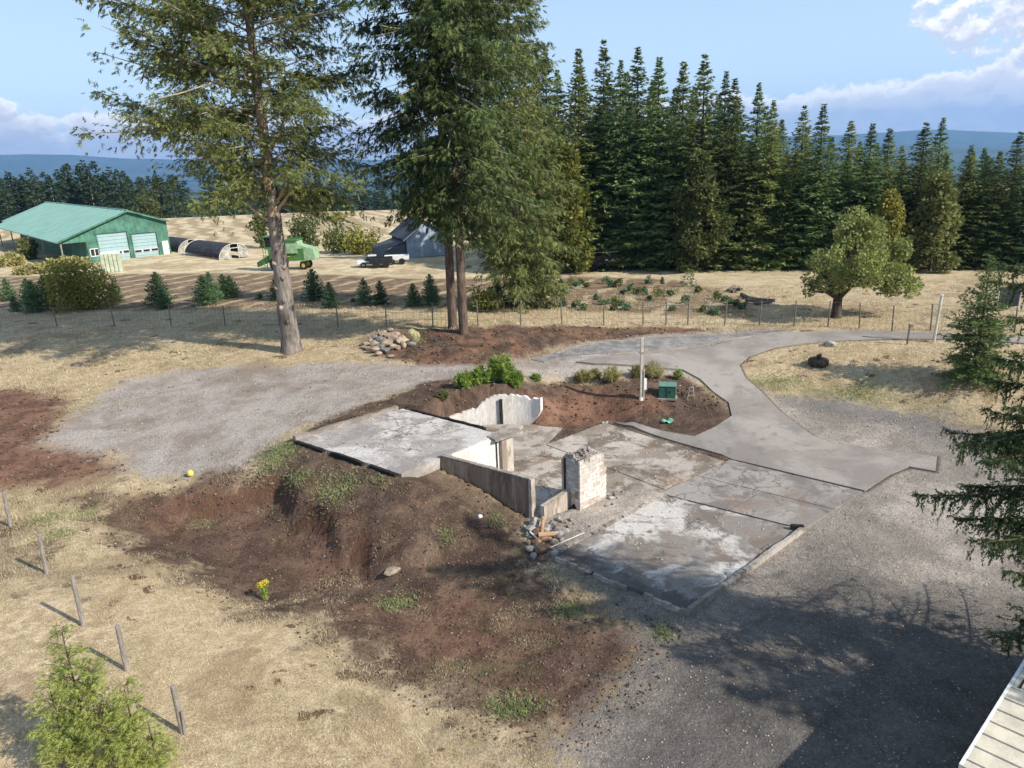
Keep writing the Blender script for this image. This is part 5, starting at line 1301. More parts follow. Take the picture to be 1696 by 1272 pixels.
# ============================================================ green shed
M_green = simple('green_metal_cladding', (0.085, 0.225, 0.165), .6, .22, .8)
M_groof = simple('pale_green_roof', (0.24, 0.42, 0.34), .5, .06, .5)
M_white = simple('white_paint', (0.75, 0.75, 0.73), .6, .08, 3)
M_door = simple('pale_blue_door', (0.32, 0.46, 0.48), .5, .06, 2)
M_glass = simple('dark_window', (0.02, 0.025, 0.03), .12, .1, 3, spec=.6)
M_post = simple('timber_post', (0.34, 0.30, 0.25), .9, .25, 6)
M_inner = simple('shed_interior', (0.04, 0.06, 0.045), .95, .2, 1)
def shed():
    P0 = G(107, 441, .6); R0 = G(284, 427.5, .6); gv = np.array([.75, .66]); gv /= np.linalg.norm(gv)
    W = min(np.linspace(9, 20, 400), key=lambda w: abs(proj((P0[0] + gv[0] * w, P0[1] + gv[1] * w, .45))[0] - 284))
    ang = math.atan2(gv[1], gv[0]); zg = .45
    e = empty('farm_shed', (P0[0], P0[1], zg), ang, 'green metal farm shed with open carport side and two garage doors', 'shed')
    eL, eR, zr = 3.3, 4.7, 6.4; nv = np.array([-gv[1], gv[0]])
    def at_(w, l, z): q = P0[:2] + gv * w + nv * l; return proj((q[0], q[1], z + zg))
    def wfor(px, z): return min(np.linspace(0, W, 400), key=lambda w: abs(at_(w, 0, z)[0] - px))
    xc = wfor(150, 0); xr = wfor(209, zr); L = min(np.linspace(5, 60, 600), key=lambda l: abs(at_(xr, l, zr)[0] - 76)) - 3.4; print('shed', W, xc, xr, L)
    def rz(x): return eL + (zr - eL) * (x / xr) if x < xr else zr + (eR - zr) * ((x - xr) / (W - xr))
    # walls of ribbed cladding
    def wallpanel(name, a, b_, z0, top, holes=(), mat=M_green):
        mb = MB(); a = np.array(a); b_ = np.array(b_); Lw = np.linalg.norm(b_ - a); d = (b_ - a) / Lw; p = np.array([d[1], -d[0]])
        n = int(Lw / .3); xs = sorted(set([Lw * i / n for i in range(n + 1)] + [h[k] for h in holes for k in (0, 1)]))
        for i in range(len(xs) - 1):
            xm = (xs[i] + xs[i+1]) / 2; segs = [(z0, None)]
            hz_ = [h for h in holes if h[0] < xm < h[1]]
            q0, q1 = a + d * xs[i], a + d * xs[i+1]; o_ = p * (.03 if i % 2 else 0.0)
            t0, t1 = top(xs[i]), top(xs[i+1])
            lo = z0
            for h in sorted(hz_, key=lambda h: h[2]):
                if h[2] > lo: mb.prism([tuple(q0 + o_ + p*.04), tuple(q0 - p*.04), tuple(q1 - p*.04), tuple(q1 + o_ + p*.04)], lo, h[2])
                lo = h[3]
            mb.prism([tuple(q0 + o_ + p*.04), tuple(q0 - p*.04), tuple(q1 - p*.04), tuple(q1 + o_ + p*.04)], [lo]*4, [t0, t0, t1, t1])
        return mb.build(name, mat, e)
    dx1 = (wfor(169, 0), wfor(218, 0)); dx2 = (wfor(225, 0), wfor(265, 0))
    wallpanel('front_wall', (xc, 0), (W, 0), 0, lambda x: rz(x + xc) - .05, [(dx1[0]-xc, dx1[1]-xc, 0, 3.75), (dx2[0]-xc, dx2[1]-xc, 0, 3.35), (xc + .25 - xc + .0, 1.25, 1.0, 1.95)])
    wallpanel('gable_panel', (0, 0.02), (xc, 0.02), 2.9, lambda x: rz(x) - .05)
    wallpanel('side_wall', (W, 0), (W, L), 0, lambda x: eR - .05)
    wallpanel('carport_wall', (xc, L), (xc, 0.1), 0, lambda x: rz(xc) - .05)
    wallpanel('back_wall', (W, L), (xc, L), 0, lambda x: rz(W - x) - .05)
    # roof sheets
    for nm, (x0, x1) in (('roof_slope', (-.45, xr)), ('roof_slope', (xr, W + .35))):
        z0 = eL - .45 * (zr - eL) / xr if x0 < 0 else zr; z1 = zr if x1 == xr else eR - .12
        mb = MB(); n = 44
        for i in range(n):
            y0, y1 = -.5 + (L + 1.0) * i / n, -.5 + (L + 1.0) * (i + 1) / n; h = .035 if i % 2 else 0
            ye = 0
            mb.add([(x0, y0, z0 + h), (x1, y0, z1 + h), (x1, y1, z1 + h), (x0, y1, z0 + h), (x0, y0, z0 - .1), (x1, y0, z1 - .1), (x1, y1, z1 - .1), (x0, y1, z0 - .1)], [(0,1,2,3), (7,6,5,4), (0,4,5,1), (1,5,6,2), (2,6,7,3), (3,7,4,0)])
        mb.build(nm, M_groof, e)
    # upper back roof piece that stands beyond the carport roof
    mb = MB(); mb.add([(1.2, L + .5, rz(1.2) + .02), (xr, L + .5, zr + .02), (xr, L + 3.4, zr + .02), (1.2, L + 3.4, rz(1.2) + .02), (1.2, L + .5, rz(1.2) - .12), (xr, L + .5, zr - .12), (xr, L + 3.4, zr - .12), (1.2, L + 3.4, rz(1.2) - .12)], [(0,1,2,3), (7,6,5,4), (0,4,5,1), (1,5,6,2), (2,6,7,3), (3,7,4,0)]); mb.build('rear_roof', M_groof, e)
    mb = MB(); mb.tube([(xr, -.52, zr + .05), (xr, L + 3.4, zr + .05)], .09, 6); mb.build('ridge_cap', M_groof, e)
    for k, (x0, z0, x1, z1) in enumerate(((-.45, eL - .16, xr, zr - .02), (xr, zr - .02, W + .35, eR - .14))):
        mb = MB(); mb.add([(x0, -.54, z0 - .12), (x1, -.54, z1 - .12), (x1, -.54, z1 + .10), (x0, -.54, z0 + .10), (x0, -.50, z0 - .12), (x1, -.50, z1 - .12), (x1, -.50, z1 + .10), (x0, -.50, z0 + .10)], [(0,1,2,3), (7,6,5,4), (0,4,5,1), (1,5,6,2), (2,6,7,3), (3,7,4,0)]); mb.build('barge_board', M_green, e)
    for y in (0.0, L * .25, L * .5, L * .75, L - .1):
        mb = MB(); mb.box((.05, y, 1.6), (.16, .16, 3.3)); mb.build('post', M_post, e)
    # garage doors
    for (x0, x1, zt, nw) in ((dx1[0], dx1[1], 3.75, 4), (dx2[0], dx2[1], 3.35, 3)):
        w = x1 - x0; mb = MB(); np_ = 8
        d = bpy.data.objects.new('garage_door', None); COL.objects.link(d); d.parent = e; d.location = ((x0 + x1) / 2, .10, 0)
        ph = zt / np_
        for k in range(np_):
            mb = MB(); mb.box((0, 0, ph * (k + .5)), (w - .04, .06, ph - .03)); mb.build('door_panel', M_door, d)
        mb = MB(); mb.box((0, -.055, ph * 2.5), (w - .1, .05, ph * 1.02)); mb.build('window_rail', M_white, d)
        for q in range(nw):
            mb = MB(); mb.box((-w/2 + w * (q + .5) / nw, -.10, ph * 2.5), (w / nw - .22, .05, ph * .68)); mb.build('pane', M_glass, d)
        mb = MB(); mb.box((x0 - .07, -.08, zt / 2), (.14, .12, zt + .1)); mb.build('door_frame', M_green, e)
        mb = MB(); mb.box((x1 + .07, -.08, zt / 2), (.14, .12, zt + .1)); mb.build('door_frame', M_green, e)
        mb = MB(); mb.box(((x0 + x1) / 2, -.08, zt + .1), (x1 - x0 + .5, .16, .14)); mb.build('door_frame', M_green, e)
    # small slider window and white walk-in door
    d = bpy.data.objects.new('window', None); COL.objects.link(d); d.parent = e; d.location = (xc + .75, -.03, 1.47)
    for (x, z, sx, sz) in ((0, .47, 1.05, .1), (0, -.47, 1.05, .1), (-.5, 0, .1, .95), (.5, 0, .1, .95), (.02, 0, .09, .9)):
        mb = MB(); mb.box((x, -.03, z), (sx, .1, sz)); mb.build('frame', M_white, d)
    mb = MB(); mb.box((0, .04, 0), (.98, .03, .9)); mb.build('pane', M_glass, d)
    mb = MB(); mb.box((W * .955, -.08, 1.02), (.78, .08, 2.04)); mb.build('walk_in_door', M_white, e)
    mb = MB(); mb.box((W * .955 + .28, -.14, 1.0), (.06, .05, .12)); mb.build('door_handle', M_glass, e)
    mb = MB(); mb.box((W/2 + xc/2, L/2, .02), (W - xc - .2, L - .3, .06)); mb.build('shed_floor', M_inner, e)
shed()

# ============================================================ greenhouses
M_shade = simple('shade_cloth', (0.045, 0.045, 0.055), .75, .25, 1.5)
M_hoop = simple('galvanised_hoop', (0.55, 0.54, 0.50), .6, .1, 4)
M_poly = simple('weathered_polythene', (0.45, 0.43, 0.38), .5, .25, 2)
def hoop(px0, px1, r, Ln, label, end=True):
    a = GT(*px0); b_ = GT(*px1); d = (b_ - a)[:2]; d /= np.linalg.norm(d)
    e = empty('greenhouse', a, math.atan2(d[1], d[0]), label, 'greenhouse')   # x runs to the right end
    n = 14; V = []; F = []
    m = 9
    for j in range(m + 1):
        for i in range(n + 1):
            q = math.pi * i / n; sag = .03 * math.sin(j * math.pi); V.append((Ln * j / m, -math.cos(q) * r, max(0.0, math.sin(q)) * r * .86))
    for j in range(m):
        for i in range(1, n): 
            if i == n - 1: continue
            F.append((j*(n+1)+i, (j+1)*(n+1)+i, (j+1)*(n+1)+i+1, j*(n+1)+i+1))
    mb = MB(); mb.add(V, F); o = mb.build('cover', M_shade, e, smooth=True); s_ = o.modifiers.new('solid', 'SOLIDIFY'); s_.thickness = .04
    for x in np.linspace(0, Ln, 7):
        mb = MB(); mb.tube([(x, -math.cos(math.pi * i / 12) * r * (1.02 if x in (0, Ln) else .985), math.sin(math.pi * i / 12) * r * (.88 if x in (0, Ln) else .845)) for i in range(13)], .05 if x in (0, Ln) else .03, 5); mb.build('hoop', M_hoop, e)
    # end frame with open doorway, left and right panes
    for y0, y1, mt in ((-r * .95, -.55, M_poly), (.55, r * .95, M_poly)):
        mb = MB(); ys = np.linspace(y0, y1, 6)
        mb.prism([(y, 0) for y in (y0, y1)] + [(y, 1) for y in (y1, y0)], 0, 1) if False else None
        VV = []; 
        for y in ys: VV += [(Ln - .02, y, 0.02), (Ln - .02, y, math.sqrt(max(0, r*r - y*y)) * .84)]
        FF = [(2*i, 2*i+2, 2*i+3, 2*i+1) for i in range(5)]; mb.add(VV, FF); o = mb.build('end_panel', mt, e); q = o.modifiers.new('solid', 'SOLIDIFY'); q.thickness = .02
    for y in (-.55, .55):
        mb = MB(); mb.box((Ln, y, r * .42), (.07, .08, r * .84)); mb.build('door_post', M_hoop, e)
    mb = MB(); mb.box((Ln, 0, r * .62), (.06, 1.1, .08)); mb.build('cross_bar', M_hoop, e)
    mb = MB(); mb.box((Ln/2, -r * .98, .1), (Ln, .05, .22)); mb.build('base_board', M_post, e)
hoop((331, 420), (386, 428), 2.1, 9.6, 'front greenhouse tunnel with dark shade cloth and pale hoop end')
hoop((284, 411), (331, 417), 2.0, 8.2, 'rear greenhouse tunnel with dark shade cloth beside the shed')

# ============================================================ blue barn
M_blue = simple('blue_grey_siding', (0.33, 0.40, 0.50), .7, .12, 1.5)
M_bluedk = simple('slate_blue_siding', (0.10, 0.12, 0.155), .8, .15, 1.5)
M_sroof = simple('slate_roof', (0.085, 0.09, 0.105), .8, .2, 2)
def barn():
    F0 = GT(674, 428); L0 = GT(618, 420); R0 = GT(702, 426.5)
    d = np.array([.93, .36]); d /= np.linalg.norm(d); e = empty('barn', F0, math.atan2(d[1], d[0]), 'small blue-grey barn with dark roof and lean-to', 'barn'); e.scale = (.86, .86, .86)
    # local x to the right along the gable end, y back-left along the ridge
    W, L, ew, zr = 5.6, 8.2, 2.7, 4.7
    def quadwall(name, pts, mat):
        mb = MB(); mb.add(pts, [tuple(range(len(pts)))]); o = mb.build(name, mat, e); q = o.modifiers.new('solid', 'SOLIDIFY'); q.thickness = .1
    for i in range(9):
        x0, x1 = W * i / 9, W * (i + 1) / 9 - .02; z = lambda x: ew + (zr - ew) * (1 - abs(x - W/2) / (W/2))
        quadwall('siding_board', [(x0, 0, 0), (x1, 0, 0), (x1, 0, z(x1)), (x0, 0, z(x0))], M_blue)
    quadwall('side_wall', [(0, 0, 0), (0, 0, ew), (0, L, ew), (0, L, 0)], M_bluedk); quadwall('side_wall', [(W, 0, 0), (W, L, 0), (W, L, ew), (W, 0, ew)], M_blue); quadwall('back_wall', [(0, L, 0), (0, L, ew), (W/2, L, zr), (W, L, ew), (W, L, 0)], M_blue)
    quadwall('roof_slope', [(-.35, -.35, ew - .2), (-.35, L + .3, ew - .2), (W/2, L + .3, zr + .05), (W/2, -.35, zr + .05)], M_sroof); quadwall('roof_slope', [(W + .35, -.35, ew - .2), (W/2, -.35, zr + .05), (W/2, L + .3, zr + .05), (W + .35, L + .3, ew - .2)], M_sroof)
    quadwall('fascia', [(-.38, -.38, ew - .36), (W/2, -.38, zr - .1), (W/2, -.38, zr + .08), (-.38, -.38, ew - .18)], M_white)
    quadwall('lean_to_roof', [(-3.4, .2, 1.15), (-3.4, L - 1.4, 1.15), (-.02, L - 1.4, 2.2), (-.02, .2, 2.2)], M_sroof); quadwall('lean_to_wall', [(-3.2, .4, 0), (-3.2, .4, 1.15), (-.05, .4, 2.1), (-.05, .4, 0)], M_bluedk)
    quadwall('lean_to_wall', [(-3.2, .4, 0), (-3.2, L - 1.6, 0), (-3.2, L - 1.6, 1.2), (-3.2, .4, 1.15)], M_bluedk)
barn()

# ============================================================ combine harvester
M_jd = simple('green_machine_paint', (0.08, 0.20, 0.06), .5, .15, 2); M_jdl = simple('faded_green_paint', (0.30, 0.46, 0.27), .6, .15, 2); M_tyre = simple('black_rubber', (0.02, 0.02, 0.02), .9, .2, 6); M_rim = simple('yellow_rim', (0.55, 0.42, 0.05), .6, .15, 5)
def wheel(e, x, y, r, w):
    d = bpy.data.objects.new('wheel', None); COL.objects.link(d); d.parent = e; d.location = (x, y, r)
    mb = MB(); n = 18; V = []; F = []
    prof = [(r * .55, -w/2), (r * .92, -w/2), (r, -w/3), (r, w/3), (r * .92, w/2), (r * .55, w/2)]
    for i in range(n):
        a = 6.283 * i / n
        for (q, yy) in prof: V.append((q * math.cos(a), yy, q * math.sin(a)))
    for i in range(n):
        for j in range(6): F.append((i*6+j, i*6+(j+1) % 6, ((i+1) % n)*6+(j+1) % 6, ((i+1) % n)*6+j))
    mb.add(V, F); mb.build('tyre', M_tyre, d, smooth=False)
    mb = MB(); mb.tube([(0, -w * .42, 0), (0, -w * .3, 0), (0, w * .3, 0), (0, w * .42, 0)], [r * .45, r * .57, r * .57, r * .45], 14); mb.build('rim', M_rim, d)
def combine():
    g = GT(482, 446); e = empty('combine_harvester', g, rad(-6), 'green combine harvester parked behind the bare trunk', 'combine harvester'); e.scale = (.78, .78, .9)
    mb = MB(); mb.box((0, 0, 1.9), (5.2, 2.2, 1.5)); mb.build('body', M_jd, e, bevel=.08)
    mb = MB(); mb.add([(-.6,-1.15,2.6),(2.0,-1.15,2.6),(2.0,1.15,2.6),(-.6,1.15,2.6),(-.3,-1.0,3.55),(1.6,-1.0,3.55),(1.6,1.0,3.55),(-.3,1.0,3.55)], [(0,3,2,1),(4,5,6,7),(0,1,5,4),(1,2,6,5),(2,3,7,6),(3,0,4,7)]); mb.build('grain_tank', M_jdl, e)
    mb = MB(); mb.box((.65, -1.2, 3.62), (2.3, .08, .22)); mb.box((.65, 1.2, 3.62), (2.3, .08, .22)); mb.box((.65, 0, 3.56), (2.2, 2.3, .06)); mb.build('tank_lip', M_jd, e)
    mb = MB(); mb.add([(1.9,-1.1,1.0),(4.1,-1.05,1.3),(4.1,1.05,1.3),(1.9,1.1,1.0),(1.9,-1.1,3.0),(3.9,-1.05,2.5),(3.9,1.05,2.5),(1.9,1.1,3.0)], [(0,3,2,1),(4,5,6,7),(0,1,5,4),(1,2,6,5),(2,3,7,6),(3,0,4,7)]); mb.build('straw_hood', M_jdl, e)
    d = bpy.data.objects.new('cab', None); COL.objects.link(d); d.parent = e; d.location = (-2.5, 0, 2.6)
    mb = MB(); mb.box((0, 0, .1), (1.4, 1.6, .25)); mb.box((0, 0, 1.45), (1.6, 1.8, .14))
    for sx in (-.62, .62):
        for sy in (-.74, .74): mb.box((sx, sy, .75), (.08, .08, 1.3))
    mb.build('cab_frame', M_jd, d)
    mb = MB(); mb.box((0, 0, .78), (1.2, 1.45, 1.2)); mb.build('cab_glass', M_glass, d)
    mb = MB(); mb.box((.1, -1.25, 2.35), (3.2, .12, .55)); mb.build('side_panel', M_jdl, e); mb = MB(); mb.box((-.2, -1.3, 1.7), (1.6, .1, .08)); mb.build('yellow_strip', M_rim, e)
    mb = MB(); mb.add([(-4.6,-.6,.4),(-2.4,-.6,1.1),(-2.4,.6,1.1),(-4.6,.6,.4),(-4.6,-.6,1.0),(-2.4,-.6,2.0),(-2.4,.6,2.0),(-4.6,.6,1.0)], [(0,3,2,1),(4,5,6,7),(0,1,5,4),(1,2,6,5),(2,3,7,6),(3,0,4,7)]); mb.build('feeder_house', M_jd, e)
    for sy in (-1.25, 1.25): wheel(e, -1.6, sy, .85, .55)
    for sy in (-1.0, 1.0): wheel(e, 2.3, sy, .55, .35)
    mb = MB(); mb.tube([(-3.3, -1.1, .3), (-3.3, -1.1, 2.7)], .05, 5); mb.tube([(-2.9, -1.1, .3), (-2.9, -1.1, 2.7)], .05, 5)
    for k in range(5): mb.tube([(-3.3, -1.1, .6 + k * .4), (-2.9, -1.1, .6 + k * .4)], .03, 4)
    mb.build('ladder', M_jd, e)
combine()

# ============================================================ small far vehicles and boxes
M_truck_w = simple('white_vehicle_paint', (0.70, 0.70, 0.68), .4, .08, 3); M_truck_d = simple('dark_vehicle_paint', (0.025, 0.028, 0.035), .4, .2, 3)
def pickup(px, label, rz):
    g = GT(*px); e = empty('pickup_truck', g, rz, label, 'pickup truck'); e.scale = (.82, .82, .82)
    mb = MB(); mb.box((0, 0, .62), (4.6, 1.75, .5)); mb.build('body', M_truck_w, e, bevel=.08)
    mb = MB(); mb.add([(-1.3,-.8,.86),(.5,-.8,.86),(.5,.8,.86),(-1.3,.8,.86),(-.8,-.68,1.42),(.25,-.68,1.42),(.25,.68,1.42),(-.8,.68,1.42)], [(0,3,2,1),(4,5,6,7),(0,1,5,4),(1,2,6,5),(2,3,7,6),(3,0,4,7)]); mb.build('cab', M_glass, e)
    mb = MB(); mb.box((-.25, 0, 1.45), (1.1, 1.35, .06)); mb.build('cab_roof', M_truck_w, e)
    mb = MB(); mb.box((1.4, .82, .98), (1.8, .06, .3)); mb.box((1.4, -.82, .98), (1.8, .06, .3)); mb.box((2.27, 0, .98), (.06, 1.7, .3)); mb.build('bed_side', M_truck_d, e)
    for x in (-1.45, 1.45):
        for y in (-.85, .85):
            d = bpy.data.objects.new('wheel', None); COL.objects.link(d); d.parent = e; d.location = (x, y, .36)
            mb = MB(); mb.tube([(0, -.11, 0), (0, .11, 0)], .36, 14); mb.build('tyre', M_tyre, d); mb = MB(); mb.tube([(0, -.13, 0), (0, .13, 0)], .2, 10); mb.build('rim', M_hoop, d)
pickup((621, 441), 'small white pickup truck parked left of the dark cart', rad(8))
def cart(px, label, cat, name, L, Wd, hh, mat, rz=0.1, plates=False):
    g = GT(*px); e = empty(name, g, rz, label, cat)
    mb = MB(); mb.box((0, 0, .55), (L, Wd, .14)); mb.build('deck', mat, e)
    for sy in (-1, 1): mb = MB(); mb.box((0, sy * Wd/2, .55 + hh/2), (L, .06, hh)); mb.build('side_board', mat, e)
    for sx in (-1, 1): mb = MB(); mb.box((sx * L/2, 0, .55 + hh/2), (.06, Wd, hh)); mb.build('end_board', mat, e)
    for sx in (-.55, .55):
        for sy in (-Wd/2 - .1, Wd/2 + .1):
            mb = MB(); mb.tube([(sx, sy - .1, .34), (sx, sy + .1, .34)], .34, 12); mb.build('wheel', M_tyre, e)
    mb = MB(); mb.tube([(-L/2, 0, .5), (-L/2 - 1.1, 0, .4)], .05, 5); mb.build('drawbar', mat, e)
    if plates:
        for x in (L*.18, L*.36): mb = MB(); mb.box((x, -Wd/2 - .05, .55 + hh*.55), (.28, .04, .16)); mb.build('plate', M_white, e)
        mb = MB(); mb.tube([(-L/2, -Wd/2, .6 + hh + .25), (L/2, -Wd/2, .6 + hh + .3)], .04, 5); mb.build('rail', M_hoop, e)
cart((632, 442.5), 'dark low cart with white corners in front of the white pickup', 'cart', 'farm_cart', 2.4, 1.4, .5, M_truck_d)
cart((658, 437), 'white flat trailer at the side of the blue barn', 'trailer', 'flat_trailer', 2.6, 1.3, .4, M_truck_w)
cart((992, 447), 'long dark trailer parked in shade at the foot of the tall firs', 'trailer', 'box_trailer', 3.6, 1.6, .95, M_truck_d, 0.0, True)
def tank():
    g = GT(188, 450); e = empty('storage_tank', g, rad(20), 'pale ribbed plastic tank standing in front of the first garage door', 'tank')
    mt = simple('pale_plastic', (0.50, 0.55, 0.40), .6, .15, 3)
    for i in range(5): mb = MB(); mb.box((-.85 + i * .42, 0, 1.05), (.38, 1.1, 2.1 - .03 * (i % 2))); mb.build('rib_panel', mt, e, bevel=.06)
    mb = MB(); mb.box((0, 0, 2.14), (2.0, 1.0, .14)); mb.build('lid', M_white, e, bevel=.05)
tank()
for i, (px, s_, lb, mt) in enumerate([((1518, 446), .5, 'small white box left at the foot of the firs', M_white), ((1440, 446), .3, 'small pale box behind the apple tree', M_white)]):
    g = GT(*px); e = empty('storage_box', g, .3, lb, 'box'); mb = MB(); mb.box((0, 0, s_ * .5), (s_ * 1.3, s_, s_)); mb.build('box_body', mt, e, bevel=.03); mb = MB(); mb.box((0, 0, s_ * 1.02), (s_ * 1.4, s_ * 1.1, .05)); mb.build('lid', mt, e)

# ============================================================ fences
M_wire = simple('rusty_wire', (0.20, 0.17, 0.14), .7, .2, 3); M_tpost = simple('weathered_steel_post', (0.20, 0.18, 0.15), .8, .2, 5)
def field_fence():
    px = [(-95,533),(0,548),(95,543),(190,541),(284,540),(373,540),(463,541),(560,541),(640,541),(717,541),(792,541),(862,540),(931,539),(1000,539),(1065,539),(1103,539),(1139,539),(1200,539),(1258,540),(1315,542),(1371,543),(1423,544),(1477,550),(1541,548),(1600,550),(1680,552)]
    g0 = GT(800, 541); e = empty('field_fence', g0, 0, 'long wire fence on thin posts between yard and tree field', 'fence')
    rr = random.Random(3); tops = []
    me = None
    for i, p in enumerate(px):
        g = GT(p[0], min(p[1], 541 if p[0] < 1400 else 552)); h = 1.5 + rr.uniform(-.08, .1)
        if me is None: mb = MB(); mb.tube([(0, 0, -.5), (0, 0, 1.0)], [.045, .038], 6); ob = mb.build('post', M_tpost, e); me = ob.data
        else: ob = bpy.data.objects.new('post', me); COL.objects.link(ob); ob.parent = e
        ob.location = g - g0; ob.scale = (1, 1, h); ob.rotation_euler = (rr.uniform(-.04, .04), rr.uniform(-.05, .05), 0); tops.append((g - g0, h))
    for k, f in enumerate((.97, .62, .3)):
        mb = MB(); pts = []
        for i, (g, h) in enumerate(tops): 
            pts.append(g + [0, 0, h * f]); 
            if i < len(tops) - 1: m_ = (g + tops[i+1][0]) / 2; pts.append(m_ + [0, 0, h * f - .04])
        mb.tube(pts, .007, 3); mb.build('wire', M_wire, e)
    # woven mesh as slim verticals along the whole run
    mb = MB(); 
    for i in range(len(tops) - 1):
        a, b_ = tops[i][0], tops[i+1][0]; n = int(np.linalg.norm(b_ - a) / .3)
        for q in range(1, n): c_ = a + (b_ - a) * q / n; mb.tube([c_, c_ + [0, 0, 1.3]], .0045, 3, cap=False)
    o_ = mb.build('mesh_strand', M_wire, e); o_['kind'] = 'stuff'
    mb = MB(); a, b_ = tops[14], tops[16]; mb.tube([a[0] + [0, 0, 1.15], tops[15][0] + [0, 0, 1.3], b_[0] + [0, 0, 1.35]], .035, 5); mb.build('rail', M_post, e)
field_fence()
M_oldpost = bark_mat('weathered_post_wood', (0.17, 0.145, 0.125), (0.40, 0.36, 0.32), 3)
for i, (top, base, lb) in enumerate([((5,815),(17,872),'grey round fence post furthest back, at the left picture edge'),((64,885),(77,950),'grey round fence post, second from the back'),((119,953),(138,1036),'grey round fence post right behind the lime green cypress tip'),((194,1036),(210,1110),'grey round fence post right beside the cypress shrub'),((286,1136),(303,1214),'split grey fence post nearest the camera')]):
    g = GT(*base); h = top_height(g, top[1]); e = empty('fence_post', g, 0, lb, 'fence post', 'weathered posts of the lower left fence line')
    tx = (top[0] - proj((g[0], g[1], g[2] + h))[0]) / 1248 * np.linalg.norm(g - [0, 0, CAM_H])
    mb = MB(); r0 = .065; mb.tube([(0, 0, -.4), (tx * .5, 0, h * .5), (tx, 0, h - .01), (tx * 1.01, 0, h)], [r0, r0 * .95, r0 * .9, r0 * .75], 10); o = mb.build('post_shaft', M_oldpost, e)
    if i == 4: mb = MB(); mb.tube([(.05, -.03, -.1), (.09, -.05, h * .5)], [.05, .03], 6); mb.build('split_piece', M_oldpost, e)
    mb = MB(); mb.tube([(tx * .8, -.07, h * .8), (tx * .8, -.085, h * .8 + .05)], .006, 4); mb.build('staple', M_tpost, e)

# ============================================================ post, meter, transformer and small yard things
M_cream = simple('cream_pvc', (0.55, 0.48, 0.38), .7, .12, 5)
def service_post():
    g = GT(1062, 661); h = top_height(g, 559); e = empty('service_post', g, 0, 'tall slim tan post carrying a white meter box in the mulch bed', 'post')
    mb = MB(); mb.box((0, 0, h / 2 - .2), (.13, .13, h + .4)); mb.build('shaft', M_cream, e, bevel=.01)
    mb = MB(); mb.box((.17, 0, .75), (.14, .16, .55)); mb.build('meter_box', M_white, e, bevel=.015); mb = MB(); mb.tube([(.1, -.09, -.2), (.1, -.09, h * .5)], .022, 6); mb.build('conduit', M_hoop, e)
    mb = MB(); mb.box((0, 0, h * .76), (.22, .17, .06)); mb.build('bracket', M_post, e); mb = MB(); mb.tube([(0, 0, -.05), (0, 0, .10)], [.12, .10], 10); mb.build('footing', M_white, e)
service_post()
def transformer():
    g = GT(1105, 657); e = empty('transformer_box', g, rad(-14), 'dark green utility transformer box in the mulch bed', 'utility box')
    mt = simple('dark_green_steel', (0.030, 0.105, 0.075), .5, .15, 3); ml = simple('faded_green_top', (0.13, 0.27, 0.21), .55, .12, 3)
    mb = MB(); mb.box((0, 0, .30), (.80, .66, .60)); mb.build('cabinet', mt, e, bevel=.02); mb = MB(); mb.box((0, 0, .63), (.86, .72, .06)); mb.build('top_cover', ml, e, bevel=.02)
    mb = MB(); mb.box((-.02, -.335, .32), (.02, .02, .5)); mb.build('door_seam', M_glass, e); mb = MB(); mb.box((.14, -.34, .36), (.05, .03, .10)); mb.build('latch', M_glass, e); mb = MB(); mb.box((0, 0, -.02), (.95, .8, .08)); mb.build('pad', C_kerb, e)
    mb = MB(); mb.box((.41, .0, .42), (.02, .24, .14)); mb.build('notice_plate', ml, e)
transformer()
def trestle():
    g = GT(1146, 661); e = empty('wooden_trestle', g, rad(20), 'small leaning wooden trestle beside the transformer box', 'trestle')
    for (a, b_) in (((-.28, 0, 0), (-.08, .05, .75)), ((.12, 0, 0), (.02, .05, .78)), ((-.3, .3, 0), (-.06, .1, .72)), ((.3, .25, 0), (.1, .1, .7))):
        mb = MB(); mb.tube([a, b_], .025, 5); mb.build('leg', M_post, e)
    for z in (.2, .42, .6): mb = MB(); mb.tube([(-.26 + z * .25, 0, z), (.10 - z * .1, 0, z)], .018, 5); mb.build('rung', M_post, e)
trestle()
def stone_mesh(r, seed, sq=.65, sub=2, sharp=.3):
    import bmesh
    bm = bmesh.new(); bmesh.ops.create_icosphere(bm, subdivisions=sub, radius=r); rr = np.random.RandomState(seed); s3 = rr.uniform(.7, 1.25, 3)
    pl = [(nrm(rr.normal(0, 1, 3)), rr.uniform(.55, .85)) for _ in range(7)]
    for v in bm.verts:
        c = np.array(v.co) / r; 
        for n_, d_ in pl:
            k = c @ n_ - d_
            if k > 0: c = c - n_ * k * (1 - sharp * .2)
        c = c * s3 * np.array([1, 1, sq]) * (1 + rr.uniform(-.04, .04)); v.co = c * r
    me = bpy.data.meshes.new('stone'); bm.to_mesh(me); bm.free(); return me
M_rockt = simple('tan_fieldstone', (0.40, 0.31, 0.23), .9, .25, 4, bmp=.02); M_rockg = simple('grey_fieldstone', (0.27, 0.25, 0.235), .9, .3, 4, bmp=.02); M_rockc = simple('broken_concrete_lump', (0.46, 0.41, 0.36), .95, .25, 5, bmp=.03); M_rockr = simple('reddish_rubble', (0.30, 0.175, 0.105), .95, .3, 5, bmp=.02)
M_rocky = simple('mossy_yellow_stone', (0.42, 0.37, 0.20), .9, .25, 4, bmp=.02)
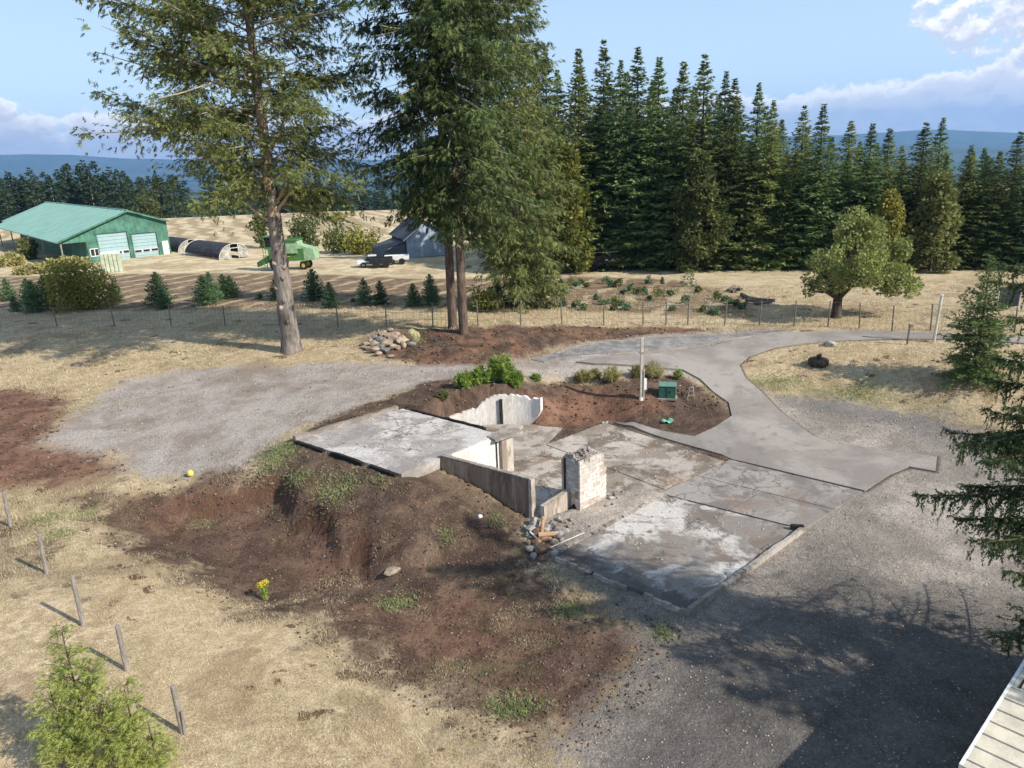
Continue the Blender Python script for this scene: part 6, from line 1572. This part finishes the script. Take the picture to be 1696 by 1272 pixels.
def stone(name, x, y, r, seed, mat, label, cat='stone', group=None, sq=.65, sink=.25, zoff=0.0, sub=2):
    me = stone_mesh(r, seed, sq, sub); me.materials.append(mat); o = bpy.data.objects.new(name, me); COL.objects.link(o)
    o.location = (x, y, hz(x, y) + r * sq * (1 - sink) * .8 + zoff); o.rotation_euler = (0, 0, (seed * 1.7) % 6.28); set_meta(o, label, cat, group); return o
# field stone heap beside the bank
rr = random.Random(9); names_ = ['at the left rim', 'near the left rim', 'low on the left side', 'high on the left side', 'upper left', 'middle', 'lower middle', 'upper middle', 'right of the middle', 'lower right', 'right side', 'at the right end']
heap = [(606,572,.32),(614,565,.30),(622,560,.30),(634,556,.32),(612,579,.30),(622,574,.34),(632,568,.34),(643,562,.36),(655,560,.34),(620,585,.28),(631,581,.32),(641,575,.36),(652,569,.40),(628,590,.24),(640,586,.28),(650,580,.34),(636,552,.28),(645,549,.26),(610,568,.22),(603,577,.22),
        (666,567,.48),(684,564,.50),(630,579,.42),(648,592,.22),(668,575,.30),(659,578,.24),(682,572,.34)]
for i, (x, y, r) in enumerate(heap):
    g = GT(x, y); big = i in (20, 21, 22, 25)
    g_ = None; lb = {20: 'large flat tan slab lying on the stone heap right half', 21: 'large pale yellow boulder at the right end of the stone heap', 22: 'grey boulder low in the stone heap'}.get(i, 'fieldstone of the heap beside the soil bank, %s counted from the left' % ORD[sorted(range(len(heap)), key=lambda q: heap[q][0]).index(i)])
    stone('fieldstone', g[0], g[1], r, 50 + i, M_rocky if i == 21 else (M_rockg if i == 22 or i % 4 == 2 else M_rockt), lb, 'stone', 'fieldstones of the heap', sq=.6 if i != 21 else .85, sink=.35, zoff=.12 if 4 < i < 16 else 0)
# rubble at the foot of the walls
rub = [(886,872,.34,'c'),(898,866,.22,'t'),(880,880,.26,'c'),(893,885,.30,'r'),(905,880,.26,'c'),(915,872,.22,'g'),(925,888,.34,'g'),(935,884,.20,'c'),(903,895,.26,'r'),(918,902,.20,'t'),(890,900,.24,'r'),(880,912,.22,'c'),(895,915,.28,'r'),(908,910,.22,'r'),(884,925,.20,'c'),(927,862,.16,'c'),(935,866,.14,'t'),(945,862,.12,'g'),(873,888,.18,'g'),(899,928,.16,'r'),(915,885,.18,'c'),(1012,826,.14,'c'),(1018,820,.12,'g'),(1006,838,.10,'c'),(1024,826,.08,'c'),(868,874,.12,'c'),(876,900,.14,'t'),(911,893,.15,'c'),(922,876,.13,'r'),(930,895,.12,'c'),(941,873,.10,'t'),(952,868,.09,'c'),(889,908,.15,'g'),(901,907,.12,'t'),(913,921,.12,'g'),(893,936,.10,'c'),(871,912,.11,'r'),(962,880,.07,'c'),(977,872,.06,'g'),(1031,815,.07,'t'),(1014,836,.07,'r')]
mm = {'c': M_rockc, 'g': M_rockg, 't': M_rockt, 'r': M_rockr}; cn = {'c': 'pale concrete lump', 'g': 'grey broken block', 't': 'tan broken brick', 'r': 'rust-brown rubble piece'}
for i, (x, y, r, c_) in enumerate(rub):
    g = GT(x, y); where = 'by the right foot of the chimney stub' if x > 1000 else 'in the heap below the low wall'
    k_ = sorted([q for q in range(len(rub)) if rub[q][3] == c_ and (rub[q][0] > 1000) == (x > 1000)], key=lambda q: rub[q][0]).index(i)
    stone('rubble_lump', g[0], g[1], r * .85, 90 + i, mm[c_], '%s %s, %s from left' % (cn[c_], where, ORD[k_]), 'rubble', 'rubble by the foundation walls', sq=.7, sink=.2)
def pole_piece(name, a, b_, r, mat, label, cat, za=.1, zb=.1, group=None):
    A = GT(*a); B = GT(*b_); e = empty(name, A, 0, label, cat, group); mb = MB(); mb.tube([(0, 0, za), tuple(B - A + [0, 0, zb])], [r, r * .9], 8); mb.build('shaft', mat, e); return e
pole_piece('clay_pipe', (892, 897), (925, 893), .09, simple('terracotta', (0.50, 0.32, 0.20), .8, .12, 5), 'tan clay pipe lying across the rubble heap', 'pipe', .25, .22)
pole_piece('clay_pipe', (900, 872), (897, 893), .07, simple('terracotta_worn', (0.42, 0.26, 0.15), .8, .2, 5), 'curved rusty pipe standing down through the rubble heap', 'pipe', .35, .18)
pole_piece('white_rod', (878, 889), (890, 897), .03, M_white, 'short white rod at the left side of the rubble heap', 'rod', .18, .12)
pole_piece('metal_strip', (912, 912), (968, 886), .022, M_hoop, 'thin pale metal strip along the garage slab edge by the rubble', 'metal strip', .12, .09)
pole_piece('leaning_pole', (1547, 566), (1547.5, 565.5), .07, M_hoop, 'x', 'pole') if False else None
g = GT(1546, 567); h = top_height(g, 490); e = empty('light_pole', g, 0, 'grey leaning metal pole beside the road bend', 'pole'); mb = MB(); mb.tube([(0, 0, -.2), (.12, 0, h)], [.075, .065], 8); mb.build('shaft', M_hoop, e); mb = MB(); mb.tube([(.12, 0, h), (.12, 0, h + .05)], .09, 8); mb.build('cap', M_white, e)
g = GT(1502, 571); h = top_height(g, 537); e = empty('gate_post', g, 0, 'short dark steel post on the lawn side of the road', 'post'); mb = MB(); mb.tube([(0, 0, -.2), (.05, 0, h)], .05, 7); mb.build('shaft', M_tpost, e); mb = MB(); mb.box((.1, 0, h * .9), (.25, .04, .16)); mb.build('tag', M_tpost, e)
# grinding stone with a small stone on top
g = GT(1355, 604); e = empty('stone_disc', g, 0, 'dark flat millstone lying on the lawn inside the road bend', 'stone')
mb = MB(); mb.tube([(0, 0, -.05), (0, 0, .02), (0, 0, .26), (0, 0, .34), (0, 0, .36)], [.42, .50, .52, .44, .1], 18); mb.build('disc', simple('dark_worn_stone', (0.075, 0.06, 0.045), .9, .3, 5, bmp=.02), e, smooth=True)
o = stone('cap_stone', g[0] + .02, g[1], .19, 7, simple('dark_cap_stone', (0.06, 0.05, 0.04), .9, .3, 5), 'small dark round stone resting on the millstone', sq=.9, sink=0, zoff=.33)
g = GT(1375, 573); stone('lawn_stone', g[0], g[1], .30, 8, M_rockc, 'pale stone on the lawn near the road edge', sq=.6)
# loose bits
g = GT(316, 789); me = stone_mesh(.13, 3, 1.0, 3); me = MB(); 
e = empty('yellow_ball', g, 0, 'yellow ball lying at the edge of the gravel above the pit', 'ball'); mb = MB(); n = 12
for_pts = [(0, 0, .13 - .13 * math.cos(math.pi * k / 10)) for k in range(11)]; mb.tube(for_pts, [max(.004, .13 * math.sin(math.pi * k / 10)) for k in range(11)], 16); mb.build('ball_skin', simple('yellow_rubber', (0.75, 0.60, 0.14), .6, .12, 8), e, smooth=True)
g = GT(795, 857); stone('white_stone', g[0], g[1], .085, 4, M_white, 'small round white stone in the dark soil below the scorched wall', sq=.9)
g = GT(651, 948); o = stone('flat_stone', g[0], g[1], .27, 6, M_rockt, 'flat tan stone slab on the dark soil of the pit rim', sq=.35)
g = GT(1078, 885) ; stone('chunk', g[0], g[1], .10, 12, M_rockc, 'small pale chunk on the garage slab', 'rubble', zoff=.08)
g = GT(1215, 887) ; stone('chunk', g[0], g[1], .06, 13, M_rockc, 'tiny white chunk on the right half of the garage slab', 'rubble', zoff=.06)
g = GT(975, 951) ; stone('chunk', g[0], g[1], .10, 14, M_rockc, 'pale chunk at the lower left edge of the garage slab', 'rubble', zoff=.06)
for i, (px, lb, mt, s_) in enumerate([((1105, 699), 'crumpled light green plastic lid on the gravel below the transformer', simple('light_green_plastic', (0.20, 0.50, 0.36), .5, .1, 5), .30), ((1002, 702), 'small white scrap on the soil above the cellar floor', M_white, .16)]):
    g = GT(*px); e = empty('plastic_scrap', g, .2, lb, 'scrap'); mb = MB(); V = []; F = []; rr = random.Random(i)
    for a in range(7):
        for b_ in range(5): V.append(((a - 3) / 3 * s_ * (1 - .1 * abs(b_ - 2)), (b_ - 2) / 2 * s_ * .6, .04 + .05 * math.sin(a * 1.3) + rr.uniform(0, .05)))
    for a in range(6):
        for b_ in range(4): F.append((a*5+b_, (a+1)*5+b_, (a+1)*5+b_+1, a*5+b_+1))
    mb.add(V, F); o = mb.build('sheet', mt, e); q = o.modifiers.new('s', 'SOLIDIFY'); q.thickness = .015
# brush and timber heap at the field edge
pm = [(1206,484,1216,478),(1212,486,1224,482),(1236,500,1262,506),(1232,494,1250,499),(1240,497,1270,503),(1250,505,1278,507),(1228,490,1240,497),(1256,499,1282,504),(1216,482,1228,486)]
for i, (a, b_, c_, d_) in enumerate(pm): pole_piece('timber_log', (a, b_), (c_, d_), .13, bark_mat('log_%d' % i, (0.05, 0.04, 0.033), (0.20, 0.17, 0.14)), 'dark discarded log of the heap at the field corner, %s from the left' % ORD[sorted(range(9), key=lambda q: pm[q][0]).index(i)], 'log', .12, .2 + .06 * (i % 3), 'logs heaped at the field corner')
# yellow flower in the soil
def ragwort():
    g = GT(441, 994); h = top_height(g, 964); e = empty('yellow_flower', g, 0, 'single yellow-flowered weed at the edge of dirt and dry grass', 'flower'); rng = np.random.RandomState(3)
    mb = MB(); P = []; D = []
    for k in range(9):
        a = rng.uniform(0, 6.28); tip = np.array([math.cos(a) * .11, math.sin(a) * .11, h * rng.uniform(.85, 1.0)]); mb.tube([(0, 0, -.05), tip * [.3, .3, .55], tip], [.012, .01, .006], 4, cap=False)
        P.append(tip + rng.normal(0, .035, (34, 3)) * [1, 1, .35]); m = 12; t_ = rng.uniform(.1, .8, m)[:, None]; D.append(tip * t_ + rng.normal(0, .03, (m, 3)))
    mb.build('stem', simple('fresh_stem', (0.16, 0.26, 0.05), .7, .1, 8), e); P = np.concatenate(P); n = len(P)
    V, v = sprays(P, rng.normal(0, 1, (n, 3)), np.full(n, .05), np.full(n, .016), 3, rng); tri_obj('petal_head', [V], [v], leaf_mat('yellow_petals', (0.45, 0.36, 0.04), (0.70, 0.60, 0.08), trans=.2), e)
    P = np.concatenate(D); n = len(P); V, v = sprays(P, rng.normal(0, 1, (n, 3)), np.full(n, .12), np.full(n, .015), 3, rng); tri_obj('leaf_cluster', [V], [v], L_bright, e)
ragwort()
# dark chain-link gate panel far right
g = GT(1668, 512); e = empty('mesh_gate', g, .1, 'dark mesh gate panel beyond the lone spruce', 'gate')
for x in (-.75, .75): mb = MB(); mb.tube([(x, 0, -.2), (x, 0, 1.5)], .05, 6); mb.build('post', M_hoop, e)
mb = MB(); mb.box((0, 0, .8), (1.4, .04, 1.3)); mb.build('panel', M_truck_d, e)
# house roof corner below right
def house():
    z = 2.3; a = G(1624, 1222, z)[:2]; b_ = G(1690, 1114, z)[:2]; d = (b_ - a) / np.linalg.norm(b_ - a); p = np.array([d[1], -d[0]])
    e = empty('garage_building', (a[0], a[1], 0), math.atan2(d[1], d[0]), 'low building with pale cream roof at the lower right corner', 'building')
    m = simple('cream_roofing', (0.62, 0.56, 0.45), .7, .12, 2.5); L = 7.0
    mb = MB(); mb.box((3.2, -3.4, z - .06), (8.2, 6.8, .12)); o = mb.build('roof_deck', m, e)
    mb = MB(); mb.box((3.2, .035, z - .10), (8.2, .06, .22)); mb.build('gutter', M_white, e)
    mb = MB(); mb.box((3.2, -3.4, (z - .2) / 2 - .2), (7.6, 6.0, z + .1)); mb.build('wall', simple('tan_siding', (0.35, 0.30, 0.24), .8, .15, 2), e)
    for k in range(20): mb = MB(); mb.box((-.7 + k * .42, -3.4, z + .015), (.025, 6.78, .035)); mb.build('roof_seam', m, e)
    for k in range(5): mb = MB(); mb.box((2.1, -.12 - k * .10, z + .012), (.42, .035, .02)); mb.build('dark_slot', M_dark, e)
house()
# ============================================================ ground cover: real blades, clods and stones
M_straw = leaf_mat('dry_grass_blades', (0.36, 0.28, 0.16), (0.76, 0.64, 0.43), trans=.3)
M_weed = leaf_mat('weed_blades', (0.08, 0.11, 0.03), (0.24, 0.28, 0.08), trans=.3)
def scatter_pts(n, seed, x0, x1, y0, y1):
    rng = np.random.RandomState(seed); u = rng.rand(n); y = y0 * (y1 / y0) ** u   # denser towards the camera
    half = (y * .78 + 3); x = rng.uniform(-1, 1, n) * half; ok = (x > x0) & (x < x1); return x[ok], y[ok], rng
def blades(name, n, seed, mat, label, want, hgt_, wid, y1=60):
    x, y, rng = scatter_pts(n, seed, -40, 40, 11, y1); k = want(x, y, rng); x, y = x[k], y[k]; z = hterr(x, y)
    m = len(x); a = rng.uniform(0, 6.28, m); ln = rng.uniform(.3, 1.0, m) * hgt_; lean = rng.uniform(.4, 1.7, m); sc = np.clip(y / 20, .8, 2.2)
    d = np.stack([np.cos(a) * lean, np.sin(a) * lean, np.ones(m)], 1); d = nrm(d) * (ln * sc ** .6)[:, None]
    s = np.stack([-np.sin(a), np.cos(a), np.zeros(m)], 1) * (wid * sc * rng.uniform(.5, 1.3, m))[:, None]
    b = np.stack([x, y, z - .01], 1); V = np.stack([b - s, b + s, b + d], 1).reshape(-1, 3)
    me = np_mesh(name, V, np.arange(len(V)).reshape(-1, 3), fattr={'var': rng.rand(m)}); o = link(name, me, None, [mat]); set_meta(o, label, 'grass', kind='stuff'); print(name, m)
def in_grass(x, y):
    ok = np.ones(len(x), bool)
    for k, off in (('gravel_left', .2), ('red_left', .3), ('mulch', .2), ('mound', .2), ('dirt', .4), ('gravel_right', .2), ('dirt_upper', 0)): ok &= poly_sd(x, y, Z[k]) < off * 0 - .0 + (vnoise(x, y, 1.1, 44) * 1.4)
    ok &= poly_sd(x, y, DRIVE) < -.1; ok &= poly_sd(x, y, SLABS) < -.1; return ok
blades('dry_grass', 900000, 1, M_straw, 'short dry straw-coloured grass over the yard', lambda x, y, r: in_grass(x, y) & (vnoise(x, y, .9, 31) + vnoise(x, y, 3, 32) * .7 + r.uniform(-.5, .5, len(x)) > -.1), .15, .0075)
def weedy(x, y, r):
    base = poly_sd(x, y, SLABS) < -.1; base &= poly_sd(x, y, DRIVE) < -.1
    return base & (vnoise(x, y, .8, 51) + vnoise(x, y, 2.4, 52) > .32) & (poly_sd(x, y, Z['gravel_right']) < 0) & (r.rand(len(x)) < .8)
blades('green_weeds', 260000, 2, M_weed, 'thin green weeds scattered through dirt and dry grass', weedy, .10, .009, 52)
def straw_dirt(x, y, r): return (poly_sd(x, y, DIRT) > -1) & (poly_sd(x, y, LOW) < -.2) & (vnoise(x, y, .7, 61) + vnoise(x, y, 2, 62) > .22)
blades('straw_litter', 500000, 3, M_straw, 'bits of dead straw lying on the dark dirt', straw_dirt, .10, .005, 40)
def patch_weeds():
    xs = []; ys = []; rng = np.random.RandomState(8)
    for (px, py, w, h) in [(457,760,34,26),(470,745,26,14),(560,812,40,18),(500,790,30,10),(640,790,20,10),(740,890,12,10),(820,860,14,6),(330,830,20,8),(20,520,0,0),(695,560,10,14),(75,860,26,14),(95,885,20,8),(140,850,20,10),(900,905,14,6),(945,1010,26,10),(1100,1050,14,8),(850,1170,40,14),(660,1000,30,12),(1290,632,36,12),(1420,650,40,10)]:
        if w == 0: continue
        g = GT(px, py); k = np.linalg.norm(g - [0, 0, CAM_H]) / CAM_F; n = int(w * h * 1.1) + 40; xs.append(g[0] + rng.normal(0, w * k * .6, n)); ys.append(g[1] + rng.normal(0, h * k * 1.2, n))
    return np.concatenate(xs), np.concatenate(ys)
x, y = patch_weeds(); k = (poly_sd(x, y, SLABS) < -.05); x, y = x[k], y[k]; z = hterr(x, y); rng = np.random.RandomState(5); m = len(x)
P = np.stack([x, y, z], 1); V, v = sprays(P, nrm(rng.normal(0, .7, (m, 3)) + [0, 0, .8]), rng.uniform(.06, .16, m), np.full(m, .012), 3, rng)
o = tri_obj('weed_patches', [V], [v], leaf_mat('low_weed_leaves', (0.13, 0.16, 0.06), (0.30, 0.33, 0.15), trans=.3)); set_meta(o, 'patches of low green weeds on the disturbed ground', 'weeds', kind='stuff')
# stones and clods
def pebbles(name, n, seed, mat, label, want, r0, r1, y1=50):
    x, y, rng = scatter_pts(n, seed, -30, 32, 11, y1); k = want(x, y, rng); x, y = x[k], y[k]; z = hterr(x, y); m = len(x)
    r = (r0 + (r1 - r0) * rng.rand(m) ** 4) * np.clip(y / 22, .8, 1.8); base = np.array([(1,0,0),(-1,0,0),(0,1,0),(0,-1,0),(0,0,1),(0,0,-1)], float); F0 = np.array([(0,2,4),(2,1,4),(1,3,4),(3,0,4),(2,0,5),(1,2,5),(3,1,5),(0,3,5)])
    V = base[None] * rng.uniform(.6, 1.3, (m, 6, 1)) * (r[:, None, None]) * np.array([1, 1, .6]); a = rng.uniform(0, 6.28, m); c, s = np.cos(a)[:, None], np.sin(a)[:, None]
    X = V[..., 0] * c - V[..., 1] * s + x[:, None]; Y = V[..., 0] * s + V[..., 1] * c + y[:, None]; Zz = V[..., 2] + z[:, None] + r[:, None] * .25
    V = np.stack([X, Y, Zz], -1).reshape(-1, 3); F = (F0[None] + (np.arange(m) * 6)[:, None, None]).reshape(-1, 3)
    me = np_mesh(name, V, F, fattr={'var': np.repeat(rng.rand(m), 8)}); o = link(name, me, None, [mat]); set_meta(o, label, 'stones', kind='stuff'); print(name, m)
M_clod = leaf_mat('soil_clods', (0.07, 0.045, 0.032), (0.24, 0.155, 0.11), trans=0); M_grit = leaf_mat('gravel_stones', (0.12, 0.105, 0.09), (0.44, 0.39, 0.34), trans=0)
off_slab = lambda x, y: (poly_sd(x, y, SLABS) < -.05) & (poly_sd(x, y, DRIVE) < -.05)
pebbles('soil_clods', 70000, 11, M_clod, 'crumbly clods of dark reddish soil', lambda x, y, r: off_slab(x, y) & ((poly_sd(x, y, DIRT) > -.5) | (poly_sd(x, y, Z['mound']) > 0) | (poly_sd(x, y, Z['mulch']) > 0) | (poly_sd(x, y, Z['red_left']) > 0)), .010, .07)
pebbles('gravel_stones', 34000, 12, M_grit, 'loose pale gravel stones over the yard', lambda x, y, r: off_slab(x, y) & ((poly_sd(x, y, Z['gravel_right']) > 0) | (poly_sd(x, y, Z['gravel_left']) > 0) | (r.rand(len(x)) < .12)), .008, .045)
# crumbs on the slabs
def slab_crumbs():
    rng = np.random.RandomState(21); n = 2600; a = rng.uniform(-4.4, 9.5, n); b_ = rng.uniform(-7, 9.6, n); p = HA + np.outer(a, HU) + np.outer(b_, HV); x, y = p[:, 0], p[:, 1]
    up = poly_sd(x, y, UPPER) > .1; fl = (poly_sd(x, y, LOW) > .25) ; fr = poly_sd(x, y, np.array([hp(*q) for q in [(-1.2,-2.4),(4.6,-2.1),(5.8,-6.8),(-.6,-7)]])) > .1
    k = up | fl | fr; x, y, up, fr = x[k], y[k], up[k], fr[k]; z = np.where(up, TOPZ, np.where(fr, .035, .015)); m = len(x); r = .008 + .035 * rng.rand(m) ** 3
    base = np.array([(1,0,0),(-1,0,0),(0,1,0),(0,-1,0),(0,0,1),(0,0,-1)], float); F0 = np.array([(0,2,4),(2,1,4),(1,3,4),(3,0,4),(2,0,5),(1,2,5),(3,1,5),(0,3,5)])
    V = base[None] * rng.uniform(.6, 1.3, (m, 6, 1)) * r[:, None, None] + np.stack([x, y, z + r * .3], 1)[:, None]
    F = (F0[None] + (np.arange(m) * 6)[:, None, None]).reshape(-1, 3); me = np_mesh('crumbs', V.reshape(-1, 3), F, fattr={'var': np.repeat(rng.rand(m), 8)}); o = link('concrete_crumbs', me, None, [leaf_mat('crumb_concrete', (0.10, 0.08, 0.06), (0.55, 0.50, 0.44), trans=0)]); set_meta(o, 'small crumbs and grit lying on the bare slabs', 'grit', kind='stuff')
slab_crumbs()

# lumps broken off the cut edge of the pit
def scarp_lumps():
    rng = np.random.RandomState(33); S = np.array(SCARP); me_list = []
    n = 260; t_ = rng.uniform(0, len(S) - 1.001, n); i = t_.astype(int); f = (t_ - i)[:, None]; p = S[i] * (1 - f) + S[i + 1] * f + rng.normal(0, .45, (n, 2)) - [0, .15]
    x, y = p[:, 0], p[:, 1]; z = hterr(x, y); r = .02 + .09 * rng.rand(n) ** 2.5
    ico = stone_mesh(1.0, 5, .8, 1); B = np.array([v.co[:] for v in ico.vertices]); F0 = np.array([q.vertices[:] for q in ico.polygons]); a = rng.uniform(0, 6.28, n)
    V = B[None] * rng.uniform(.75, 1.25, (n, len(B), 1)) * r[:, None, None]; c, s_ = np.cos(a)[:, None], np.sin(a)[:, None]
    V = np.stack([V[..., 0] * c - V[..., 1] * s_ + x[:, None], V[..., 0] * s_ + V[..., 1] * c + y[:, None], V[..., 2] + z[:, None]], -1).reshape(-1, 3)
    F = (F0[None] + (np.arange(n) * len(B))[:, None, None]).reshape(-1, 3)
    o = link('soil_lumps', np_mesh('lumps', V, F, fattr={'var': np.repeat(rng.rand(n), len(F0))}), None, [M_clod]); set_meta(o, 'crumbled soil lumps along the cut edge of the pit', 'soil', kind='stuff')
scarp_lumps()
